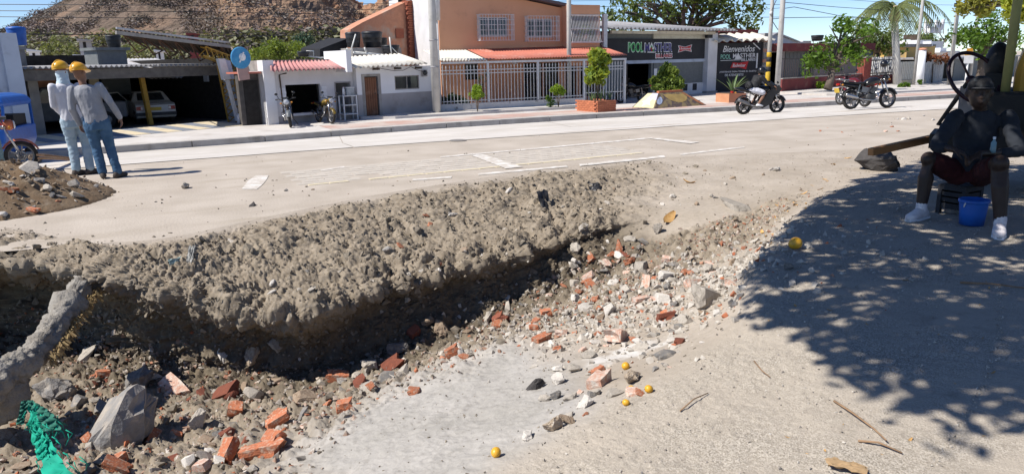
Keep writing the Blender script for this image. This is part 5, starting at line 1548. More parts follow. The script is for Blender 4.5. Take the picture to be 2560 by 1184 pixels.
tree_px('spreading_tree', 'broad spreading dark green tree behind the billiard hall roof', None,
        [(1545, 62, 20), (1556, 30, 30), (1590, 12, 34), (1640, -8, 44), (1612, 48, 20), (1690, -12, 48), (1655, 30, 22), (1705, 30, 26), (1745, -14, 46), (1770, 28, 30), (1800, -4, 44), (1812, 50, 26), (1846, 14, 36), (1880, 20, 18), (1838, 76, 20), (1865, 60, 16), (1740, 62, 16), (1530, 45, 14)],
        58, .34, 4.6, 1.0, G_MANGO, .5, 14, seed=3)
tree_px('leafy_tree', 'low leaning green tree in front of the maroon garden wall', (2070, 214), [(2040, 150, 22), (2062, 138, 28), (2090, 125, 30), (2082, 158, 24), (2118, 118, 30), (2140, 108, 26), (2120, 146, 26), (2150, 132, 18), (2036, 166, 12), (2110, 66, 24), (2126, 60, 20), (2148, 82, 26)], 41, .22, 5, .55, G_BRIGHT, .22, 8, seed=5)
tree_px('dense_tree', 'rounded dense tree behind the leaning tree, left of the palm', None, [(2180, 85, 32), (2215, 92, 34), (2235, 108, 24), (2190, 112, 30), (2160, 100, 26)], 62, .3, 5, .8, G_MANGO, .3, 4, seed=6)
tree_px('hedge_tree', 'low green trees in front of the antenna station', None, [(2345, 98, 22), (2368, 92, 20), (2330, 104, 14)], 85, .4, 5, 1.0, G_MANGO, .3, 3, seed=7)
tree_px('leafy_tree', 'tall green tree behind the steering wheel', None, [(2410, 90, 26), (2436, 70, 30), (2462, 60, 34), (2482, 80, 34), (2425, 112, 22), (2460, 105, 30), (2490, 110, 28), (2520, 95, 30)], 48, .26, 5, .7, G_BRIGHT, .3, 6, seed=8)
tree_px('thin_tree', 'sparse yellowish branch hanging at the top beside the tall poles', (2850, 250), [(2418, 14, 14), (2432, 6, 14), (2405, 22, 8), (2470, 8, 16), (2490, 2, 18), (2460, 22, 8)], 30, .2, 3, .4, leaf_mat('leaf_yellowish', (.30, .27, .05), (.16, .19, .04), 1, .35), .12, 5, seed=9)
tree_px('leafy_tree', 'yellow green tree in the top corner behind the roller post', (2900, 300), [(2535, 10, 30), (2560, 25, 32), (2550, -15, 30), (2580, 50, 30)], 24, .2, 5, .4, leaf_mat('leaf_golden', (.36, .36, .04), (.15, .24, .03), 1.4, .4), .2, 4, seed=10)
tree_px('creeper', 'rust coloured climber sprawling over the white plank wall', (2330, 200), [(2303, 146, 10), (2318, 144, 11), (2336, 147, 10), (2352, 148, 10), (2312, 138, 7), (2366, 149, 6)], 52, .16, 5, .3, G_RUST, .05, 4, cat='climber', seed=11)
tree_px('hill_bush', 'large bright green bush behind the pink roofed shop', None, [(668, 128, 22), (700, 120, 26), (730, 124, 24), (760, 132, 14), (640, 138, 16), (690, 138, 24)], 62, .22, 6, .5, leaf_mat('leaf_bush', (.20, .25, .05), (.12, .17, .04), .8, .35), .12, 3, cat='bush', seed=12)
tree_px('dark_bush', 'dark blue green round bush above the bright bush', None, [(758, 96, 15), (770, 102, 12), (748, 104, 10)], 66, .22, 7, .5, leaf_mat('leaf_bluegreen', (.055, .10, .06), (.035, .07, .045), .8, .2), .1, 2, cat='bush', seed=13)
tree_px('hill_bush', 'sprawling yellow green bush at the right end of the shop roof', None, [(795, 128, 14), (780, 136, 10), (815, 138, 8)], 60, .2, 6, .4, leaf_mat('leaf_bush', (.20, .25, .05), (.12, .17, .04)), .08, 2, cat='bush', seed=14)
tree_px('hill_bush', 'olive bush low on the hill left of the dark tank', None, [(150, 108, 24), (170, 122, 20), (128, 120, 16), (330, 128, 18), (350, 122, 18)], 78, .3, 4, .7, leaf_mat('leaf_olive', (.20, .22, .085), (.14, .155, .065), .5, .25), .1, 3, cat='bush', seed=15)

def ball_shrub(label, bx, by, blobs, leaf, m, stem=.02, cat='shrub', name='ball_shrub', group=None, per=7, clump=.12):
    P = gp(bx, by, .285)
    D = (P - CAM).dot(Fv)
    o = thing(name, label, cat, P, 0, group)
    bs = []
    for x, y, r_ in blobs:
        d = ray(x, y); q = CAM + d * (D / d.dot(Fv)); bs.append((tuple(q - P), r_ * D / FPX))
    crown_mesh('foliage', bs, leaf, per, clump, m, o, int(bx))
    m_ = MB()
    for c, r_ in bs: m_.tube([(0, 0, 0), (c[0] * .4, c[1] * .4, c[2] * .5), c], [stem, stem * .8, stem * .5], 6)
    m_.build('stem', M_BARK, o)
ball_shrub('lime green ball shrub on a bare stem at the left of the picket fence', 1194, 279, [(1191, 222, 12), (1200, 234, 11), (1184, 236, 9), (1194, 242, 8)], .07, G_LIME)
ball_shrub('lime green ball shrub on a bare stem near the slim pole', 1396, 267, [(1394, 222, 11), (1386, 229, 9), (1403, 232, 9)], .07, G_LIME)
ball_shrub('small feathery green plant beside the second ball shrub', 1377, 268, [(1376, 250, 9), (1378, 258, 9), (1370, 244, 5)], .05, G_BRIGHT, .012, 'plant', 'feathery_plant')
ball_shrub('loose pale twiggy shrub inside the picket fence', 1206, 272, [(1206, 192, 8), (1216, 186, 6), (1198, 202, 6), (1210, 206, 6), (1200, 214, 5)], .05, leaf_mat('leaf_pale', (.34, .36, .22), (.22, .26, .14), 2, .3), .012, 'shrub', 'twiggy_shrub', None, 3)
ball_shrub('dark low shrub behind the left end of the picket fence', 1132, 273, [(1128, 248, 14), (1146, 255, 14), (1162, 258, 10), (1112, 252, 9)], .08, leaf_mat('leaf_dark', (.045, .07, .035), (.03, .05, .025), 1, .15), .02, 'shrub', 'low_shrub')  # low shrub with dark green leaves
ball_shrub('bright shrub at the foot of the leaning tree', 2058, 222, [(2050, 214, 8), (2064, 213, 8), (2058, 218, 8)], .1, G_LIME, .02, 'shrub', 'low_shrub')
ball_shrub('weedy green tuft beside the white post', 2262, 218, [(2262, 212, 6), (2270, 214, 5), (2250, 214, 5), (2300, 204, 6)], .1, G_BRIGHT, .015, 'plant', 'weed_tuft')
bpl = thing('balcony_plant', 'green potted plant behind the balcony cage bars', 'plant', FW.w(*(lambda q: (q[0], -.2, q[1]))(FW.uv(1462, 100, -.2))), 0)
crown_mesh('foliage', [((0, 0, .45), .25), ((.35, .05, .35), .2), ((-.3, 0, .3), .18)], .08, 7, .12, G_LIME, bpl, 77)
MB().lathe([(0, 0), (.13, 0), (.17, .28), (.14, .28), (0, .24)], n=12).build('pot', M_BRICKW, bpl)

# brick planter with a tall croton
FPL = Front((1492, 281), (1538, 278), WZ)
plb = thing('brick_planter', 'low orange brick planter with a tall croton and spiky leaves', 'planter', FPL.o, FPL.rot)
Lp, Dp, Hp = FPL.uv(1538, 270)[0], 1.5, .46
M_PBRICK = mat('planter_brick', (.48, .17, .085), (.40, .14, .075), scale=6, rnd=.15, rough=.9)
MB().box(.02, Lp - .02, .02, Dp - .02, -.03, Hp - .05).build('core', M_CONC, plb)
MB().box(.10, Lp - .1, .1, Dp - .1, Hp - .049, Hp - .02).build('soil', mat('soil', (.10, .07, .05)), plb)
bk = MB().box(-.115, .115, -.05, .05, -.036, .036).mesh('brick'); bk.materials.append(M_PBRICK)
for r_ in range(6):
    z = .036 + r_ * .08; off = .12 if r_ % 2 else 0
    k = -off + .115
    while k < Lp + .05: link('brick', bk, None, plb, (min(max(k, .11), Lp - .11), 0, z)); k += .24
    k = .115 + off
    while k < Dp: link('brick', bk, None, plb, (0, k, z), (0, 0, R(90))); link('brick', bk, None, plb, (Lp, k, z), (0, 0, R(90))); k += .24
def blades(parent, c, n, L, w_, m, spread=.5, seed=1, name='leaf'):
    rr = random.Random(seed)
    for i in range(n):
        a = 2 * math.pi * i / n + rr.uniform(-.3, .3); s = spread * rr.uniform(.3, 1.1); l = L * rr.uniform(.7, 1.15)
        V = []; Fc = []
        dx, dy = math.cos(a), math.sin(a)
        for k in range(5):
            t = k / 4; ww_ = w_ * (1 - t) ** .6 * (.6 + .8 * t if t < .5 else 1)
            px_, pz = s * l * (t + .25 * t * t), l * (t - .35 * s * t * t)
            for sg_ in (-1, 1): V.append((c[0] + dx * px_ - dy * ww_ * sg_ * .5, c[1] + dy * px_ + dx * ww_ * sg_ * .5, c[2] + pz))
            V.append((c[0] + dx * px_, c[1] + dy * px_, c[2] + pz - ww_ * .25))
        for k in range(4):
            b = 3 * k
            Fc += [(b, b + 2, b + 5, b + 3), (b + 2, b + 1, b + 4, b + 5)]
        MB().add(V, Fc, True).build(name, m, parent)
G_CROT = leaf_mat('leaf_croton', (.34, .38, .05), (.12, .20, .04), 3, .35)
cr = thing('croton', 'tall yellow green croton in the brick planter', 'plant', FPL.w(Lp * .45, .55, FPL.o.z + Hp - .03), FPL.rot)
crown_mesh('foliage', [((-.05, 0, 1.9), .36), ((.3, 0, 1.75), .28), ((-.2, .1, 1.35), .28), ((.15, 0, 1.25), .34), ((.1, .05, .85), .25), ((-.35, 0, 1.0), .16), ((-.5, 0, .85), .12)], .17, 6, .22, G_CROT, cr, 21)
MB().tube([(0, 0, 0), (.03, 0, .6), (.02, 0, 1.8)], [.035, .03, .015], 7).tube([(.03, 0, .5), (.2, 0, 1.2)], [.02, .012], 6).tube([(0, 0, .4), (-.2, .05, 1.2)], [.02, .012], 6).build('stem', M_BARK, cr)
spk = thing('snake_plant', 'spiky upright leaves at the front of the brick planter', 'plant', FPL.w(Lp * .45, .35, FPL.o.z + Hp - .03), FPL.rot)
for k, (x, y) in enumerate(((-.45, 0), (-.2, .1), (0, -.05), (.25, .05), (.5, 0))): blades(spk, (x, y, 0), 6, .55, .07, G_BLADE, .4, 30 + k)

# mural block with a bush behind
FMU = Front((1640, 272), (1767, 263), WZ)
mu = thing('mural_block', 'sloping sided concrete block painted with a brown and yellow mural', 'block', FMU.o, FMU.rot)
Lm = FMU.uv(1767, 262)[0]; hm = FMU.uv(1690, 231, .35)[1] - FMU.o.z
bw, tw, dm_ = 0, .95, 1.5
B_ = [(-.1, 0, 0), (Lm, 0, 0), (Lm, dm_, 0), (-.1, dm_, 0)]; T_ = [(.55, .45, hm), (Lm - 1.05, .45, hm), (Lm - 1.05, dm_ - .35, hm), (.55, dm_ - .35, hm)]
M_MUD = mat('mural_dark', (.10, .075, .07), (.22, .17, .09), scale=5, rough=.8, detail=9, contrast=(.45, .55))
MB().add(B_ + T_, [(0, 3, 2, 1), (4, 5, 6, 7), (0, 1, 5, 4), (1, 2, 6, 5), (2, 3, 7, 6), (3, 0, 4, 7)]).build('body', M_MUD, mu)
def onface(u, v, lift=.006):
    b = Vector(B_[0]).lerp(Vector(B_[1]), u); t_ = Vector(T_[0]).lerp(Vector(T_[1]), u); n = Vector((0, -1, .3)).normalized()
    return b.lerp(t_, v) + n * lift
def onleft(u, v, lift=.006):
    b = Vector(B_[3]).lerp(Vector(B_[0]), u); t_ = Vector(T_[3]).lerp(Vector(T_[0]), u); n = Vector((-1, 0, .6)).normalized()
    return b.lerp(t_, v) + n * lift
def decal(name, fn, pts, m, lift=.006):
    V = [fn(*p, lift) for p in pts] + [fn(*p, lift - .004) for p in pts]; k = len(pts)
    MB().add(V, [tuple(range(k))] + [(i, k + i, k + (i + 1) % k, (i + 1) % k) for i in range(k)]).build(name, m, mu)
arc = [(.16 + .7 * t, .92 - .05 * t) for t in np.linspace(0, 1, 8)] + [(.86 - .62 * t, .87 - .62 * math.sin(math.pi * (.12 + .8 * t)) * .9) for t in np.linspace(0, 1, 10)]
decal('painted_leaf', onface, arc, mat('mural_tan', (.40, .28, .10), (.30, .21, .08), scale=4))
decal('painted_edge', onface, [(.86, .95), (.93, .95), (1.0, .06), (.93, .06)], mat('mural_orange', (.42, .17, .08), (.3, .12, .06), scale=4), .008)
decal('painted_flower', onface, [(.08 + .07 * math.cos(a), .5 + .26 * math.sin(a)) for a in np.linspace(0, 2 * math.pi, 9)[:-1]], mat('mural_blue', (.40, .46, .60), (.22, .26, .36), scale=8), .012)
decal('painted_ground', onleft, [(.05, .04), (.95, .04), (.95, .96), (.05, .96)], mat('mural_cream', (.66, .62, .36), (.55, .52, .30), scale=3))
decal('painted_star', onleft, [(.5 + .32 * math.cos(a) * (1 if k % 2 else .45), .42 + .36 * math.sin(a) * (1 if k % 2 else .45)) for k, a in enumerate(np.linspace(0, 2 * math.pi, 11)[:-1])], mat('mural_white', (.72, .74, .66), (.6, .62, .5), scale=6), .010)
decal('painted_sky', onleft, [(.45, .62), (.98, .55), (.98, .98), (.45, .98)], mat('mural_lilac', (.46, .46, .56), (.4, .4, .5), scale=6), .009)
MB().box(.6, Lm - 1.1, .47, .62, hm + .001, hm + .09).build('brick_edge', M_PBRICK, mu)
ball_shrub('bushy glossy green shrub growing behind the mural block', 1670, 250, [(1668, 172, 13), (1655, 186, 15), (1680, 184, 15), (1645, 202, 14), (1665, 204, 18), (1690, 205, 16), (1650, 220, 15), (1680, 222, 17), (1695, 222, 10)], .16, leaf_mat('leaf_glossy', (.20, .26, .05), (.075, .125, .025), 3, .3), .03, 'shrub', 'bushy_shrub', None, 7, .22)
FAG = Front((1822, 257), (1860, 255), WZ)
ap = thing('orange_planter', 'orange box planter behind the sports motorcycle', 'planter', FAG.o, FAG.rot)
La = FAG.uv(1865, 255)[0]
MB().box(0, La, 0, 1.0, -.05, .42).build('box', mat('orange_paint', (.55, .27, .15), (.48, .22, .12), scale=3), ap); MB().box(.08, La - .08, .08, .92, .421, .45).build('soil', mat('soil', (.10, .07, .05)), ap)
ag = thing('agave', 'spiky agave in the orange planter behind the rider', 'plant', FAG.w(La * .5, .4, FAG.o.z + .44), FAG.rot)
blades(ag, (0, 0, 0), 15, 1.0, .13, G_BLADE, .75, 5)
# palm
PB = gp(2244, 214, WZ)
pa = thing('palm', 'tall royal palm with drooping fronds and a pale trunk', 'palm', PB)
Zp = (PB - CAM).dot(Fv)
d = ray(2236, 34); ptop = CAM + d * (Zp / d.dot(Fv)) - PB
MB().tube([(0, 0, -.1), tuple(ptop * .5), tuple(ptop)], [.28, .24, .22], 12).build('trunk', M_POLE, pa)
MB().tube([tuple(ptop * .88), tuple(ptop * .95), tuple(ptop + Vector((0, 0, .5)))], [.24, .40, .16], 10).build('crownshaft', mat('palm_husk', (.42, .34, .24), (.34, .26, .17), scale=5), pa)
G_PALM = leaf_mat('leaf_palm', (.16, .19, .07), (.10, .125, .05), 1.0, .25)
rr = random.Random(4)
for k in range(17):
    a = 2 * math.pi * k / 17 + rr.uniform(-.15, .15); el = rr.uniform(.15, 1.0); L_ = rr.uniform(3.0, 4.0)
    c = ptop + Vector((0, 0, .3)); dx = Vector((math.cos(a), math.sin(a), 0))
    sp = [c + dx * (L_ * t) * math.cos(el * (1 - t)) * .85 + Vector((0, 0, L_ * (math.sin(el) * t - (.55 + .3 * el) * t * t * 1.25))) for t in np.linspace(0, 1, 9)]
    m = MB().tube(sp, [.05, .045, .04, .035, .03, .025, .02, .015, .01], 5)
    for i in range(1, 9):
        for t in (0, .33, .66):
            if i == 8 and t > 0: break
            b = sp[i].lerp(sp[min(i + 1, 8)], t); ax = (sp[min(i + 1, 8)] - sp[i - 1]).normalized(); sd = ax.cross(Vector((0, 0, 1))).normalized()
            for sg_ in (-1, 1):
                l = .95 * math.sin(math.pi * (.12 + .8 * i / 9)) * rr.uniform(.8, 1.1)
                tip = b + sd * sg_ * l * .6 + ax * l * .5 + Vector((0, 0, -l * rr.uniform(.35, .75)))
                w_ = ax * .07
                m.add([b - w_, b + w_, tip], [(0, 1, 2)])
    m.build('frond', G_PALM, pa)
# ================================================================== motorcycles
M_TYRE = mat('tyre_rubber', (.022, .021, .02), (.04, .036, .032), scale=8, rough=.9)
M_CHROME = mat('chrome', (.45, .45, .46), rough=.25, metal=.9)
M_ALLOY = mat('alloy', (.22, .22, .225), (.16, .16, .165), rough=.45, metal=.6)
M_ENG = mat('engine', (.10, .10, .10), (.06, .06, .06), scale=12, rough=.55, metal=.4)
M_BIKEBLK = mat('bike_black', (.012, .012, .014), rough=.28, spec=.5)
M_SEATB = mat('seat_vinyl', (.02, .02, .02), rough=.6)
M_LENS = mat('lamp_lens', (.5, .52, .55), rough=.12, spec=.7)
M_REDL = mat('tail_lens', (.35, .015, .015), rough=.25)
M_AMBER = mat('amber_lens', (.5, .2, .02), rough=.3)
M_YPL = mat('yellow_plate', (.62, .42, .05), rough=.5)
def wheel(parent, x, r_, w_, spokes, m_rim):
    prof = []
    for k in range(9):
        a = math.pi * k / 8; prof.append((r_ - .055 + .055 * math.sin(a) if k not in (0, 8) else r_ - .07, -w_ / 2 * math.cos(a)))
    prof.append((r_ - .075, w_ * .3)); prof.append((r_ - .075, -w_ * .3)); prof.append(prof[0])
    wo = MB().lathe(prof, (0, 0, 0), 22, 'y').build('wheel', M_TYRE, parent, (x, 0, r_))
    rm = MB().lathe([(r_ - .072, -w_ * .3), (r_ - .10, -w_ * .2), (r_ - .10, w_ * .2), (r_ - .072, w_ * .3), (r_ - .072, -w_ * .3)], (0, 0, 0), 22, 'y')
    for k in range(spokes):
        a = 2 * math.pi * k / spokes
        rm.bar((.03 * math.cos(a), 0, .03 * math.sin(a)), ((r_ - .095) * math.cos(a + .12), 0, (r_ - .095) * math.sin(a + .12)), .028 if spokes < 8 else .012)
    rm.lathe([(0, -.07), (.045, -.07), (.045, .07), (0, .07)], (0, 0, 0), 10, 'y'); rm.build('rim', m_rim, wo)
    MB().lathe([(.05, .075), (.11, .075), (.11, .08), (.05, .08), (.05, .075)], (0, 0, 0), 16, 'y').build('brake_disc', M_CHROME, wo)
    return wo
def loft(mb, secs, n=12, sm=True, cap=True):
    """closed skin through elliptical sections (centre, rx, ry, ax, ay)"""
    V = []; Fc = []
    for c, a, b, ax, ay in secs:
        c = Vector(c); ax = Vector(ax); ay = Vector(ay)
        for k in range(n):
            t = 2 * math.pi * k / n; V.append(c + ax * (a * math.cos(t)) + ay * (b * math.sin(t)))
    for i in range(len(secs) - 1):
        for k in range(n): Fc.append((i * n + k, i * n + (k + 1) % n, (i + 1) * n + (k + 1) % n, (i + 1) * n + k))
    if cap: Fc += [tuple(reversed(range(n))), tuple((len(secs) - 1) * n + k for k in range(n))]
    return mb.add(V, Fc, sm)
def xloft(secs, n=12):
    """sections along x: (x, z, half width, half height)"""
    return loft(MB(), [((x, 0, z), a, b, (0, 1, 0), (0, 0, 1)) for x, z, a, b in secs], n)
def motorcycle(label, loc, rotz, scale=1.0, style='standard', body=None, lean=0.0, steer=0.25, plate=None, rack=False, group='motorcycles'):
    body = body or M_BIKEBLK
    o = thing('motorcycle', label, 'motorcycle', loc, rotz, group)
    o.scale = (scale,) * 3; o.rotation_euler.x = lean
    wb, r_ = 1.30, .30
    sport = style == 'sport'
    wheel(o, 0, r_, .15 if sport else .12, 6 if sport else 5, M_BIKEBLK if sport else M_ALLOY)
    wheel(o, wb, r_, .12 if sport else .10, 6 if sport else 5, M_BIKEBLK if sport else M_ALLOY)
    MB().tube([(0, .09, .3), (.45, .10, .38), (.5, .1, .62), (.12, .09, .80), (-.2, .06, .82)], .018, 6).tube([(0, -.09, .3), (.45, -.10, .38), (.5, -.1, .62), (.12, -.09, .80), (-.2, -.06, .82)], .018, 6).tube([(.5, 0, .62), (.98, 0, .86), (.80, 0, .40), (.45, 0, .30)], .022, 6).build('frame', M_DKSTEEL, o)
    MB().tube([(wb, .085, .3), (1.08, .075, .92)], [.026, .02], 8).tube([(wb, -.085, .3), (1.08, -.075, .92)], [.026, .02], 8).box(1.03, 1.12, -.11, .11, .88, .91).build('fork', M_CHROME, o)
    MB().tube([(1.0, -.36, 1.04), (1.06, -.2, 1.03), (1.08, -.06, .97), (1.08, .06, .97), (1.06, .2, 1.03), (1.0, .36, 1.04)] if not sport else [(.98, -.32, .88), (1.04, -.12, .93), (1.04, .12, .93), (.98, .32, .88)], .014, 6).build('handlebar', M_BIKEBLK, o)
    for s in (-1, 1):
        zg_ = .88 if sport else 1.04
        MB().tube([(1.0, s * .24, zg_), (.98, s * .37, zg_)], .022, 8).build('grip', M_SEATB, o)
        m = MB().tube([(1.05, s * .22, zg_), (1.07, s * .30, zg_ + .18)], .008, 5); m.ball((1.08, s * .31, zg_ + .20), (.02, .065, .045), 10, 6); m.build('mirror', M_BIKEBLK, o)
    eng = MB().box(.40, .78, -.13, .13, .27, .46)
    eng.lathe([(0, -.17), (.10, -.17), (.11, -.15), (.11, .15), (.10, .17), (0, .17)], (.52, 0, .36), 14, 'y')
    eng.build('crankcase', M_ENG, o)
    cyl = MB()
    for k in range(6): cyl.cbox((.70 + .018 * k, 0, .49 + .035 * k), (.19, .2, .018), (0, R(20), 0))
    cyl.build('cylinder_fins', M_ALLOY, o)
    MB().tube([(.78, -.1, .52), (.88, -.14, .40), (.7, -.16, .26), (.3, -.17, .30), (.05, -.18, .36)], .022, 8).build('exhaust_pipe', M_CHROME, o)
    MB().tube([(.15, -.18, .34), (.05, -.19, .37), (-.30, -.20, .52 if sport else .46), (-.34, -.20, .54 if sport else .47)], [.03, .055, .06, .04], 12).build('silencer', M_ALLOY if sport else M_CHROME, o)
    MB().bar((0, .12, .3), (.5, .12, .38), .03, .06).bar((0, -.12, .3), (.5, -.12, .38), .03, .05).build('swing_arm', M_DKSTEEL, o)
    sp = MB()
    for s in (-1, 1):
        for k in range(9):
            t = k / 8; sp.cbox((.10 + .08 * t, s * .12, .42 + .32 * t), (.055, .055, .014), (0, R(-14), 0))
    sp.build('shock_absorber', M_CHROME, o)
    if sport:
        xloft([(.40, .72, .06, .04), (.48, .78, .13, .12), (.66, .84, .16, .14), (.86, .86, .14, .11), (.96, .84, .06, .05)]).build('tank', body, o)
        xloft([(-.42, .92, .03, .015), (-.30, .90, .08, .04), (-.08, .86, .11, .06), (.1, .80, .13, .06), (.2, .76, .1, .05)]).build('tail_fairing', body, o)
        xloft([(.12, .80, .12, .03), (.3, .775, .15, .04), (.46, .77, .10, .035)]).build('seat', M_SEATB, o)
        f = MB()
        for s in (-1, 1):
            P = [(1.22, .98), (1.34, .84), (1.22, .70), (1.06, .62), (.96, .36), (.62, .20), (.40, .26), (.62, .48), (.80, .74), (.98, .92)]
            f.prism(P, s * .15, s * .185) if s > 0 else f.prism(P, -.185, -.15)
        f.build('side_fairing', body, o)
        xloft([(.98, .92, .17, .08), (1.14, .90, .18, .11), (1.28, .86, .13, .09), (1.36, .83, .05, .04)]).build('nose_fairing', body, o)
        MB().add([(1.0, -.14, 1.0), (1.0, .14, 1.0), (.94, .09, 1.13), (.94, -.09, 1.13), (1.22, -.11, .95), (1.22, .11, .95)], [(0, 4, 5, 1), (0, 1, 2, 3), (4, 0, 3), (5, 2, 1), (4, 3, 2, 5)]).build('windscreen', M_GLASS, o)
        for s in (-1, 1): MB().ball((1.33, s * .07, .85), (.035, .045, .025), 10, 6).build('headlight', M_LENS, o)
    else:
        xloft([(.42, .74, .07, .05), (.50, .80, .13, .10), (.68, .86, .16, .12), (.86, .88, .14, .10), (.97, .86, .07, .06)]).build('tank', body, o)
        xloft([(-.30, .84, .09, .03), (-.1, .82, .13, .05), (.2, .79, .14, .05), (.44, .80, .10, .045)]).build('seat', M_SEATB, o)
        xloft([(-.46, .78, .03, .02), (-.34, .78, .09, .06), (-.05, .74, .12, .07), (.3, .68, .1, .07)]).build('tail_panel', body, o)
        MB().prism([(.30, .70), (.52, .66), (.46, .50), (.26, .54)], -.13, -.10).prism([(.30, .70), (.52, .66), (.46, .50), (.26, .54)], .10, .13).build('side_panel', M_ALLOY, o)
        MB().ball((1.18, 0, .93), (.10, .11, .11), 12, 8).build('headlight_shell', body, o)
        MB().lathe([(0, .03), (.06, .025), (.092, 0)], (1.262, 0, .93), 16, 'x').build('headlight', M_LENS, o)
        MB().box(1.06, 1.16, -.1, .1, 1.04, 1.10).build('instrument_cluster', M_ENG, o)
        if rack: MB().tube([(-.02, .13, .88), (-.4, .13, .94), (-.52, .08, .95), (-.52, -.08, .95), (-.4, -.13, .94), (-.02, -.13, .88)], .014, 6).bar((-.2, -.13, .91), (-.2, .13, .91), .02).bar((-.38, -.13, .935), (-.38, .13, .935), .02).build('rear_rack', M_CHROME, o)
    fr_ = MB(); fb = MB()
    def arcf(mb, cx, a0, a1, rr_, w_):
        V = []; Fc = []
        for k in range(9):
            a = R(a0 + (a1 - a0) * k / 8)
            for y, dr in ((-w_, -.02), (-w_ * .6, .012), (w_ * .6, .012), (w_, -.02)): V.append((cx + (rr_ + dr) * math.cos(a), y, r_ + (rr_ + dr) * math.sin(a)))
        for k in range(8):
            for j in range(3): Fc.append((4 * k + j, 4 * k + j + 1, 4 * k + 5 + j, 4 * k + 4 + j))
        mb.add(V, Fc, True)
    arcf(fr_, wb, 20, 150, r_ + .035, .075); fr_.build('front_fender', body, o)
    arcf(fb, 0, 60, 165, r_ + .05, .085); fb.build('rear_fender', M_SEATB, o)
    MB().box(-.50, -.455, -.07, .07, .76, .82).build('tail_light', M_REDL, o)
    for s in (-1, 1):
        MB().ball((-.42, s * .14, .77), (.04, .035, .03), 8, 6).build('indicator', M_AMBER, o)
        if not sport: MB().ball((1.18, s * .19, .90), (.035, .04, .03), 8, 6).build('indicator', M_AMBER, o)
    if plate: MB().cbox((-.52, 0, .60), (.012, .24, .14), (0, R(-18), 0)).build('number_plate', plate, o)
    MB().bar((.45, .14, .27), (.35, .28, .02), .02).build('side_stand', M_DKSTEEL, o)
    return o

# ================================================================== people
def fuse(name, mb, voxel, m, parent, smooth=6, wrinkle=0.0, wscale=9.0, wdir=(1, 1, 1), seed=0, sub=None):
    """overlapping closed shapes grown together into one skin"""
    me = mb.mesh(name)
    o = bpy.data.objects.new(name, me); COL.objects.link(o)
    md = o.modifiers.new('skin', 'REMESH'); md.mode = 'VOXEL'; md.voxel_size = voxel; md.use_smooth_shade = True
    ms = o.modifiers.new('soft', 'SMOOTH'); ms.iterations = smooth; ms.factor = .5
    dg = bpy.context.evaluated_depsgraph_get()
    me2 = bpy.data.meshes.new_from_object(o.evaluated_get(dg))
    bpy.data.objects.remove(o); bpy.data.meshes.remove(me)
    if wrinkle:
        n = len(me2.vertices); co = np.zeros(n * 3, np.float32); me2.vertices.foreach_get('co', co); co = co.reshape(-1, 3)
        no = np.zeros(n * 3, np.float32); me2.vertices.foreach_get('normal', no); no = no.reshape(-1, 3)
        w_ = fbm(co * wscale * np.array(wdir) + seed * 3.7, 3, billow=True) - .3
        me2.vertices.foreach_set('co', (co + no * (w_ * wrinkle)[:, None]).astype(np.float32).ravel()); me2.update()
    me2.name = name; me2.materials.clear()
    return link(name, me2, m, parent)
def limb(mb, pts, rads, n=10):
    mb.tube(pts, rads, n)
    for p, r_ in zip(pts, rads): mb.ball(p, r_ * 1.0, n, 7)
    return mb
def ring_body(mb, secs, n=14):
    return loft(mb, secs, n)
def hand(mb, wrist, dirv, palm, side, curl=.5, L=.19):
    """palm, four fingers of different length and a thumb; dirv points to the fingers, palm is the inner side's normal"""
    w_ = Vector(wrist); d = Vector(dirv).normalized(); p = Vector(palm); p = (p - d * p.dot(d)).normalized(); s = d.cross(p) * side
    pl_ = L * .5
    loft(mb, [(w_, .026, .02, s, p), (w_ + d * pl_ * .5, .040, .017, s, p), (w_ + d * pl_, .042, .014, s, p)], 10)
    mb.ball(w_, .026, 8, 6)
    for k, (off, ln) in enumerate(((.031, .40), (.011, .46), (-.010, .43), (-.030, .33))):
        b = w_ + d * pl_ * .93 + s * off; q = d; P = [b]; c = curl * (1 + .12 * k)
        for j in range(3):
            q = (q * math.cos(c * .6) + p * math.sin(c * .6)).normalized(); P.append(P[-1] + q * (L * ln * (.42, .33, .25)[j]))
        limb(mb, P, [.0105, .010, .009, .007], 7)
    b = w_ + d * pl_ * .25 + s * .034; q = (d * .6 + s * .7 + p * .25).normalized()
    P = [b, b + q * L * .22, b + q * L * .22 + (d * .8 + s * .25 + p * .35).normalized() * L * .2]
    limb(mb, P, [.014, .012, .009], 7)
SKIN_B = mat('brown_skin', (.23, .12, .075), (.20, .10, .065), rough=.55, scale=12)
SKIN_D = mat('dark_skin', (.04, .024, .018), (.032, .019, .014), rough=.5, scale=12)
M_HAIR = mat('black_hair', (.012, .010, .009), rough=.6)
M_SHIRTG = mat('grey_cotton', (.32, .325, .35), (.26, .265, .29), scale=5, rough=.95, spec=.1, bump=.15, bscale=90)
M_SHIRTW = mat('pale_cotton', (.62, .62, .66), (.52, .52, .56), scale=5, rough=.95, spec=.1, bump=.15, bscale=90)
M_JEANS = mat('blue_denim', (.045, .095, .17), (.075, .14, .23), scale=7, rough=.95, spec=.1, bump=.2, bscale=120, detail=8)
M_JEANSL = mat('pale_denim', (.24, .33, .40), (.34, .42, .48), scale=7, rough=.95, spec=.1, bump=.2, bscale=120, detail=8)
M_HELM = mat('yellow_helmet', (.72, .36, .02), (.66, .32, .02), scale=3, rough=.32, spec=.5)
M_BOOT = mat('dusty_boot', (.10, .085, .07), (.055, .045, .04), scale=9, rough=.85)
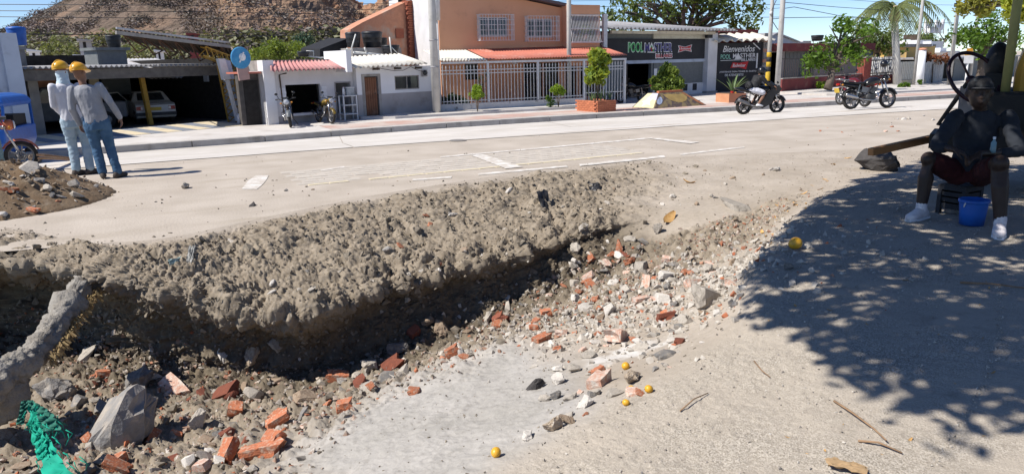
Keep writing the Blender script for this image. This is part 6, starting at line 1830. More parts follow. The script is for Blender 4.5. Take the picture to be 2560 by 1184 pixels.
def head(parent_mb, c, fwd, up_, s=1.0, face=True):
    """skull, jaw, nose, ears, brow at c, facing fwd"""
    c = Vector(c); f = Vector(fwd).normalized(); u = Vector(up_); u = (u - f * u.dot(f)).normalized(); r_ = f.cross(u)
    m = parent_mb
    loft(m, [(c - u * .115 * s + f * .03 * s, .03 * s, .04 * s, r_, f), (c - u * .09 * s + f * .022 * s, .055 * s, .065 * s, r_, f), (c - u * .04 * s + f * .008 * s, .070 * s, .088 * s, r_, f), (c, .074 * s, .096 * s, r_, f), (c + u * .05 * s - f * .004 * s, .075 * s, .098 * s, r_, f), (c + u * .09 * s - f * .008 * s, .058 * s, .076 * s, r_, f), (c + u * .115 * s - f * .008 * s, .025 * s, .035 * s, r_, f)], 16)
    if face:
        loft(m, [(c + f * .095 * s + u * .005 * s, .010 * s, .010 * s, r_, u), (c + f * .112 * s - u * .028 * s, .018 * s, .012 * s, r_, u), (c + f * .09 * s - u * .036 * s, .014 * s, .008 * s, r_, u)], 8)
        m.ball(c + f * .088 * s - u * .062 * s, (.022 * s,) * 3, 8, 6)
        for k in (-1, 1):
            m.ball(c + f * .08 * s + u * .022 * s + r_ * k * .032 * s, .018 * s, 8, 6); m.ball(c + r_ * k * .076 * s - f * .01 * s - u * .005 * s, (.016 * s, .026 * s, .032 * s), 8, 6)
def helmet(parent, c, fwd, up_, m, brim=True):
    c = Vector(c); f = Vector(fwd).normalized(); u = Vector(up_); u = (u - f * u.dot(f)).normalized(); r_ = f.cross(u)
    mb = MB()
    loft(mb, [(c + u * .012, .105, .130, r_, f), (c + u * .025, .112, .138, r_, f), (c + u * .06, .108, .132, r_, f), (c + u * .10, .088, .108, r_, f), (c + u * .128, .055, .068, r_, f), (c + u * .14, .015, .02, r_, f)], 20)
    h = mb.build('helmet', m, parent)
    b = MB(); loft(b, [(c + u * .005 + f * .03, .118, .172, r_, f), (c + u * .020 + f * .02, .116, .152, r_, f)], 20); b.build('brim', m, h)
    rg = MB(); pts = [c + u * (.03 + .115 * math.sin(math.pi * t)) + f * (.13 * math.cos(math.pi * t)) for t in np.linspace(0.08, .92, 9)]
    rg.tube(pts, .012, 6); rg.build('crest', m, h)
def worker(label, loc, rotz, shirt, jeans, helm, pose, scarf=None, scale=1.0, glove=None):
    """standing figure facing +y in its own frame"""
    o = thing('person', label, 'person', loc, rotz, None); o.scale = (scale,) * 3
    P = pose
    hip = Vector(P['hip']); neck = Vector(P['neck']); hd = Vector(P['head'])
    body = MB(); limb(body, [neck - Vector((0, 0, .06)), neck + (hd - neck) * .55], [.056, .052]); head(body, hd, P['face'], (hd - neck).normalized() + Vector((0, 0, .4)))
    loft(body, [(hip, .14, .10, (1, 0, 0), (0, 1, 0)), (hip.lerp(neck, .4), .13, .09, (1, 0, 0), (0, 1, 0)), (hip.lerp(neck, .8), .17, .10, (1, 0, 0), (0, 1, 0)), (neck - Vector((0, 0, .03)), .07, .06, (1, 0, 0), (0, 1, 0))], 14)
    sh = MB(); tr = MB()
    ux = Vector(P.get('across', (1, 0, 0))).normalized(); uy = Vector((0, 0, 1)).cross(ux)
    for i, s in enumerate((-1, 1)):
        shd, elb, wri, fin = [Vector(p) for p in P['arms'][i]]
        limb(body, [shd, elb, wri], [.042, .034, .026]); hand(body, wri, fin, uy * -.4 - ux * s, s, .55)
        limb(sh, [shd, shd.lerp(elb, .5), elb, elb.lerp(wri, .55), wri], [.064, .060, .052, .048, .040])
        hj, kn, an = [Vector(p) for p in P['legs'][i]]
        limb(body, [hj, kn, an, an - Vector((0, 0, .05))], [.07, .048, .036, .035])
        limb(tr, [hj, hj.lerp(kn, .5), kn, kn.lerp(an, .4), an + Vector((0, 0, .02))], [.104, .092, .072, .072, .066])
        ft = Vector(P['feet'][i]).normalized(); sd = Vector((0, 0, 1)).cross(ft)
        st = MB(); g = Vector((an.x, an.y, 0))
        loft(st, [(g - ft * .085 + Vector((0, 0, .035)), .030, .03, sd, (0, 0, 1)), (g - ft * .05 + Vector((0, 0, .06)), .042, .058, sd, (0, 0, 1)), (g + ft * .02 + Vector((0, 0, .058)), .044, .058, sd, (0, 0, 1)), (g + ft * .10 + Vector((0, 0, .042)), .050, .042, sd, (0, 0, 1)), (g + ft * .165 + Vector((0, 0, .035)), .044, .034, sd, (0, 0, 1)), (g + ft * .195 + Vector((0, 0, .03)), .022, .022, sd, (0, 0, 1))], 12)
        limb(st, [g + Vector((0, 0, .06)), g + Vector((0, 0, .15))], [.045, .048]); st.build('boot', M_BOOT, o)
    fuse('body', body, .009, P.get('skin', SKIN_B), o, 3)
    c = hip.lerp(neck, .5)
    loft(sh, [(hip - Vector((0, 0, .05)), .172, .128, ux, uy), (hip + Vector((0, 0, .06)), .165, .122, ux, uy), (hip.lerp(neck, .42), .170, .122, ux, uy), (hip.lerp(neck, .72), .196, .122, ux, uy), (hip.lerp(neck, .88), .172, .105, ux, uy), (neck - Vector((0, 0, .015)), .085, .075, ux, uy)], 18)
    fuse('shirt', sh, .012, shirt, o, 5, .011, 9, (1.3, 1.3, .5), int(loc[0] * 10))
    loft(tr, [(hip + Vector((0, 0, .04)), .155, .112, ux, uy), (hip - Vector((0, 0, .06)), .172, .128, ux, uy), (hip - Vector((0, 0, .16)), .165, .120, ux, uy)], 16)
    fuse('trousers', tr, .012, jeans, o, 5, .010, 8, (1, 1, 1.8), 5)
    if helm: helmet(o, hd + Vector((0, 0, .045)), P['face'], (hd - neck).normalized() + Vector((0, 0, .4)), helm)
    else: MB().ball(hd + Vector((0, -.012, .03)), (.083, .10, .095), 14, 8).build('hair', M_HAIR, o)
    if scarf:
        s_ = MB(); f = Vector(P['face']).normalized()
        loft(s_, [(neck - Vector((0, 0, .03)), .10, .095, (1, 0, 0), (0, 1, 0)), (neck + Vector((0, 0, .06)), .078, .082, (1, 0, 0), (0, 1, 0)), (hd - Vector((0, 0, .04)), .086, .108, (1, 0, 0), (0, 1, 0)), (hd + Vector((0, 0, .03)), .082, .104, (1, 0, 0), (0, 1, 0))], 16)
        fuse('neck_cloth', s_, .01, scarf, o, 3, .012, 14)
    if glove:
        for i in (0, 1):
            wri, fin = Vector(P['arms'][i][2]), Vector(P['arms'][i][3]).normalized()
            g = MB(); loft(g, [(wri - fin * .05, .042, .04, (1, 0, 0), (0, 1, 0)), (wri + fin * .02, .045, .038, (1, 0, 0), (0, 1, 0)), (wri + fin * .09, .05, .03, (1, 0, 0), (0, 1, 0))], 10)
            fuse('glove', g, .008, glove, o, 2, .006, 20)
    return o
# two workers seen from behind; the near one leans to his left
WP = gp(263, 446, .0); WP2 = gp(205, 437, .0)
poseA = dict(hip=(0, 0, .93), neck=(-.10, .05, 1.47), head=(-.135, .09, 1.615), face=(.55, .8, -.1), across=(1, 0, .1),
    arms=[((-.27, .04, 1.39), (-.30, .0, 1.10), (-.24, .09, .87), (.1, .25, -1)), ((.11, .03, 1.43), (.24, -.02, 1.17), (.33, .06, .94), (.15, .1, -1))],
    legs=[((-.09, 0, .88), (-.06, .05, .49), (-.02, -.02, .09)), ((.09, 0, .88), (.13, .04, .49), (.19, -.03, .09))], feet=[(-.1, 1, 0), (.55, .8, 0)])
worker('yellow helmeted worker in a grey long sleeved shirt and dark blue jeans, leaning left', WP, R(-4), M_SHIRTG, M_JEANS, M_HELM, poseA, None, 1.05)
poseB = dict(hip=(0, 0, .93), neck=(-.05, .02, 1.49), head=(-.06, .05, 1.635), face=(.5, .8, 0), across=(.8, .5, 0),
    arms=[((-.20, -.08, 1.41), (-.22, -.05, 1.12), (-.10, .14, .92), (.5, .3, -.8)), ((.14, .10, 1.41), (.18, .16, 1.12), (.1, .25, .95), (0, .4, -.8))],
    legs=[((-.08, -.03, .88), (-.07, .02, .49), (-.06, -.03, .09)), ((.09, .03, .88), (.12, .06, .49), (.13, .0, .09))], feet=[(.5, .8, 0), (.8, .6, 0)])
worker('yellow helmeted worker in pale shirt, light jeans and neck cloth, half hidden by the other', WP2, R(-6), M_SHIRTW, M_JEANSL, mat('yellow_helmet_b', (.70, .38, .02), (.62, .33, .02), scale=3, rough=.32, spec=.5), poseB, mat('pale_blue_cloth', (.40, .52, .60), (.55, .62, .66), scale=9, rough=.95), 1.06, mat('yellow_glove', (.42, .40, .10), (.3, .3, .1)))
# bystander at the left margin
poseC = dict(hip=(0, 0, .93), neck=(-.02, .02, 1.49), head=(-.02, .05, 1.635), face=(.2, 1, 0), arms=[((-.2, 0, 1.41), (-.25, -.02, 1.12), (-.22, .12, .90), (.1, .4, -.8)), ((.2, 0, 1.41), (.26, .03, 1.12), (.30, .20, .98), (.2, .6, -.4))],
    legs=[((-.09, 0, .88), (-.1, .03, .49), (-.11, -.03, .09)), ((.09, 0, .88), (.14, .05, .49), (.20, .0, .09))], feet=[(-.1, 1, 0), (.5, .8, 0)])
worker('bystander in a red top and grey green trousers, half out at the left edge', gp(-12, 425, 0), R(15), mat('red_cotton', (.42, .03, .05), (.34, .025, .04), scale=5, rough=.95), mat('green_trousers', (.17, .24, .23), (.13, .19, .19), scale=4, rough=.95), None, poseC, None, 1.0)

# ================================================================== bikes in the street
def between(x, y, Y):
    """place on the vertical line through a pixel at the street depth Y"""
    d = ray(x, y); return Vector((d.x / d.y * Y, Y, zr(Y)))
PS = gp(1858, 287, .0)
PSB = gp(1893, 285); sc_ = 1.18
sb = motorcycle('black sports motorcycle being ridden along the road towards the right', Vector((PSB.x - .78, PSB.y, zr(PSB.y) + .015)), R(-14), sc_, 'sport', None)
# its rider
rd = thing('person', 'motorcycle rider in black jacket, white shorts and dark helmet', 'person', sb.location, R(-14)); rd.scale = (sc_,) * 3
bd_ = MB(); hipc = Vector((.28, 0, .86)); nk = Vector((.55, 0, 1.32)); hdc = Vector((.63, 0, 1.45))
loft(bd_, [(hipc, .15, .11, (0, 1, 0), (1, 0, .3)), (hipc.lerp(nk, .5), .14, .10, (0, 1, 0), (1, 0, -.5)), (hipc.lerp(nk, .85), .17, .10, (0, 1, 0), (1, 0, -.5)), (nk, .06, .06, (0, 1, 0), (1, 0, -.4))], 14)
limb(bd_, [nk, hdc], [.055, .05]); head(bd_, hdc, (1, -.15, -.05), (0, 0, 1))
jk = MB(); loft(jk, [(hipc + Vector((-.02, 0, .0)), .17, .13, (0, 1, 0), (1, 0, .2)), (hipc.lerp(nk, .4), .175, .135, (0, 1, 0), (1, 0, -.5)), (hipc.lerp(nk, .75), .21, .135, (0, 1, 0), (1, 0, -.5)), (nk, .09, .08, (0, 1, 0), (1, 0, -.4))], 16)
so = MB()
for s in (-1, 1):
    shd = Vector((.50, s * .19, 1.26)); elb = Vector((.72, s * .30, 1.04)); wri = Vector((.96, s * .30, .95))
    limb(bd_, [shd, elb, wri], [.042, .034, .026]); hand(bd_, wri, (.5, s * .2, -.5), (-.5, 0, -.7), s, .9)
    limb(jk, [shd, shd.lerp(elb, .5), elb, elb.lerp(wri, .7)], [.082, .07, .062, .05])
    hj = Vector((.30, s * .09, .84)); kn = Vector((.66, s * .22, .72)); an = Vector((.44, s * .21, .36))
    limb(bd_, [hj, kn, kn.lerp(an, .35), an], [.075, .054, .056, .036])
    limb(so, [hj, hj.lerp(kn, .45), hj.lerp(kn, .8)], [.112, .104, .092])
    st = MB(); loft(st, [(an + Vector((-.08, 0, -.04)), .03, .03, (0, 1, 0), (0, 0, 1)), (an + Vector((0, 0, -.03)), .045, .055, (0, 1, 0), (0, 0, 1)), (an + Vector((.10, 0, -.055)), .046, .035, (0, 1, 0), (0, 0, 1)), (an + Vector((.17, 0, -.065)), .03, .022, (0, 1, 0), (0, 0, 1))], 10)
    st.build('shoe', M_WHITE2, rd)
fuse('body', bd_, .011, SKIN_B, rd, 3)
fuse('jacket', jk, .013, mat('black_jacket', (.015, .015, .017), (.022, .022, .024), scale=6, rough=.7), rd, 4, .02, 8)
loft(so, [(hipc + Vector((-.04, 0, .05)), .17, .13, (0, 1, 0), (1, 0, .2)), (hipc + Vector((0, 0, -.05)), .17, .15, (0, 1, 0), (1, 0, .2))], 14)
fuse('shorts', so, .013, M_SHIRTW, rd, 4, .02, 8)
hm_ = MB(); hm_.ball(hdc + Vector((0, 0, .02)), (.150, .132, .145), 18, 12); hm_.lathe([(.118, -.13), (.13, -.10)], tuple(hdc), 18); h_ = hm_.build('helmet', M_BIKEBLK, rd)
MB().cbox(hdc + Vector((.135, -.01, .03)), (.04, .19, .09), (0, 0, 0)).build('visor', M_GLASS, h_)
bg_ = MB(); bg_.ball((.14, -.02, 1.0), (.10, .16, .14), 12, 8); fuse('side_bag', bg_, .012, mat('black_jacket', (.015, .015, .017)), rd, 4, .02, 12)
# parked bikes
q = between(2170, 240, 15.9)
motorcycle('black parked motorcycle with a yellow plate and chrome exhaust near the roller', Vector((q.x - .72, q.y + .05, zr(q.y) + .03)), R(-16), 1.02, 'standard', None, R(-3), .3, M_YPL, True)
q2 = between(2180, 240, 17.5)
motorcycle('second parked motorcycle mostly hidden behind the one with the yellow plate', Vector((q2.x - .1, q2.y + .2, zr(q2.y) + .03)), R(75), 1.05, 'standard', mat('bike_wine', (.12, .015, .02), rough=.35), R(4))
hl = thing('open_helmet', 'black helmet hanging on a mirror of the plated motorcycle', 'helmet', between(2200, 200, 16.2) + Vector((.0, -.1, 1.45)))
m = MB(); m.ball((0, 0, 0), (.14, .12, .12), 14, 9); m.build('shell', M_BIKEBLK, hl); MB().cbox((.12, 0, -.02), (.05, .17, .08)).build('visor', M_GLASS, hl)
qa = gp(1535, 257, WZ) + Vector((-.3, -1.1, 0))
motorcycle('black parked motorcycle side on between the picket fence and the hall door', qa + Vector((.0, .6, 0)), R(176), 1.0, 'standard', None, R(-5), group='motorcycles').location.x += 1.7
qa = gp(742, 318, WZ); motorcycle('parked motorcycle facing the street before the shop window, pale front', qa + Vector((0, 1.2, 0)), R(-100), 1.0, 'standard', mat('bike_pale', (.13, .14, .15), rough=.4), R(5))
qa = gp(816, 311, WZ); motorcycle('parked motorcycle with yellow marks nosed in before the shop door pillar', qa + Vector((0, 1.25, 0)), R(-80), .95, 'standard', mat('bike_yellow', (.30, .20, .03), (.02, .02, .02), scale=14, rough=.35), R(-5))
qa = between(60, 395, 16.6)
motorcycle('orange fendered motorcycle half hidden behind the earth heap', Vector((qa.x - 1.28, qa.y, zr(qa.y))), R(8), .95, 'standard', mat('bike_orange', (.45, .13, .06), (.36, .10, .05), rough=.45), R(3))

# ================================================================== white saloon with its door open
M_CARW = mat('car_white', (.60, .59, .56), (.52, .51, .47), scale=2, rough=.4, spec=.5, stain=(.42, .38, .30), sscale=2)
qa = gp(395, 310, WZ)
car = thing('saloon_car', 'old white saloon car seen from behind with its left door open', 'car', qa, R(6)); car.scale = (.93,) * 3
# body in local x (width) and y (length, y>0 towards the front)
prof = [(0, .30), (-.02, .58), (.02, .86), (.08, .90), (.95, .94), (1.20, .96), (1.75, 1.36), (2.55, 1.38), (3.15, .95), (4.15, .86), (4.25, .60), (4.22, .30), (3.80, .24), (.4, .24)]
def car_body(hw_low, hw_up):
    V = []; Fc = []
    n = len(prof)
    for s in (-1, 1):
        for y, z in prof:
            w_ = hw_low if z < .97 else hw_up
            V.append((s * w_, y, z))
    Fc = [(i, (i + 1) % n, n + (i + 1) % n, n + i) for i in range(n)] + [tuple(reversed(range(n))), tuple(range(n, 2 * n))]
    return MB().add(V, Fc)
car_body(.80, .60).build('body', M_CARW, car, bevel=.025)
MB().add([(-.56, 1.22, 1.0), (.56, 1.22, 1.0), (.50, 1.66, 1.30), (-.50, 1.66, 1.30)], [(0, 1, 2, 3)]).add([(-.56, 1.19, 1.01), (.56, 1.19, 1.01), (.50, 1.63, 1.32), (-.50, 1.63, 1.32)], [(0, 1, 2, 3)]).build('rear_window', M_GLASS, car)
for s in (-1, 1):
    MB().add([(s * .80, 1.4, .97), (s * .80, 2.95, .97), (s * .645, 2.55, 1.32), (s * .645, 1.8, 1.32)], [(0, 1, 2, 3)] if s > 0 else [(3, 2, 1, 0)]).build('side_window', M_GLASS, car)
    MB().box(s * .78 if s < 0 else .50, -.50 if s < 0 else .78, -.055, -.022, .62, .78).build('tail_light', M_REDL, car)
    MB().box(s * .60 if s < 0 else .50, -.50 if s < 0 else .60, -.07, -.056, .64, .76).build('reverse_light', M_LENS, car)
    for y in (.75, 3.4):
        wo = MB().lathe([(.18, -.09), (.29, -.09), (.31, -.06), (.31, .06), (.29, .09), (.18, .09), (.18, -.09)], n=18, axis='x').build('wheel', M_TYRE, car, (s * .72, y, .31))
        MB().lathe([(0, -.06), (.17, -.05), (.18, 0), (.17, .05), (0, .06)], n=16, axis='x').build('hub_cap', M_ALLOY, wo)
MB().box(-.80, .80, -.14, -.03, .38, .52).build('rear_bumper', mat('bumper', (.05, .05, .05), rough=.6), car)
MB().box(-.22, .22, -.05, -.024, .60, .74).build('number_plate', M_YPL, car)
MB().box(-.78, .78, -.03, -.012, .84, .87).build('trim_strip', M_ENG, car)
dr = thing('door', None, None, (0, 0, 0)); dr.parent = car; dr.location = (-.80, 2.95, 0); dr.rotation_euler.z = R(-62)
MB().box(-.03, .03, -1.15, 0, .30, .95).build('door_panel', M_CARW, dr)
f = MB()
for a_, b_ in (((0, -1.1, .95), (.06, -.95, 1.34)), ((.06, -.95, 1.34), (.06, -.45, 1.36)), ((.06, -.45, 1.36), (0, -.02, .96))): f.bar(a_, b_, .045)
f.build('window_frame', M_CARW, dr)
MB().add([(.03, -1.05, .96), (.06, -.93, 1.31), (.06, -.46, 1.33), (.03, -.08, .97)], [(0, 1, 2, 3)]).build('window_pane', M_GLASS, dr)
MB().box(-.05, -.031, -1.0, -.82, .80, .84).build('handle', M_ENG, dr)
# dark van standing inside the workshop
qa = gp(150, 332, WZ)
van = thing('pickup_truck', 'dark pickup truck parked in the shade inside the workshop', 'truck', qa + Vector((0, 1.6, 0)), R(8)); van.scale = (1, 1, 1)
M_VAN = mat('dark_van', (.10, .105, .115), (.075, .08, .09), rough=.5)
MB().prism([(-1.7, .35), (-1.75, .95), (-1.0, 1.02), (-.55, 1.62), (.55, 1.66), (.72, 1.0), (2.2, 1.0), (2.2, .40)], -.8, .8).build('body', M_VAN, van, bevel=.04)
MB().prism([(-.86, 1.06), (-.5, 1.54), (.45, 1.58), (.58, 1.06)], -.812, -.803).build('window', M_GLASS, van)
for x in (-1.1, 1.45):
    wo = MB().lathe([(0, -.1), (.28, -.1), (.33, -.06), (.33, .06), (.28, .1), (0, .1)], n=18, axis='y').build('wheel', M_TYRE, van, (x, -.74, .33)); MB().lathe([(0, -.115), (.17, -.11), (.18, -.10)], n=14, axis='y').build('hub_cap', M_ALLOY, wo)
MB().cbox((-1.76, -.55, .75), (.06, .3, .16)).build('headlight', M_LENS, van)
# blue three wheeler at the left edge
qa = gp(14, 372, .02)
bt = thing('mototaxi', 'bright blue three wheeled taxi with a rounded roof, cut by the left edge', 'three wheeler', between(-52, 380, 23.0), R(-12))
M_TUK = mat('taxi_blue', (.02, .11, .42), (.02, .09, .34), rough=.4, spec=.4)
def sec(z, w_, d0, d1): return [(-w_, d0, z), (-w_ * .6, d0 - .10, z), (w_ * .6, d0 - .10, z), (w_, d0, z), (w_, d1, z), (-w_, d1, z)]
def skin(secs):
    V = [p for s in secs for p in s]; n = 6; Fc = []
    for i in range(len(secs) - 1):
        for k in range(n): Fc.append((i * n + k, i * n + (k + 1) % n, (i + 1) * n + (k + 1) % n, (i + 1) * n + k))
    Fc += [tuple(reversed(range(n))), tuple((len(secs) - 1) * n + k for k in range(n))]
    return MB().add(V, Fc)
skin([sec(.28, .55, .1, 2.2), sec(.55, .64, -.05, 2.3), sec(.95, .66, .05, 2.3)]).build('body', M_TUK, bt, bevel=.03)
skin([sec(1.50, .64, .25, 2.25), sec(1.62, .66, .2, 2.3), sec(1.76, .58, .35, 2.2), sec(1.84, .35, .6, 1.9)]).build('roof', M_TUK, bt, bevel=.03)
for sx_ in (-1, 1): MB().bar((sx_ * .62, .08, .95), (sx_ * .62, .27, 1.52), .06).build('roof_pillar', M_TUK, bt); MB().bar((sx_ * .62, 2.2, .95), (sx_ * .62, 2.2, 1.52), .06).build('roof_pillar', M_TUK, bt)
MB().add([(-.60, .03, .96), (.60, .03, .96), (.58, .22, 1.50), (-.58, .22, 1.50), (0, -.05, .96), (0, .14, 1.5)], [(0, 4, 5, 3), (4, 1, 2, 5)]).build('windscreen', mat('dusty_glass', (.10, .09, .085), (.07, .065, .06), rough=.3), bt)
MB().box(-.5, .5, 1.2, 2.1, .955, 1.25).build('seat', M_SEATB, bt)
for x in (-.42, .42): MB().lathe([(0, -.20), (.08, -.19), (.10, -.14)], (x, 0, .66), 14, 'y').build('headlight', M_LENS, bt)
MB().lathe([(0, -.185), (.09, -.18), (.10, -.165)], (0, 0, .76), 14, 'y').build('emblem', M_ALLOY, bt)
wo = MB().lathe([(0, -.06), (.19, -.06), (.23, -.03), (.23, .03), (.19, .06), (0, .06)], n=16, axis='x').build('wheel', M_TYRE, bt, (0, .12, .23)); MB().lathe([(0, -.07), (.11, -.065), (.11, .065), (0, .07)], n=12, axis='x').build('hub', M_ALLOY, wo)
for x in (-.55, .55): MB().lathe([(0, -.06), (.19, -.06), (.23, -.03), (.23, .03), (.19, .06), (0, .06)], n=16, axis='x').build('wheel', M_TYRE, bt, (x, 1.8, .23))
# street furniture by the shop
qa = gp(704, 309, WZ)
wbn = thing('white_bin', 'small white cylindrical bin at the corner of the pink roofed shop', 'bin', qa)
MB().lathe([(0, 0), (.16, 0), (.18, .44), (.19, .46), (.12, .52), (0, .53)], n=16).build('drum', M_WHITE2, wbn); MB().lathe([(.183, .38), (.197, .40), (.197, .44), (.185, .45)], n=16).build('rim', M_GREYP, wbn)
qa = gp(606, 312, WZ)
hy = thing('painted_stub', 'squat pale concrete stub at the foot of the lattice column', 'bollard', qa); MB().lathe([(0, 0), (.2, 0), (.17, .35), (.1, .44), (0, .46)], n=12).build('stub', M_WHITE, hy)
ust, _ = FP.uv(880, 280)
sh_ = thing('stall_table', 'white wooden stall table with shelves in the shop doorway', 'table', FP.w(ust - .62, -.55, FP.o.z), FP.rot)
for x in (0, .58):
    for y in (0, .4): MB().box(x - .025, x + .025, y - .025, y + .025, 0, .98).build('leg', M_WMETAL, sh_)
for z in (.22, .58, .95): MB().box(-.02, .60, -.02, .42, z, z + .035).build('shelf', M_WMETAL, sh_)
for nm, x, w_, h_, m_, lab, ct_ in (('white_bottle', .10, .05, .34, M_WHITE2, 'white plastic bottle on the stall table', 'bottle'), ('glass_case', .36, .17, .30, M_LENS, 'small glass display case on the stall table', 'case'), ('tin_can', .22, .05, .2, M_GREYP, 'grey tin between the bottle and the glass case', 'tin')):
    t_ = thing(nm, lab, ct_, FP.w(ust - .62 + x, -.40, FP.o.z + .987), FP.rot)
    if nm == 'glass_case':
        MB().box(-w_, w_, -.12, .12, 0, h_).build('glass', mat('case_glass', (.35, .38, .40), (.2, .22, .24), rough=.15), t_); MB().box(-w_ - .01, w_ + .01, -.13, .13, h_, h_ + .03).build('lid', M_WMETAL, t_)
    else: MB().lathe([(0, 0), (w_, 0), (w_, h_ * .7), (w_ * .5, h_ * .85), (w_ * .5, h_), (0, h_)], n=12).build('vessel', m_, t_)
# ================================================================== rubble
def pz(x, y, Z):
    d = ray(x, y); return CAM + d * (Z / d.dot(Fv))
S_PALE = mat('stone_pale', (.44, .395, .34), (.34, .305, .26), scale=7, rough=.95, rnd=.16, bump=.4, bscale=18, stain=(.30, .27, .23), sscale=4)
S_WHITE = mat('stone_white', (.57, .53, .48), (.45, .415, .37), scale=7, rough=.95, rnd=.10, bump=.3, bscale=18)
S_GREY = mat('stone_grey', (.22, .21, .20), (.16, .152, .145), scale=6, rough=.95, rnd=.2, bump=.5, bscale=16, stain=(.33, .29, .245), sscale=3, srange=(.46, .66))
S_DARK = mat('stone_dark', (.075, .068, .065), (.05, .046, .045), scale=8, rough=.9, bump=.4, bscale=18)
S_BROWN = mat('stone_brown', (.235, .165, .115), (.31, .245, .18), scale=6, rough=.95, rnd=.2, bump=.4, bscale=16)
S_BRICK = mat('brick_orange', (.44, .155, .075), (.34, .115, .06), scale=6, rough=.95, rnd=.22, bump=.5, bscale=22, stain=(.46, .36, .27), sscale=5, srange=(.50, .66))
S_PINK = mat('brick_pale', (.50, .27, .19), (.56, .42, .34), scale=7, rough=.95, rnd=.12, bump=.4, bscale=20, stain=(.60, .54, .47), sscale=5, srange=(.48, .62))
S_DKBRICK = mat('brick_dark', (.23, .075, .045), (.17, .06, .04), scale=6, rough=.95, rnd=.2, bump=.5, bscale=22)
S_SHALE = mat('stone_layered', (.40, .33, .25), (.26, .19, .13), scale=5, rough=.9, bump=.4, bscale=12, stain=(.52, .47, .40), sscale=4)
def chip_mesh(name, seed, n, sq, m, rough_=.0):
    V, Fc = hull_rock(seed, n, sq)
    bm = bmesh.new(); vs = [bm.verts.new(v) for v in V.tolist()]
    for f in Fc.tolist(): bm.faces.new([vs[i] for i in f])
    if rough_:
        bmesh.ops.bevel(bm, geom=bm.edges[:], offset=.09, segments=1, affect='EDGES', clamp_overlap=True)
        bmesh.ops.triangulate(bm, faces=bm.faces[:]); bmesh.ops.subdivide_edges(bm, edges=bm.edges[:], cuts=2, use_grid_fill=True)
        co = np.array([tuple(v.co) for v in bm.verts]); k = 1 + rough_ * (fbm(co * 1.7 + seed, 4, .6) + .5 * fbm(co * 6 + seed, 3))
        for v, q in zip(bm.verts, k): v.co *= float(q)
    me = bpy.data.meshes.new(name); bm.to_mesh(me); bm.free(); me.materials.append(m)
    return me
def brick_mesh(seed, L_=1.0, W_=.52, H_=.30, m=None):
    """broken brick: bevelled box with a rough broken end and knocked corners"""
    r_ = random.Random(seed)
    bm = bmesh.new(); bmesh.ops.create_cube(bm, size=1.0)
    bmesh.ops.scale(bm, vec=(L_, W_, H_), verts=bm.verts[:])
    bmesh.ops.subdivide_edges(bm, edges=bm.edges[:], cuts=1, use_grid_fill=True)
    for v in bm.verts:
        if v.co.x > L_ * .4: v.co.x += r_.uniform(-.22, .06) * L_
        k = .018 if abs(v.co.x) + abs(v.co.y) < .9 else .035
        v.co += Vector((r_.gauss(0, k), r_.gauss(0, k), r_.gauss(0, k * .6)))
    cs = [v for v in bm.verts if sum(abs(c) > .4 * d for c, d in zip(v.co, (L_, W_, H_))) == 3]
    for v in r_.sample(cs, min(3, len(cs))): v.co *= r_.uniform(.72, .92)
    bmesh.ops.triangulate(bm, faces=bm.faces[:])
    me = bpy.data.meshes.new('brick_piece'); bm.to_mesh(me); bm.free(); me.materials.append(m); return me
SHAPE = {}
for nm, m in (('pale', S_PALE), ('white', S_WHITE), ('grey', S_GREY), ('dark', S_DARK), ('brown', S_BROWN)):
    SHAPE[nm] = [chip_mesh('stone', 40 + i, 13 + i, ((1, .75, .5), (1, .8, .65), (1, .6, .42), (1, .9, .4), (1, .7, .7), (1, .55, .3))[i % 6], m) for i in range(9)]
SHAPE['slab'] = [chip_mesh('stone', 70 + i, 16, (1, .8, .22), m) for i, m in enumerate((S_GREY, S_PALE, S_PALE, S_GREY))]
SHAPE['shale'] = [chip_mesh('stone', 80 + i, 16, (1, .5, .4), S_SHALE) for i in range(3)]
for nm, m in (('brick', S_BRICK), ('pink', S_PINK), ('dkbrick', S_DKBRICK)):
    SHAPE[nm] = [brick_mesh(11 + i, 1.0, .56, .36, m) for i in range(4)] + [brick_mesh(21 + i, .8, .75, .42, m) for i in range(3)] + [chip_mesh('brick_piece', 90 + i, 12, (1, .7, .4), m) for i in range(3)]
for nm, m in (('pale', S_PALE), ('white', S_WHITE), ('grey', S_GREY), ('dark', S_DARK), ('brown', S_BROWN)):
    SHAPE[nm + '_b'] = [chip_mesh('stone', 140 + i, 18, ((1, .75, .6), (1, .8, .7), (1, .65, .5), (1, .9, .45), (1, .8, .8), (1, .55, .35))[i], m, .42) for i in range(6)]
SHAPE['slab_b'] = [chip_mesh('stone', 170 + i, 18, (1, .8, .25), m, .3) for i, m in enumerate((S_GREY, S_PALE, S_PALE, S_GREY))]
SHAPE['shale_b'] = [chip_mesh('stone', 180 + i, 18, (1, .55, .45), S_SHALE, .42) for i in range(3)]
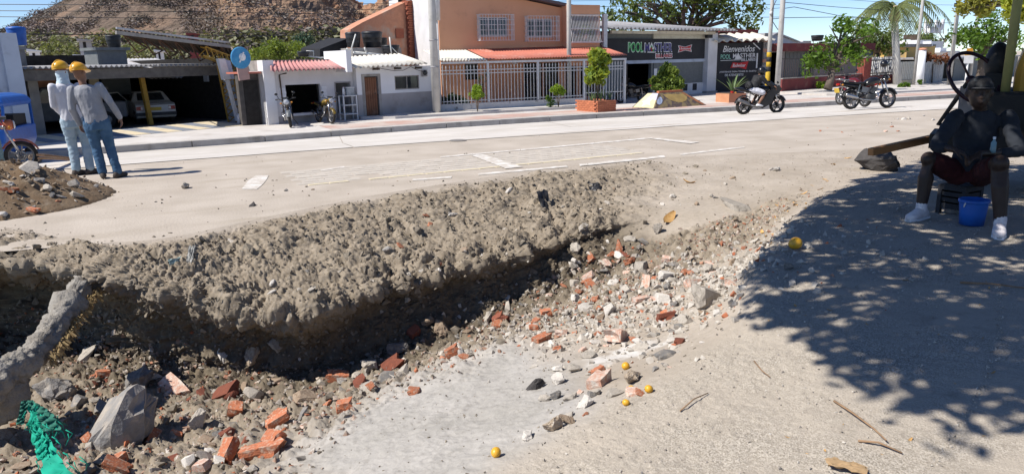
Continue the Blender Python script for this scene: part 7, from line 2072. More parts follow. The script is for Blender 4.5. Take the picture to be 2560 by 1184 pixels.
def put(kind, x, y, wpx, label, cat=None, group=None, rot=None, sink=.25, var=None, name=None, stretch=(1, 1, 1), tilt=.35, lift=0):
    P, n = hit(x, y)
    Z = (P - CAM).dot(Fv); s = wpx * Z / FPX / 2 * (1.0 if kind in ('brick', 'pink', 'dkbrick') else 1.18)
    me = SHAPE[kind][var if var is not None else random.randrange(len(SHAPE[kind]))]
    isb = kind in ('brick', 'pink', 'dkbrick')
    if isb: s *= 2 if me.name.startswith('brick_piece') and len(me.vertices) > 20 else 1.1
    nm = name or ('brick_fragment' if isb else 'stone')
    o = link(nm, me)
    zmin = min(v.co.z for v in me.vertices)
    q = n.lerp(Vector((0, 0, 1)), .5).normalized().to_track_quat('Z', 'Y')
    e = Euler(rot if rot is not None else (random.uniform(-tilt, tilt), random.uniform(-tilt, tilt), random.uniform(0, 6.28)))
    o.rotation_mode = 'QUATERNION'; o.rotation_quaternion = q @ e.to_quaternion()
    o.scale = (s * stretch[0], s * stretch[1], s * stretch[2])
    o.location = P + Vector((0, 0, 1)) * (-zmin * s * stretch[2] * (1 - 2 * sink) + lift)
    tag(o, label, cat or ('brick' if isb else 'stone'), group)
    return o
big = [
 ('grey', 300, 1095, 215, 'largest grey boulder with a flat shaded face, at the lower left of the trench', .18, 0, (1, .95, 1.15)),
 ('grey', 140, 985, 100, 'rounded grey boulder behind the green cloth', .2, 1, (1, .9, 1)),
 ('pale', 216, 900, 74, 'pale crusted stone above the rounded boulder', .25, 2, (1, 1, .8)),
 ('brick', 258, 938, 40, 'single orange brick stub between dark boulders at the left', .2, 4, (1, 1, 1)),
 ('grey', 345, 960, 92, 'dark grey slab in shadow next to a pale wedge', .2, 3, (1, .8, 1)),
 ('white', 388, 948, 40, 'pale wedge stone against the dark grey slab', .2, 2, (1, .7, 1)),
 ('pink', 437, 978, 80, 'pale pink broken slab with a lit top in the trench bottom', .2, 1, (1, 1, .8)),
 ('dkbrick', 500, 985, 46, 'dark red lump right of the pale pink slab', .2, 8, (1, 1, 1)),
 ('dkbrick', 565, 985, 78, 'long brown red brick half buried in the floor', .3, 0, (1, 1, .8)),
 ('brick', 590, 1030, 46, 'square orange brick face standing upright on the mound', .15, 5, (1, 1, 1.3)),
 ('pale', 495, 1060, 56, 'pale chunky stone below the long brown brick', .2, 4, (1, 1, 1)),
 ('dkbrick', 566, 1085, 46, 'dark red fragment between pale chunk and stacked bricks', .2, 9, (1, 1, 1)),
 ('brick', 568, 1140, 72, 'orange brick in the front row, left of the longest one', .2, 2, (1, 1, 1.1)),
 ('brick', 695, 1056, 60, 'topmost of the stacked orange bricks beside the smooth bank', .15, 3, (1, 1, 1)),
 ('brick', 686, 1104, 68, 'middle one of the stacked orange bricks beside the smooth bank', .15, 1, (1, 1, 1.1)),
 ('brick', 661, 1134, 104, 'longest orange brick at the bottom of the stack', .2, 0, (1, .9, .9)),
 ('pink', 505, 1168, 48, 'pale orange brick end at the bottom edge', .2, 6, (1, 1, 1)),
 ('white', 522, 1132, 44, 'white angular stone left of the front row bricks', .2, 5, (1, 1, 1.2)),
 ('white', 553, 892, 50, 'white angular rock sticking out below the overhang', .2, 2, (1, .8, 1)),
 ('pale', 277, 1012, 28, 'small pale round stone between the two left boulders', .2, 4, (1, 1, 1)),
 ('shale', 631, 888, 66, 'layered brown rock beside the white angular rock', .2, 0, (1, 1, 1)),
 ('pale', 690, 868, 40, 'pale stone on the ledge under the overhang', .2, 1, (1, 1, 1)),
 ('brown', 762, 1000, 84, 'big brown earth clod on the trench mound', .3, 3, (1, 1, .8)),
 ('brick', 863, 1022, 52, 'bright orange brick block at the edge of the smooth bank', .15, 5, (1, 1, 1.2)),
 ('brick', 818, 1012, 30, 'narrow orange shard left of the bright brick block', .15, 7, (1, .6, 1)),
 ('pink', 756, 1068, 32, 'pink shard lying at the foot of the smooth bank', .2, 8, (1, 1, .8)),
 ('brick', 1036, 982, 40, 'lone square brick on the rim of the smooth bank', .2, 6, (1, 1, 1)),
 ('dkbrick', 980, 920, 62, 'shaded brick in the deepest part of the trench', .2, 1, (1, 1, 1)),
 ('dkbrick', 1035, 840, 44, 'shaded reddish block standing against the trench wall', .2, 4, (1, .7, 1.4)),
 ('grey', 996, 882, 54, 'rounded grey stone in the shadow of the overhang', .2, 4, (1, 1, 1)),
 ('brown', 1106, 828, 52, 'large lit brown grey stone above the smooth bank rim', .2, 1, (1, 1, 1)),
 ('brown', 1066, 806, 42, 'brown stone just behind the large lit one', .2, 0, (1, 1, .9)),
 ('pale', 928, 918, 54, 'pale flat topped stone in the shaded trench', .2, 3, (1, 1, 1)),
 ('slab', 893, 938, 62, 'thin flat slab lying in the shaded trench', .2, 1, (1, .5, 1)),
 ('grey', 854, 958, 50, 'grey stone beside the thin flat slab', .2, 2, (1, 1, .8)),
 ('pale', 1222, 795, 40, 'pale long stone at the end of the smooth bank rim', .2, 2, (1, .7, 1)),
 ('brick', 1112, 898, 32, 'small orange brick bit on the rim near the pale pebbles', .2, 8, (1, 1, 1)),
 ('brick', 1160, 892, 32, 'orange brick bit on the rim nearest the large lit stone', .2, 9, (1, 1, 1)),
 ('pale', 1762, 765, 124, 'largest pale grey rock leaning against the shaded bank', .15, 0, (.68, .55, 1.15)),
 ('pink', 1540, 850, 76, 'whole pale orange brick lying on the white lime patch', .12, 0, (1, 1, 1.1)),
 ('brick', 1474, 716, 38, 'bright orange brick in the middle of the rubble fan', .15, 2, (1, 1, 1.2)),
 ('brick', 1449, 731, 28, 'small orange piece touching the bright orange brick', .2, 7, (1, 1, 1)),
 ('brick', 1487, 752, 34, 'short dark orange brick below the bright one', .2, 3, (1, 1, 1)),
 ('white', 1437, 752, 42, 'white wedge shaped stone left of the short brick', .15, 2, (1, .8, 1.2)),
 ('brick', 1363, 787, 38, 'upper brick of the pair at the left of the rubble fan', .15, 4, (1, 1, 1)),
 ('brick', 1340, 806, 26, 'lower small brick of the pair at the left of the rubble fan', .2, 6, (1, 1, 1)),
 ('brick', 1356, 850, 48, 'brick half sunk in the smooth grey bank', .2, 1, (1, 1, 1)),
 ('pink', 1403, 837, 40, 'paler brick half right of the half sunk brick', .2, 5, (1, 1, 1)),
 ('white', 1469, 842, 28, 'white stone left of the whole pale brick', .2, 1, (1, 1, 1)),
 ('brown', 1503, 800, 24, 'brown stone above the whole pale brick', .2, 4, (1, 1, 1)),
 ('pink', 1606, 752, 46, 'cracked pink slab left of the grey wedge', .2, 1, (1, 1, .8)),
 ('pink', 1652, 750, 54, 'pink brick slab under the grey wedge', .2, 0, (1, 1, .8)),
 ('grey', 1669, 725, 46, 'grey wedge lying on the pink brick slab', .1, 2, (1, .8, 1)),
 ('white', 1664, 692, 42, 'white stone at the top of the rubble fan', .2, 0, (1, .8, 1)),
 ('brick', 1634, 700, 32, 'orange lump left of the topmost white stone', .2, 8, (1, 1, 1)),
 ('pink', 1732, 712, 44, 'pale pink block behind the largest pale rock', .2, 4, (1, 1, 1)),
 ('dkbrick', 1666, 797, 48, 'red brick lying left of the largest pale rock', .15, 0, (1, 1, 1.1)),
 ('pale', 1707, 806, 42, 'pale stone between the red brick and the largest rock', .2, 1, (1, 1, 1)),
 ('dkbrick', 1700, 857, 34, 'dark red piece at the edge of the gravel', .2, 6, (1, 1, 1)),
 ('white', 1793, 789, 30, 'white rounded stone right of the largest pale rock', .2, 4, (1, .8, .9)),
 ('slab', 1667, 890, 66, 'flat grey slab at the gravel edge', .3, 0, (1, 1, 1.2)),
 ('slab', 1680, 832, 56, 'flat pale grey slab next to the lime patch', .35, 3, (1, .7, 1)),
 ('slab', 1600, 872, 62, 'broad chalky slab on the lime patch', .4, 2, (1, .8, 1)),
 ('dark', 1337, 970, 50, 'single black rock on the smooth grey bank', .15, 0, (1, .9, 1)),
 ('white', 1395, 955, 52, 'pale cream rock right of the black rock', .15, 1, (1, .8, 1)),
 ('white', 1392, 926, 40, 'pale cream rock behind the other one by the black rock', .2, 3, (1, .8, 1)),
 ('pink', 1500, 960, 74, 'big pale orange brick with one shaded end', .15, 1, (1, 1, 1.15)),
 ('shale', 1580, 950, 84, 'layered brown slab beside the yellow fruits', .2, 1, (1, .8, .9)),
 ('brick', 1598, 985, 38, 'orange roof tile shard between two yellow fruits', .1, 7, (1, .8, 1.1)),
 ('pale', 1427, 996, 42, 'pale flat stone below the pale cream rock', .2, 3, (1, 1, .8)),
 ('pale', 1361, 1000, 32, 'pale pebble stone below the black rock', .2, 1, (1, 1, 1)),
 ('grey', 1390, 994, 30, 'greenish grey pebble stone below the pale cream rock', .2, 4, (1, 1, 1)),
 ('white', 1466, 1012, 62, 'broad white stone in the lowest part of the rubble fan', .2, 3, (1, .8, .9)),
 ('pale', 1535, 988, 46, 'tan stone left of the lowest yellow fruit', .2, 0, (1, .8, .9)),
 ('brick', 1463, 1036, 26, 'small brick chip under the broad white stone', .2, 9, (1, .7, .8)),
 ('shale', 1383, 1075, 66, 'brown striped stone standing on the gravel edge', .15, 2, (.8, .9, 1.3)),
 ('brown', 1417, 1056, 52, 'brown stone with a dark side, right of the striped one', .2, 2, (1, .8, 1)),
 ('white', 1319, 1094, 44, 'white stone alone left of the striped stone', .15, 1, (1, .8, .9)),
 ('brick', 1548, 626, 52, 'biggest brick shard in the heap at the trench end', .1, 7, (1, .5, 1.2)),
 ('brick', 1530, 640, 40, 'orange shard leaning on the biggest one at the trench end', .1, 8, (1, .5, 1)),
 ('dkbrick', 1562, 640, 36, 'dark red shard right of the biggest one at the trench end', .1, 9, (1, .6, 1)),
 ('brick', 1474, 650, 32, 'brown orange brick at the shaded lip by the trench end', .2, 4, (1, 1, 1)),
 ('pale', 1437, 626, 36, 'pale stone bridging the shaded trench end', .2, 3, (1, .8, 1)),
 ('pale', 1575, 602, 34, 'pale round topped stone above the brick shards', .2, 1, (1, .8, .8)),
 ('slab', 1769, 674, 54, 'flat grey block near the step of the shaded bank', .2, 1, (1, .6, 1.6)),
 ('brick', 1806, 615, 22, 'small upright orange tile near the step', .1, 4, (.7, .5, 1.5)),
 ('brown', 1832, 660, 38, 'brown slanting stone against the step of the bank', .2, 2, (1, .8, 1)),
 ('white', 1272, 478, 40, 'long narrow white stone lying on top of the crumbled edge', .2, 5, (.35, 1.2, .5)),
 ('slab', 1836, 514, 88, 'broad pale flat slab on the earth ramp', .38, 2, (1, .9, 1)),
 ('white', 1938, 426, 36, 'white stone further up the earth ramp', .3, 3, (1, .7, .8)),
 ('white', 1678, 495, 18, 'small white rock on the earth ramp near the crumbled edge', .2, 1, (1, 1, 1)),
 ('pale', 1643, 580, 30, 'pale block at the corner of the ramp cut', .2, 4, (.7, 1, 1.3)),
 ('pale', 1457, 570, 42, 'pale flat stone projecting from the trench wall', .3, 3, (1, .5, .6)),
 ('brick', 1074, 562, 24, 'round brick bit on the crumbled face, upper middle', .2, 8, (1, 1, 1)),
 ('brick', 1002, 616, 26, 'brick bit lower on the crumbled face', .2, 9, (1, 1, 1)),
 ('white', 970, 624, 30, 'white stone beside the lower brick bit on the crumbled face', .2, 5, (1, .7, 1)),
 ('slab', 578, 604, 40, 'thin pale slab near the top of the crumbled face', .3, 2, (1, .6, 1)),
 ('white', 1130, 538, 30, 'white flat stone high on the crumbled face', .25, 3, (1, .8, .8)),
 ('white', 682, 730, 32, 'white torn scrap like stone above the overhang', .2, 5, (1, .5, .6)),
 ('pale', 465, 470, 28, 'pale pointed stone standing alone on the dusty road edge', .1, 1, (1, .8, 1.1)),
 ('grey', 715, 478, 11, 'small dark stone on the road edge by the paving', .1, 4, (1, 1, 1)),
 ('dark', 632, 515, 38, 'flat dark asphalt flake on the dusty road edge', .3, 3, (1, .4, .4)),
 ('grey', 1970, 672, 32, 'grey stone in the shade near the yellow fruit', .2, 4, (1, .8, .8)),
 ('brown', 90, 408, 60, 'pale rounded sack like stone on top of the earth heap', .2, 4, (1, .7, .6)),
]
MARK = []; SEEN = set()
for k, x, y, w_, lab, sink, var, st in big:
    MARK.append((x, y, lab.split(',')[0]))
    put(k + '_b' if k + '_b' in SHAPE and w_ > 20 else k, x, y, w_, lab, None, None, None, sink, var, None, st)

def inpoly(x, y, poly):
    c = False; j = len(poly) - 1
    for i in range(len(poly)):
        if (poly[i][1] > y) != (poly[j][1] > y) and x < (poly[j][0] - poly[i][0]) * (y - poly[i][1]) / (poly[j][1] - poly[i][1]) + poly[i][0]: c = not c
        j = i
    return c
def zone(poly, n, kinds, s0, s1, where, tilt=.35, sink=.25, clump=0):
    xs_ = [p[0] for p in poly]; ys_ = [p[1] for p in poly]; k = 0; tries = 0
    names = list(kinds); ws_ = [kinds[q] for q in names]
    while k < n and tries < n * 30:
        tries += 1
        x, y = random.uniform(min(xs_), max(xs_)), random.uniform(min(ys_), max(ys_))
        if not inpoly(x, y, poly): continue
        if clump and perlin([[x / clump, y / clump * 1.6, 3.3]])[0] < random.uniform(-.3, .25): continue
        kd = random.choices(names, ws_)[0]
        s = s0 + (s1 - s0) * random.random() ** 2.2
        adj = {'pale': 'pale', 'white': 'whitish', 'grey': 'grey', 'dark': 'dark', 'brown': 'brown', 'slab': 'flat', 'shale': 'layered', 'brick': 'orange brick', 'pink': 'pale pink brick', 'dkbrick': 'dark red brick'}[kd]
        mk = min(MARK, key=lambda q: (q[0] - x) ** 2 + 2 * (q[1] - y) ** 2); dx, dy = x - mk[0], y - mk[1]
        near = dx * dx + 2 * dy * dy < 110 ** 2
        sz = ('tiny', 'small', 'mid sized')[0 if s < 12 else 1 if s < 24 else 2]
        rel = ('right of' if dx > 0 else 'left of') if abs(dx) > abs(dy) * 1.4 else ('below' if dy > 0 else 'above')
        ref = ' '.join(mk[2].split()[:7])
        while ref.split()[-1] in ('of', 'the', 'on', 'in', 'at', 'a', 'by', 'and', 'with', 'under', 'beside', 'between', 'against', 'to', 'half', 'one', 'lying', 'below', 'its', 'smooth', 'shaded', 'from', 'behind'): ref = ' '.join(ref.split()[:-1])
        vr = random.randrange(len(SHAPE[kd]))
        base_ = '%s %s %s ' % (sz, adj, 'piece' if 'brick' in adj else 'stone')
        if kd in ('pale', 'white', 'grey', 'dark', 'brown'): base_ = '%s %s %s stone ' % (sz, ('angular', 'blocky', 'thin', 'flattish', 'rounded', 'narrow')[vr % 6], adj)
        elif 'brick' in adj: base_ = '%s %s %s piece ' % (sz, 'long' if vr < 4 else 'stubby' if vr < 7 else 'chipped', adj)
        lab = ' '.join((base_ + (rel + ' the ' + ref if near else where)).split()[:16])
        if lab in SEEN and near and len(lab.split()) < 16: lab = lab.replace(rel, ('just ' if dx * dx + 2 * dy * dy < 55 ** 2 else 'well ') + rel)
        SEEN.add(lab)
        put(kd, x, y, s, lab, None, ('brick pieces ' if 'brick' in adj else 'stones ') + where, None, sink, vr, None, (1, random.uniform(.7, 1), random.uniform(.7, 1.1)), tilt)
        k += 1
FAN = [(1330, 760), (1440, 640), (1560, 590), (1690, 640), (1850, 610), (1872, 740), (1790, 830), (1690, 930), (1560, 1010), (1400, 1060), (1330, 1000), (1440, 900), (1330, 850)]
zone(FAN, 92, dict(pale=4, white=4, brick=3, pink=3, grey=2, slab=1.2, brown=1), 17, 54, 'in the rubble fan by the shaded bank', clump=0)
zone([(1440, 630), (1600, 600), (1860, 690), (1850, 740), (1700, 780), (1560, 730), (1400, 720)], 38, dict(white=4, pale=4, brick=3, pink=3, grey=1), 14, 44, 'in the upper rubble fan')
FLOOR = [(190, 900), (330, 920), (620, 960), (830, 930), (1080, 860), (1330, 740), (1300, 800), (1130, 890), (960, 960), (840, 1020), (740, 1090), (560, 1050), (380, 1040), (200, 1000)]
zone(FLOOR, 50, dict(brown=4, pale=3, grey=3, brick=2, dkbrick=2.5, slab=1), 16, 64, 'on the shaded trench floor', clump=120)
zone([(0, 1010), (200, 1000), (420, 1010), (720, 1090), (700, 1184), (0, 1184)], 42, dict(brown=3, pale=4, grey=3, brick=2.5, dkbrick=2, white=1), 18, 72, 'at the bottom left of the trench')
zone([(430, 650), (700, 590), (1080, 500), (1400, 470), (1560, 440), (1540, 530), (1300, 640), (1000, 700), (760, 800), (560, 750)], 24, dict(pale=5, brick=2, white=2, grey=3, brown=3), 9, 26, 'stuck in the crumbled face', sink=.35)
zone([(1080, 800), (1300, 720), (1420, 660), (1400, 720), (1290, 790), (1120, 900), (1020, 940)], 26, dict(pale=4, brown=3, brick=2, white=2, grey=2), 11, 34, 'along the rim above the smooth bank')
# the dusty verge and ramp
zone([(330, 450), (900, 420), (1100, 440), (700, 530), (430, 590), (280, 620), (60, 600), (0, 560), (200, 500)], 12, dict(pale=3, grey=3, dark=1, brown=2), 4, 12, 'on the dusty road verge')
zone([(1640, 430), (2050, 400), (2080, 450), (1880, 620), (1720, 640), (1660, 560)], 20, dict(pale=4, white=2, brick=2, brown=2, grey=1), 8, 22, 'on the earth ramp at the trench end', sink=.35)
zone([(2020, 320), (2340, 285), (2350, 325), (2100, 345)], 22, dict(white=5, pale=3, brick=2, pink=1), 5, 18, 'on the rubbly verge beyond the plank')
zone([(1400, 1150), (1800, 960), (2000, 880), (2400, 1130), (2100, 1184), (1450, 1184)], 10, dict(pale=4, grey=3, brown=2, white=1), 5, 13, 'on the near gravel', sink=.35)

# ------------------------------------------------------------------ heap at the left
HPc = gp(-70, 512, 0)
hN = 64
gx = np.linspace(-1.0, 1.0, hN)
X, Y = np.meshgrid(gx, gx)
rr_ = np.sqrt((X) ** 2 + (Y) ** 2)
bx_, by_ = X * 1.8, Y * 1.7
Pn = np.stack([bx_.ravel(), by_.ravel(), 0 * bx_.ravel()], 1)
hz = (.66 * np.clip(1 - rr_ ** 1.3, 0, 1) ** 1.1).ravel() + (fbm(Pn * 1.6 + 3, 3) * .16 + fbm(Pn * 6, 3, billow=True) * .07 + fbm(Pn * 19, 3) * .035) * np.clip(1.05 - rr_.ravel(), 0, .5) * 2
hz -= .06 * (rr_.ravel() > .97)
HV = np.stack([bx_.ravel() + HPc.x, by_.ravel() + HPc.y, hz + np.array([zr(v + HPc.y) for v in by_.ravel()]) - .02], 1)
gi = np.arange(hN * hN).reshape(hN, hN)
HF = np.stack([gi[:-1, :-1], gi[:-1, 1:], gi[1:, 1:], gi[1:, :-1]], -1).reshape(-1, 4)
M_HEAP = mat('heap_earth', (.135, .09, .055), (.20, .145, .095), scale=5, rough=1, spec=.1, bump=.6, bscale=25, stain=(.30, .25, .19), sscale=3)
tag(link('earth_heap', np_mesh('earth_heap', HV, HF, True), M_HEAP), 'brown heap of dug earth and stones at the left edge of the road', 'heap')
BVH0 = BV
BVH = BVHTree.FromPolygons([tuple(p) for p in HV.tolist()], [tuple(f) for f in HF.tolist()])
def hit(x, y):
    d = ray(x, y)
    a = BVH0.ray_cast(CAM, d, 60); b = BVH.ray_cast(CAM, d, 60)
    c = [h for h in (a, b) if h[0] is not None]
    if c:
        h = min(c, key=lambda q: q[3]); return h[0], h[1]
    return gp(x, y), Vector((0, 0, 1))
zone([(0, 440), (120, 440), (290, 452), (300, 470), (160, 522), (0, 545)], 30, dict(pale=4, brown=4, grey=2, brick=.6, white=1), 12, 42, 'on the lower slope of the earth heap')
put('slab', 75, 425, 96, 'thin pale slab lying across the top of the earth heap', None, None, (.1, -.1, .2), .1, 2, 'flat_slab', (1, .6, .8))
put('white', 95, 395, 46, 'pale lumpy sack beside the motorcycle wheel', 'sack', None, None, .2, 4, 'cement_sack', (1, .7, .7))
M_PLANK = mat('raw_plank', (.30, .18, .10), (.22, .13, .075), scale=2, rough=.9, stain=(.36, .27, .18), sscale=4)
for k, (x0, y0, x1, y1) in enumerate(((108, 428, 180, 398), (112, 438, 186, 402))):
    a, b = gp(x0, y0) + Vector((0, 0, .30)), gp(x1, y1) + Vector((0, 0, .03))
    m = MB().bar(a, b, .12, .03); o = m.build('plank', M_PLANK, bevel=.004)
    tag(o, ('upper thin plank sloping from the earth heap to the road', 'lower thin plank sloping from the earth heap to the road')[k], 'plank')

# ------------------------------------------------------------------ loose grains, too many to count
ROCKB = [hull_rock(300 + i, 8, (1, .8, .7)) for i in range(5)]
nT = len(pos)
def sample_sheet(w_, n):
    p = w_ * AREA; p = p / p.sum()
    i = rng.choice(nT, n, p=p)
    return pos[i] + rng.normal(size=(n, 3)) * np.array([.012, .012, .002])
g3 = pos.reshape(NR, NC, 3)
AREA = (np.linalg.norm(np.gradient(g3, axis=0), axis=2) * np.linalg.norm(np.gradient(g3, axis=1), axis=2)).ravel()
vis = (pos[:, 1] > 1.2) & (pos[:, 1] < 12)
def grains(name, w_, n, s0, s1, m, pw=2.5):
    P = sample_sheet(w_ * vis, n); S = s0 + (s1 - s0) * rng.uniform(size=n) ** pw
    tag(link(name, scatter_mesh(name, ROCKB, P, S), m), kind='stuff')
M_CLOD = mat('clod', (.25, .215, .17), (.165, .14, .11), scale=30, rough=1, spec=.1)
M_GRIT = mat('grit', (.40, .36, .31), (.20, .175, .15), scale=22, rough=.95, spec=.15)
M_GRITW = mat('grit_white', (.50, .46, .405), (.36, .325, .28), scale=22, rough=.95, spec=.15)
grains('earth_clods', m_crumb + .25 * m_floor, 15000, .005, .036, M_CLOD, 2.6)
grains('large_clods', m_crumb * (.3 + gate) + .5 * m_floor, 900, .02, .075, M_CLOD, 1.8)
grains('fine_rubble', m_floor * (.4 + .6 * (base[:, 1] > 0)), 6500, .006, .05, mat('mixed_rubble', (.36, .31, .26), (.27, .15, .10), scale=14, rough=1, spec=.1, stain=(.5, .46, .41), sscale=22, srange=(.52, .6)), 2.4)
fanw = np.exp(-(((pos[:, 0] - 3.6) / 1.25) ** 2 + ((pos[:, 1] - 5.0) / 1.0) ** 2)) * (RT < 9) * (1 - .93 * m_smooth)
grains('chalky_rubble', fanw, 4200, .007, .056, M_GRITW, 2.6)
grains('grey_rubble', fanw + .8 * m_floor, 2400, .01, .055, M_GRIT, 2.4)
grains('brick_crumbs', fanw + .35 * m_floor, 2000, .006, .042, S_BRICK, 2.8)
grains('gravel', m_gravel * np.clip(.35 + 1.2 * fbm(base * 1.3 + 7, 3), .02, 2), 17000, .003, .015, M_GRIT, 2.6)
grains('pale_gravel', m_gravel * np.clip(.25 + 1.3 * fbm(base * 1.6 + 12, 3), .02, 2), 7000, .003, .012, M_GRITW, 2.0)
grains('verge_grit', (1 - np.clip(m_crumb + m_floor + m_gravel + m_smooth, 0, 1)) * (CT > .5), 3500, .004, .02, M_CLOD, 3.0)
grains('bank_crumbs', m_smooth, 420, .003, .013, M_CLOD, 2)
P = HV[rng.choice(len(HV), 1500, p=np.clip(hz, .0001, 1) / np.clip(hz, .0001, 1).sum())] + rng.normal(size=(1500, 3)) * np.array([.03, .03, .004])
tag(link('heap_clods', scatter_mesh('heap_clods', ROCKB, P, .008 + .05 * rng.uniform(size=1500) ** 2.4), mat('heap_clod', (.19, .135, .09), (.30, .25, .19), scale=9, rough=1)), kind='stuff')
P = []
for k in range(1800):
    x, y = rng.uniform(-100, 2450), rng.uniform(330, 640)
    q = gp(x, y)
    if q.y > 15.2 or BVH0.ray_cast(CAM, ray(x, y), 60)[0] is not None: continue
    if perlin([[q.x * .9, q.y * .9, 5.1]])[0] < rng.uniform(-.3, .3): continue
    P.append((q.x, q.y, q.z))
P = np.array(P)
tag(link('road_grit', scatter_mesh('road_grit', ROCKB, P, .006 + .03 * rng.uniform(size=len(P)) ** 3), M_CLOD), kind='stuff')
# ================================================================== yellow fruit, leaves, twigs, litter
M_FRUIT = mat('yellow_fruit', (.68, .38, .03), (.60, .30, .02), scale=14, rough=.4, spec=.4, stain=(.36, .2, .05), sscale=3, srange=(.54, .68))
FR_ME = MB().lathe([(0, -1), (.35, -.93), (.72, -.66), (.93, -.25), (1.0, .1), (.9, .5), (.66, .8), (.3, .97), (.08, 1.0), (0, .98)], n=16).mesh('fruit'); FR_ME.materials.append(M_FRUIT)
ST_ME = MB().tube([(0, 0, .95), (.03, 0, 1.12), (.08, .02, 1.22)], .06, 6).mesh('stalk'); ST_ME.materials.append(M_BARK)
for x, y, w_, lab in ((1564, 914, 20, 'yellow fruit on the lime patch, topmost of the four by the bricks'), (1577, 970, 20, 'yellow fruit left of the orange roof tile shard'), (1622, 972, 20, 'yellow fruit right of the orange roof tile shard'), (1565, 1005, 19, 'lowest yellow fruit below the roof tile shard'), (1240, 1130, 25, 'yellow fruit alone on the smooth grey bank at the bottom'), (1987, 609, 32, 'largest yellow fruit, at the edge of the shaded bank')):
    P, n = hit(x, y + w_ * .4); Z = (P - CAM).dot(Fv); s = w_ * Z / FPX / 2
    s *= random.uniform(.88, 1.1)
    o = thing('fruit', lab, 'fruit', P + Vector((0, 0, s * .88)), 0, 'fallen yellow fruits'); o.scale = (s, s * random.uniform(.9, 1), s * random.uniform(.95, 1.12))
    o.rotation_euler = (R(random.uniform(60, 110)), 0, R(random.uniform(0, 360)))
    link('flesh', FR_ME, None, o); link('stalk', ST_ME, None, o)
M_LEAFD = mat('dry_leaf', (.42, .22, .07), (.50, .32, .13), scale=9, rough=.75, rnd=.25)
def leaf_mesh(seed, w_=.32, curl=.3):
    V = []; Fc = []; r_ = random.Random(seed)
    for i in range(9):
        t = i / 8; ww_ = w_ * math.sin(math.pi * (.04 + .94 * t)) ** .8; z = curl * (4 * (t - .5) ** 2) * r_.uniform(.7, 1.2)
        V += [(t - .5, -ww_ / 2, z + .12 * curl), (t - .5, 0, z - .05), (t - .5, ww_ / 2, z + .16 * curl)]
    for i in range(8):
        b = 3 * i; Fc += [(b, b + 3, b + 4, b + 1), (b + 1, b + 4, b + 5, b + 2)]
    me = MB().add(V, Fc, True).mesh('dry_leaf'); me.materials.append(M_LEAFD); return me
LM = [leaf_mesh(i, .28 + .06 * i, .07 + .035 * i) for i in range(4)]
def leaf(x, y, w_, lab, group='dry fallen leaves'):
    P, n = hit(x, y); Z = (P - CAM).dot(Fv); s = w_ * Z / FPX
    o = link('dry_leaf', random.choice(LM), None, None, P + Vector((0, 0, .06 * s)), None, (s, s, s))
    q = n.to_track_quat('Z', 'Y') @ Euler((random.uniform(-.3, .3), random.uniform(-.3, .3), random.uniform(0, 6.28))).to_quaternion()
    o.rotation_mode = 'QUATERNION'; o.rotation_quaternion = q
    tag(o, lab, 'leaf', group)
leaf(1722, 457, 34, 'long curled orange leaf on the earth ramp'); leaf(1672, 549, 52, 'largest tan leaf at the corner of the ramp cut'); leaf(1905, 582, 24, 'orange leaf at the foot of the shaded bank')
leaf(2120, 396, 20, 'yellow leaf beside the dark rock'); leaf(1945, 515, 18, 'small yellow leaf right of the broad slab'); leaf(1760, 668, 14, 'yellow leaf on the upper rubble')
for k in range(34):
    x = random.uniform(1880, 2110); y = 640 - (x - 1880) * .92 + random.uniform(-60, 15)
    leaf(x, y, random.uniform(9, 20), 'dry leaf in the drift along the foot of the shaded bank')
for k in range(26):
    x, y = random.uniform(1880, 2540), random.uniform(620, 1170); leaf(x, y, random.uniform(7, 17), 'dry leaf lying on the gravel of the near bank')
M_TWIG = mat('dry_twig', (.30, .19, .11), (.22, .14, .085), scale=20, rough=.9)
def twig(pts, w_, lab):
    P = []
    for i, (x, y) in enumerate(pts):
        q, n = hit(x, y); P.append(q + Vector((0, 0, .008 + .012 * (i % 2))))
    tag(MB().tube(P, [w_ * (1 - .6 * i / len(P)) for i in range(len(P))], 6).build('twig', M_TWIG), lab, 'twig')
twig([(2085, 1005), (2130, 1040), (2185, 1075), (2215, 1110)], .006, 'longer dry twig lying on the sunlit gravel at the right')
twig([(2145, 1105), (2195, 1115), (2255, 1135)], .006, 'shorter dry twig below the longer one on the gravel')
twig([(1700, 1030), (1735, 1005), (1770, 985)], .004, 'thin dry stem on the gravel right of the fruits')
twig([(2400, 708), (2480, 716), (2560, 722)], .008, 'dark stick lying in the shade of the bank')
twig([(1885, 905), (1905, 935), (1925, 945)], .004, 'crooked twig just below the shadow edge')
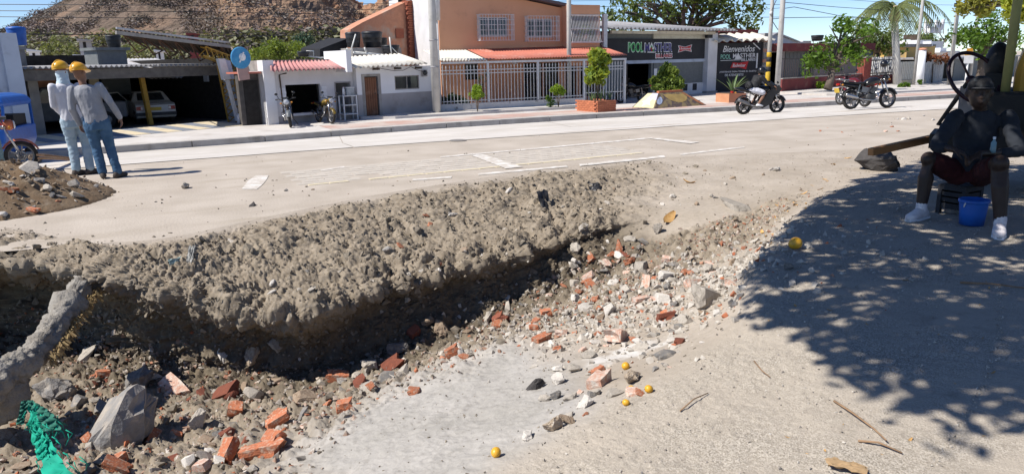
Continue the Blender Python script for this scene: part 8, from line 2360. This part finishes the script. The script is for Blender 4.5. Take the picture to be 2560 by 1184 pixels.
# twine of rubbish and a black stand-in for a hole in the crumbled face
M_BAG_HOLE = mat('black_bag_and_hole', (.014, .014, .016), (.03, .03, .034), scale=12, rough=.4, spec=.5)
def crumple(name, x, y, w_, h_, m, lab, cat, seed, lift=.01):
    P, n = hit(x, y); Z = (P - CAM).dot(Fv); a, b = w_ * Z / FPX, h_ * Z / FPX
    r_ = np.random.default_rng(seed); N = 14
    u, v = np.meshgrid(np.linspace(-.5, .5, N), np.linspace(-.5, .5, N))
    p = np.stack([u.ravel(), v.ravel(), 0 * u.ravel() + seed], 1)
    edge = 1 + .35 * perlin(p * 3.1 + 7)
    off = .25 * fbm(p * 3, 3, billow=True)
    Rt = Vector((n.y, -n.x, 0)); Rt = Rt.normalized() if Rt.length > .01 else Vector((1, 0, 0)); Up = n.cross(Rt).normalized()
    if Up.z < 0: Up = -Up; Rt = -Rt
    V = [P + Rt * (u.ravel()[i] * a * edge[i]) + Up * (v.ravel()[i] * b * edge[i]) + n * (lift + abs(off[i]) * a * .8) for i in range(N * N)]
    Fc = [(j * N + i, j * N + i + 1, (j + 1) * N + i + 1, (j + 1) * N + i) for j in range(N - 1) for i in range(N - 1)]
    o = MB().add(V, Fc, True).build(name, m); tag(o, lab, cat)
crumple('plastic_bag', 1364, 510, 34, 68, M_BAG_HOLE, 'torn black plastic bag hanging in the crumbled face', 'bag', 3)
crumple('crumpled_sheet', 1486, 470, 26, 30, M_BAG_HOLE, 'black sheet standing for a dark hole near the top of the crumbled face', 'bag', 5)  # black sheet painted in for the dark of a hole
crumple('crumpled_sheet', 478, 640, 16, 52, mat('slate_bag', (.05, .055, .06), rough=.4), 'narrow slate coloured plastic shard at the left of the crumbled face', 'plastic', 7)
crumple('crumpled_sheet', 438, 655, 34, 22, mat('teal_scrap', (.22, .30, .29), (.3, .38, .36), scale=9, rough=.35), 'teal glassy scrap beside the slate shard', 'plastic', 9)
crumple('cardboard_scrap', 2110, 1175, 90, 40, mat('cardboard', (.36, .25, .14), (.30, .20, .11), scale=5), 'brown cardboard scrap at the bottom edge of the gravel', 'cardboard', 11)

# ================================================================== crusted pipe, torn cloth at the left
pA, pB, pC = at_z(225, 690, -.26), at_z(85, 885, -.42), at_z(-80, 1010, -.48)
dp = thing('crusted_pipe', 'earth crusted broken pipe slanting down at the left edge', 'pipe', pB)
m = MB(); N = 90; K = 44
path = [pA.lerp(pB, t * 2) if t < .5 else pB.lerp(pC, t * 2 - 1) for t in np.linspace(0, 1, N)]
V = []
for i, p in enumerate(path):
    d = (path[min(i + 1, N - 1)] - path[max(i - 1, 0)]).normalized(); x = Vector((0, 0, 1)); x = (x - d * x.dot(d)).normalized(); y = d.cross(x)
    for k in range(K):
        a = 2 * math.pi * k / K; V.append(p + (x * math.cos(a) * 1.1 + y * math.sin(a)) * (.066 + .02 * i / N))
Va = np.array([tuple(v) for v in V]); ctr = np.repeat(np.array([tuple(p) for p in path]), K, 0); nn = Va - ctr; nn /= np.linalg.norm(nn, axis=1)[:, None]
Va = Va + nn * (.10 * fbm(Va * 4 + 3, 3) + .05 * fbm(Va * 13, 4, .65, billow=True) + .03 * fbm(Va * 38, 4, .65) + .03 * np.clip(worley(Va * 16)[1] - worley(Va * 16)[0], 0, .7))[:, None] - np.array(tuple(pB))
Fc = [(i * K + k, i * K + (k + 1) % K, (i + 1) * K + (k + 1) % K, (i + 1) * K + k) for i in range(N - 1) for k in range(K)]
m.add([tuple(v) for v in Va], Fc, True)
M_CRUST = mat('grey_crust', (.30, .28, .25), (.21, .19, .165), scale=9, rough=1, spec=.1, bump=.8, bscale=45)
m.build('earth_crust', M_CRUST, dp)
m = MB(); sd_ = (pC - pA).normalized().cross(Vector((0, 0, 1))).normalized()
if sd_.dot(CAM - pB) < 0: sd_ = -sd_
fib = [(p - pB) + sd_ * .135 + Vector((0, 0, -.05)) for p in path[6:46]]
for i, p in enumerate(fib):
    for q in range(8):
        a = p + Vector((random.uniform(-.03, .03), random.uniform(-.03, .03), .05 - .009 * q)); m.bar(a, a + sd_ * random.uniform(0, .02) + Vector((random.uniform(-.04, .04), random.uniform(-.04, .04), random.uniform(-.06, -.02))), .012, .008)
tag(m.build('fibre_lining', mat('ochre_fibre', (.34, .25, .12), (.26, .18, .09), scale=14, rough=1), dp), kind='stuff')
lump = MB(); lump.ball((0, 0, 0), (.24, .22, .20), 40, 26)
me_ = lump.mesh('earth_lump'); co = np.array([tuple(v.co) for v in me_.vertices]); co += co / np.linalg.norm(co, axis=1)[:, None] * (.09 * fbm(co * 6 + 4, 3, billow=True) + .05 * fbm(co * 22, 4, .65))[:, None]
me_.vertices.foreach_set('co', co.astype(np.float32).ravel()); me_.update()
o = link('earth_lump', me_, M_CRUST, None, at_z(-35, 985, -.62)); tag(o, 'rounded grey earth lump under the crusted pipe at the edge', 'clod')
GC = mat('green_cloth', (.01, .38, .25), (.01, .28, .19), scale=9, rough=.75, spec=.2)
GD = mat('dark_green_cloth', (.02, .12, .09), (.03, .17, .12), scale=9, rough=.8)
cl_ = thing('torn_cloth', 'torn bright green net cloth hanging from the crusted pipe', 'cloth', at_z(85, 990, -.42))
def ribbon(name, pts, w0, w1, m_, seed, n=22):
    rr = random.Random(seed); P = [at_z(*p) if len(p) == 3 else p for p in pts]
    V = []; Fc = []; L_ = Vector((1, -.3, 0)).normalized()
    for i in range(n):
        t = i / (n - 1) * (len(P) - 1); k = min(int(t), len(P) - 2); c = P[k].lerp(P[k + 1], t - k); w_ = w0 + (w1 - w0) * i / (n - 1)
        for j in range(5):
            u = j / 4 - .5
            V.append(c + L_ * (u * w_ * (1 + rr.uniform(-.22, .22))) + Vector((0, -1, .3)) * (.018 * math.sin(i * 1.7 + j * 2.2 + seed) + .01 * rr.uniform(-1, 1)) - cl_.location)
    for i in range(n - 1):
        for j in range(4): Fc.append((i * 5 + j, i * 5 + j + 1, i * 5 + 6 + j, i * 5 + 5 + j))
    MB().add(V, Fc, True).build(name, m_, cl_)
ribbon('bright_strip', [(82, 1010, -.40), (92, 1070, -.52), (112, 1120, -.60), (135, 1165, -.66), (165, 1215, -.72)], .06, .17, GC, 1)
ribbon('bright_strip', [(86, 1040, -.46), (100, 1100, -.56), (108, 1150, -.64)], .05, .07, GC, 4)
ribbon('dark_strip', [(70, 1000, -.38), (110, 1030, -.44), (128, 1075, -.52)], .05, .12, GD, 2)
ribbon('dark_strip', [(62, 1000, -.38), (58, 1030, -.44), (50, 1060, -.5)], .04, .05, GD, 3)
fr_ = MB()
for k in range(60):
    t = random.random(); c = at_z(84 + 70 * t, 1020 + 160 * t, -.42 - .27 * t) - cl_.location + Vector((random.uniform(-.06, .09) * (1 + t), random.uniform(-.03, .02), 0))
    fr_.tube([c, c + Vector((random.uniform(-.03, .04), -.012, -.03)), c + Vector((random.uniform(-.03, .06), -.015, -.075))], [.004, .003, .002], 4)
fr_.build('loose_threads', GC, cl_)

# ================================================================== rock and plank at the right
P, n = hit(2190, 415)
rk = put('dark_b', 2186, 424, 118, 'big dark rock propping the plank at the edge of the shade', None, None, (0, 0, .3), .05, 4, 'stone', (1.1, .8, .55))
a, b = pz(2176, 380, 8.75), pz(2440, 322, 9.6)
tag(MB().bar(a, b, .08, .09).build('plank', mat('orange_plank', (.40, .20, .08), (.32, .15, .06), scale=3, rough=.85, stain=(.46, .30, .16), sscale=5), bevel=.006), 'orange brown plank resting on the big dark rock', 'plank')

# ================================================================== seated man
GZ = .2
fL = at_z(2292, 552, GZ); fR = at_z(2500, 592, GZ)
ZL, ZR = (fL - CAM).dot(Fv), (fR - CAM).dot(Fv)
mn = thing('person', 'man in a dark cap, dark shirt and red shorts sitting in the shade', 'person', (fL + fR) / 2)
O = mn.location
def J(x, y, Z): return pz(x, y, Z) - O
Zk = (ZL + ZR) / 2
hipL, hipR = J(2392, 432, Zk + .42), J(2452, 436, Zk + .40)
kL, kR = J(2322, 398, ZL - .02), J(2500, 408, ZR + .02)
aL, aR = J(2304, 512, ZL + .05), J(2500, 556, ZR + .06)
shL, shR = J(2390, 292, Zk + .22), J(2522, 294, Zk + .16)
nkm, hdm = J(2452, 276, Zk + .22), J(2449, 232, Zk + .10)
elL, elR = J(2340, 366, Zk + .06), J(2545, 380, Zk + .0)
wrL, wrR = J(2384, 374, Zk - .14), J(2450, 384, Zk - .16)
toCam = (CAM - O - mn.location * 0); fwd = Vector((-Fv.x, -Fv.y, 0)).normalized(); acr = (shR - shL); acr.z = 0; acr.normalize()
acr2 = Vector((acr.x, acr.y, 0)); dpt = Vector((0, 0, 1)).cross(acr2)
mhip = (hipL + hipR) / 2
bd_ = MB(); sh = MB(); so = MB()
loft(bd_, [(mhip, .14, .10, acr2, dpt), (mhip.lerp(nkm, .5), .14, .10, acr2, dpt), (mhip.lerp(nkm, .85), .16, .09, acr2, dpt), (nkm, .06, .055, acr2, dpt)], 14)
limb(bd_, [nkm - Vector((0, 0, .04)), nkm.lerp(hdm, .6)], [.058, .054]); 
hf = (fwd * .9 + acr2 * -.35).normalized(); head(bd_, hdm, hf, (0, 0, 1), 1.2)
for i, (s_, e_, w_, hj, kn, an, hh) in enumerate(((shL, elL, wrL, hipL, kL, aL, -1), (shR, elR, wrR, hipR, kR, aR, 1))):
    limb(bd_, [s_, e_, w_], [.048, .040, .030]); hand(bd_, w_, (acr2 * -hh * .8 + Vector((0, 0, -.35)) + fwd * .2), (-fwd * .3 + Vector((0, 0, -1))), hh, .8)
    limb(bd_, [hj, kn, kn.lerp(an, .4), an], [.095, .074, .070, .048])
    limb(sh, [s_, s_.lerp(e_, .5), s_.lerp(e_, .9)], [.072, .067, .061]); limb(sh, [s_.lerp(e_, .8), e_, e_.lerp(w_, .45)], [.058, .052, .046])
    limb(so, [hj, hj.lerp(kn, .5), hj.lerp(kn, .82)], [.115, .103, .092])
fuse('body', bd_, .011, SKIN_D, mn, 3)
loft(sh, [(mhip, .165, .13, acr2, dpt), (mhip.lerp(nkm, .3), .165, .13, acr2, dpt), (mhip.lerp(nkm, .65), .195, .125, acr2, dpt), (mhip.lerp(nkm, .9), .16, .10, acr2, dpt), (nkm, .085, .075, acr2, dpt)], 18)
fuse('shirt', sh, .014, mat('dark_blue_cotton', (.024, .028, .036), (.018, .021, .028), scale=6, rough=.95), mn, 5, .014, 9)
loft(so, [(mhip + Vector((0, 0, .06)), .165, .13, acr2, dpt), (mhip - Vector((0, 0, .06)), .18, .15, acr2, dpt)], 14)
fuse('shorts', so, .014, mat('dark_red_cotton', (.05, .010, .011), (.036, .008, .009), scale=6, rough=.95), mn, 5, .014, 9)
cp = MB(); u_ = Vector((0, 0, 1)); r__ = hf.cross(u_)
loft(cp, [(hdm + u_ * .03, .103, .132, r__, hf), (hdm + u_ * .08, .101, .128, r__, hf), (hdm + u_ * .13, .072, .092, r__, hf), (hdm + u_ * .152, .024, .03, r__, hf)], 18)
cap_ = cp.build('cap', mat('black_cap', (.014, .014, .016), (.05, .055, .06), scale=16, rough=.8, contrast=(.55, .7)), mn)
pkm = MB(); loft(pkm, [(hdm + u_ * .04 + hf * .12, .09, .055, r__, hf), (hdm + u_ * .053 + hf * .12, .09, .06, r__, hf)], 14); pkm.build('peak', M_BLK, cap_)
for an, tx, nm in ((aL, at_z(2256, 558, GZ) - O, 1), (aR, at_z(2500, 622, GZ) - O, 2)):
    g = Vector((an.x, an.y, GZ - O.z)); f = (tx - g); f.z = 0; f.normalize(); sd = Vector((0, 0, 1)).cross(f)
    st = MB(); loft(st, [(g - f * .10 + Vector((0, 0, .04)), .034, .036, sd, (0, 0, 1)), (g - f * .05 + Vector((0, 0, .062)), .046, .062, sd, (0, 0, 1)), (g + f * .03 + Vector((0, 0, .06)), .048, .06, sd, (0, 0, 1)), (g + f * .11 + Vector((0, 0, .045)), .054, .045, sd, (0, 0, 1)), (g + f * .18 + Vector((0, 0, .04)), .048, .038, sd, (0, 0, 1)), (g + f * .22 + Vector((0, 0, .034)), .026, .026, sd, (0, 0, 1))], 14)
    limb(st, [g + Vector((0, 0, .06)), g + Vector((0, 0, .14))], [.048, .05])
    s_ = st.build('shoe', mat('white_shoe', (.72, .68, .68), (.58, .53, .53), scale=14, rough=.8), mn)
    MB().add([tuple(g + f * t + sd * w_ + Vector((0, 0, z))) for t, w_, z in ((-.11, -.04, 0), (-.11, .04, 0), (.0, .05, 0), (.12, .056, 0), (.22, .03, 0), (.22, -.03, 0), (.12, -.056, 0), (0, -.05, 0), (-.11, -.04, .022), (-.11, .04, .022), (.0, .05, .022), (.12, .056, .022), (.22, .03, .022), (.22, -.03, .022), (.12, -.056, .022), (0, -.05, .022))],
             [tuple(range(7, -1, -1)), tuple(range(8, 16))] + [(i, (i + 1) % 8, 8 + (i + 1) % 8, 8 + i) for i in range(8)]).build('sole', M_WHITE2, s_)
bt_ = thing('water_bottle', 'small pale blue bottle held in front of his dark shirt', 'bottle', pz(2484, 362, Zk - .16))
MB().lathe([(0, -.07), (.022, -.07), (.024, -.05), (.022, .02), (.010, .04), (.009, .055), (0, .06)], n=14).build('bottle_body', mat('pale_blue_plastic', (.16, .27, .31), (.12, .22, .26), rough=.25), bt_)
MB().lathe([(.011, .05), (.012, .07), (0, .071)], n=12).build('cap', M_WHITE2, bt_)
# what he sits on and the buckets
c = O + mhip + dpt * .12; c.z = GZ
stl = thing('upturned_crate', 'dark crate the seated man sits on', 'crate', c); hS = O.z + mhip.z - GZ - .13
for z in np.linspace(.05, hS - .06, 4): MB().box(-.13, .13, -.13, -.105, z, z + .07).box(-.13, .13, .105, .13, z, z + .07).box(-.13, -.105, -.105, .105, z, z + .07).box(.105, .13, -.105, .105, z, z + .07).build('slat', M_BLK, stl)
MB().box(-.14, .14, -.14, .14, hS - .04, hS).build('seat_board', M_BLK, stl)
for x in (-.12, .12):
    for y in (-.12, .12): MB().box(x - .02, x + .02, y - .02, y + .02, 0, hS - .041).build('corner_post', M_BLK, stl)
def bucket(x, y, w_, h_, m_, lab):
    P = at_z(x, y, GZ); Z = (P - CAM).dot(Fv); r_ = w_ * Z / FPX / 2; h = h_ * Z / FPX
    o = thing('bucket', lab, 'bucket', P)
    MB().lathe([(0, .005), (r_ * .82, 0), (r_ * .9, h * .5), (r_ * .98, h * .92), (r_, h), (r_ * .95, h), (r_ * .85, h * .4), (r_ * .78, .03), (0, .03)], n=22).build('pail', m_, o)
    MB().lathe([(r_ * .99, h * .86), (r_ * 1.05, h * .9), (r_ * 1.05, h * .96), (r_ * .99, h * .99)], n=22).build('rim', m_, o)
    MB().tube([(r_ * 1.04 * math.cos(a), r_ * 1.04 * math.sin(a) * .35 - r_ * .7 * math.sin(a), h * .9 - abs(math.sin(a)) * h * .35) for a in np.linspace(math.pi, 2 * math.pi, 12)], .006, 6).build('handle', M_WMETAL, o)
    return o
bucket(2382, 530, 46, 66, M_GREYP, 'pale grey bucket between the seated man legs')
b_ = bucket(2428, 560, 66, 64, M_BLUEP, 'blue bucket in front of the pale grey one')
MB().cbox((0, -.085, .12), (.05, .02, .05)).build('label', M_WHITE2, b_)

# ================================================================== road roller behind him
RA = R(-60.7)
ro = thing('road_roller', 'road roller in deep shade with steering wheel, olive post and yellow hood', 'road roller', at_z(2480, 560, .1) * 0 + Vector((pz(2480, 300, 8.0).x, pz(2480, 300, 8.0).y, .18)), RA)
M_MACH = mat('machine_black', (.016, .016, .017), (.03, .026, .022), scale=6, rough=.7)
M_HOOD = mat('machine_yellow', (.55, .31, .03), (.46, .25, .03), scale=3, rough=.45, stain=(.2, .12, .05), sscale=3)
M_OLIVE = mat('olive_post', (.30, .29, .11), (.24, .23, .09), scale=5, rough=.6)
z0 = .18
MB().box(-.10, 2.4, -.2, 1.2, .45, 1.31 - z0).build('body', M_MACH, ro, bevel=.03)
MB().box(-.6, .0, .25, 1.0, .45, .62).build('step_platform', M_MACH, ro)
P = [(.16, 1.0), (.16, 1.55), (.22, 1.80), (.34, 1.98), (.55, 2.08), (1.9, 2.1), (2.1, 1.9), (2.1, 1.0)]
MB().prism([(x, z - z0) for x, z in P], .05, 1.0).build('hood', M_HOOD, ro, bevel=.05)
MB().tube([(.30, .0, 1.2), (.34, -.02, 1.5), (.48, -.03, 1.72), (.72, -.02, 1.82), (1.1, 0, 1.84)], .035, 8).build('hose', M_BLK, ro)
MB().tube([(.085, -.05, 1.31 - z0), (.085, -.05, 2.75)], .047, 12).build('post', M_OLIVE, ro)
MB().tube([(2.0, 1.1, 1.1), (2.0, 1.1, 2.75)], .047, 10).build('rear_post', M_OLIVE, ro)
MB().tube([(2.0, -.05, 1.1), (2.0, -.05, 2.75)], .047, 10).build('rear_post', M_OLIVE, ro)
MB().box(-1.05, 2.2, -.25, 1.5, 2.751, 2.83).build('roof', M_MACH, ro, bevel=.02)  # unseen roof, added to deepen the shade over the man
MB().box(-.12, .10, .1, .5, 1.1, 1.32).ball((-.02, .3, 1.42), (.13, .2, .24), 12, 8).build('operator_seat', M_SEATB, ro)
sw = MB(); c = Vector((-.22, -.05, 1.46 - z0)); nrm_ = Vector((.62, -.62, .50)).normalized()
ex = Vector((0, 0, 1)); ex = (ex - nrm_ * ex.dot(nrm_)).normalized(); ey = nrm_.cross(ex)
ring = [c + (ex * math.cos(a) + ey * math.sin(a)) * .31 for a in np.linspace(0, 2 * math.pi, 33)]
sw.tube(ring, .021, 8, cap=False)
M_WHEELS = mat('steering_rim', (.035, .012, .022), (.02, .01, .014), rough=.4)
so_ = sw.build('steering_wheel', M_WHEELS, ro)
k = MB()
for a in (R(20), R(140), R(260)): k.tube([c - nrm_ * .05, c + (ex * math.cos(a) + ey * math.sin(a)) * .30], .013, 6)
k.ball(c - nrm_ * .05, .05, 10, 6); k.build('spoke', M_WHEELS, so_)
MB().tube([c - nrm_ * .06, c - nrm_ * .5 + Vector((.0, .1, -.3)), (0.0, .2, .6)], .03, 8).build('steering_column', M_MACH, ro)
MB().box(-.34, -.14, .02, .2, .62, 1.18).build('control_box', mat('grey_box', (.28, .25, .24)), ro)
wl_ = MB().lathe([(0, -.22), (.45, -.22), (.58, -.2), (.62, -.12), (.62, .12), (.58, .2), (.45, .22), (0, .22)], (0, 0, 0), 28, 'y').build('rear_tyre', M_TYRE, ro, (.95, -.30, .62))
lug = MB()
for q in range(20):
    a = 2 * math.pi * q / 20
    for s in (-1, 1): lug.bar((.60 * math.cos(a), s * .02, .60 * math.sin(a)), (.63 * math.cos(a + .12), s * .2, .63 * math.sin(a + .12)), .04, .05)
lug.build('tread', M_TYRE, wl_)
MB().lathe([(0, -.25), (.2, -.25), (.24, -.235), (.42, -.235)], (0, 0, 0), 20, 'y').build('rim', M_HOOD, wl_)
MB().lathe([(0, -.6), (.55, -.6), (.6, -.58), (.6, .58), (.55, .6), (0, .6)], (0, 0, 0), 32, 'y').build('drum', mat('drum_steel', (.12, .10, .09), (.08, .065, .06), rough=.6), ro, (3.2, .5, .6))
MB().box(2.4, 3.3, -.25, -.16, .5, .75).box(2.4, 3.3, 1.16, 1.25, .5, .75).build('drum_yoke', M_HOOD, ro)

# white sign on a post far beyond the steering wheel
q = between(2414, 200, 23)
sg2 = thing('road_sign', 'white rectangular road sign with an amber top seen through the steering wheel', 'sign', q, R(-35))
MB().tube([(0, 0, 0), (0, 0, 2.1)], .05, 8).build('post', M_WMETAL, sg2)
MB().box(-.22, .22, -.07, -.045, 1.75, 2.15).build('panel', M_WMETAL, sg2); MB().prism([(-.22, 2.151), (.22, 2.151), (.12, 2.5), (-.12, 2.5)], -.07, -.045).build('amber_panel', mat('amber', (.55, .27, .03), rough=.5), sg2)

# ================================================================== shade tree over the near bank
SH = [(2125, 428), (2050, 478), (1960, 545), (1985, 585), (1875, 640), (1872, 745), (1920, 790), (2010, 850), (2120, 905), (2190, 960), (2290, 1010), (2390, 1060), (2440, 1085), (2540, 1075), (2700, 1010), (3300, 900), (3800, 700), (3300, 420), (2600, 330), (2330, 372)]
SHW = [tuple(at_z(x, y, .18).xy) for x, y in SH]
tree = thing('shade_tree', 'broad leafy tree beyond the right edge shading the near bank', 'tree', (8.2, -.6, .18))
T0 = tree.location
xs_ = [p[0] for p in SHW]; ys_ = [p[1] for p in SHW]
LP = []; LS = []
tries = 0
while len(LP) < 1350 and tries < 40000:
    tries += 1
    x, y = random.uniform(min(xs_), max(xs_)), random.uniform(min(ys_), max(ys_))
    if x > 11.5 or not inpoly(x, y, SHW): continue
    if perlin([[x * 2.2, y * 2.2, 9.7]])[0] < -.42 and random.random() < .75: continue
    h = random.uniform(3.6, 5.6)
    P = Vector((x, y, .18)) + sdir * (h / sdir.z)
    LP.append(tuple(P - T0)); LS.append(random.uniform(.16, .30))
LBs = [leafball(900 + k, 20, .42) for k in range(3)]
link('crown', scatter_mesh('crown', LBs, np.array(LP), np.array(LS)), leaf_mat('leaf_shade_tree', (.09, .13, .03), (.05, .08, .02), .6, .12), tree)
tr = MB(); tr.tube([(0, 0, -.3), (-.15, .05, 1.6), (-.5, .2, 3.2)], [.34, .28, .22], 12)
for k in range(16):
    e = Vector(random.choice(LP)); md = Vector((-.5, .2, 3.2)).lerp(e, .5) + Vector((0, 0, .35)); tr.tube([(-.5, .2, 3.2), md, e], [.12, .07, .02], 7)
tr.build('trunk', M_BARK, tree)
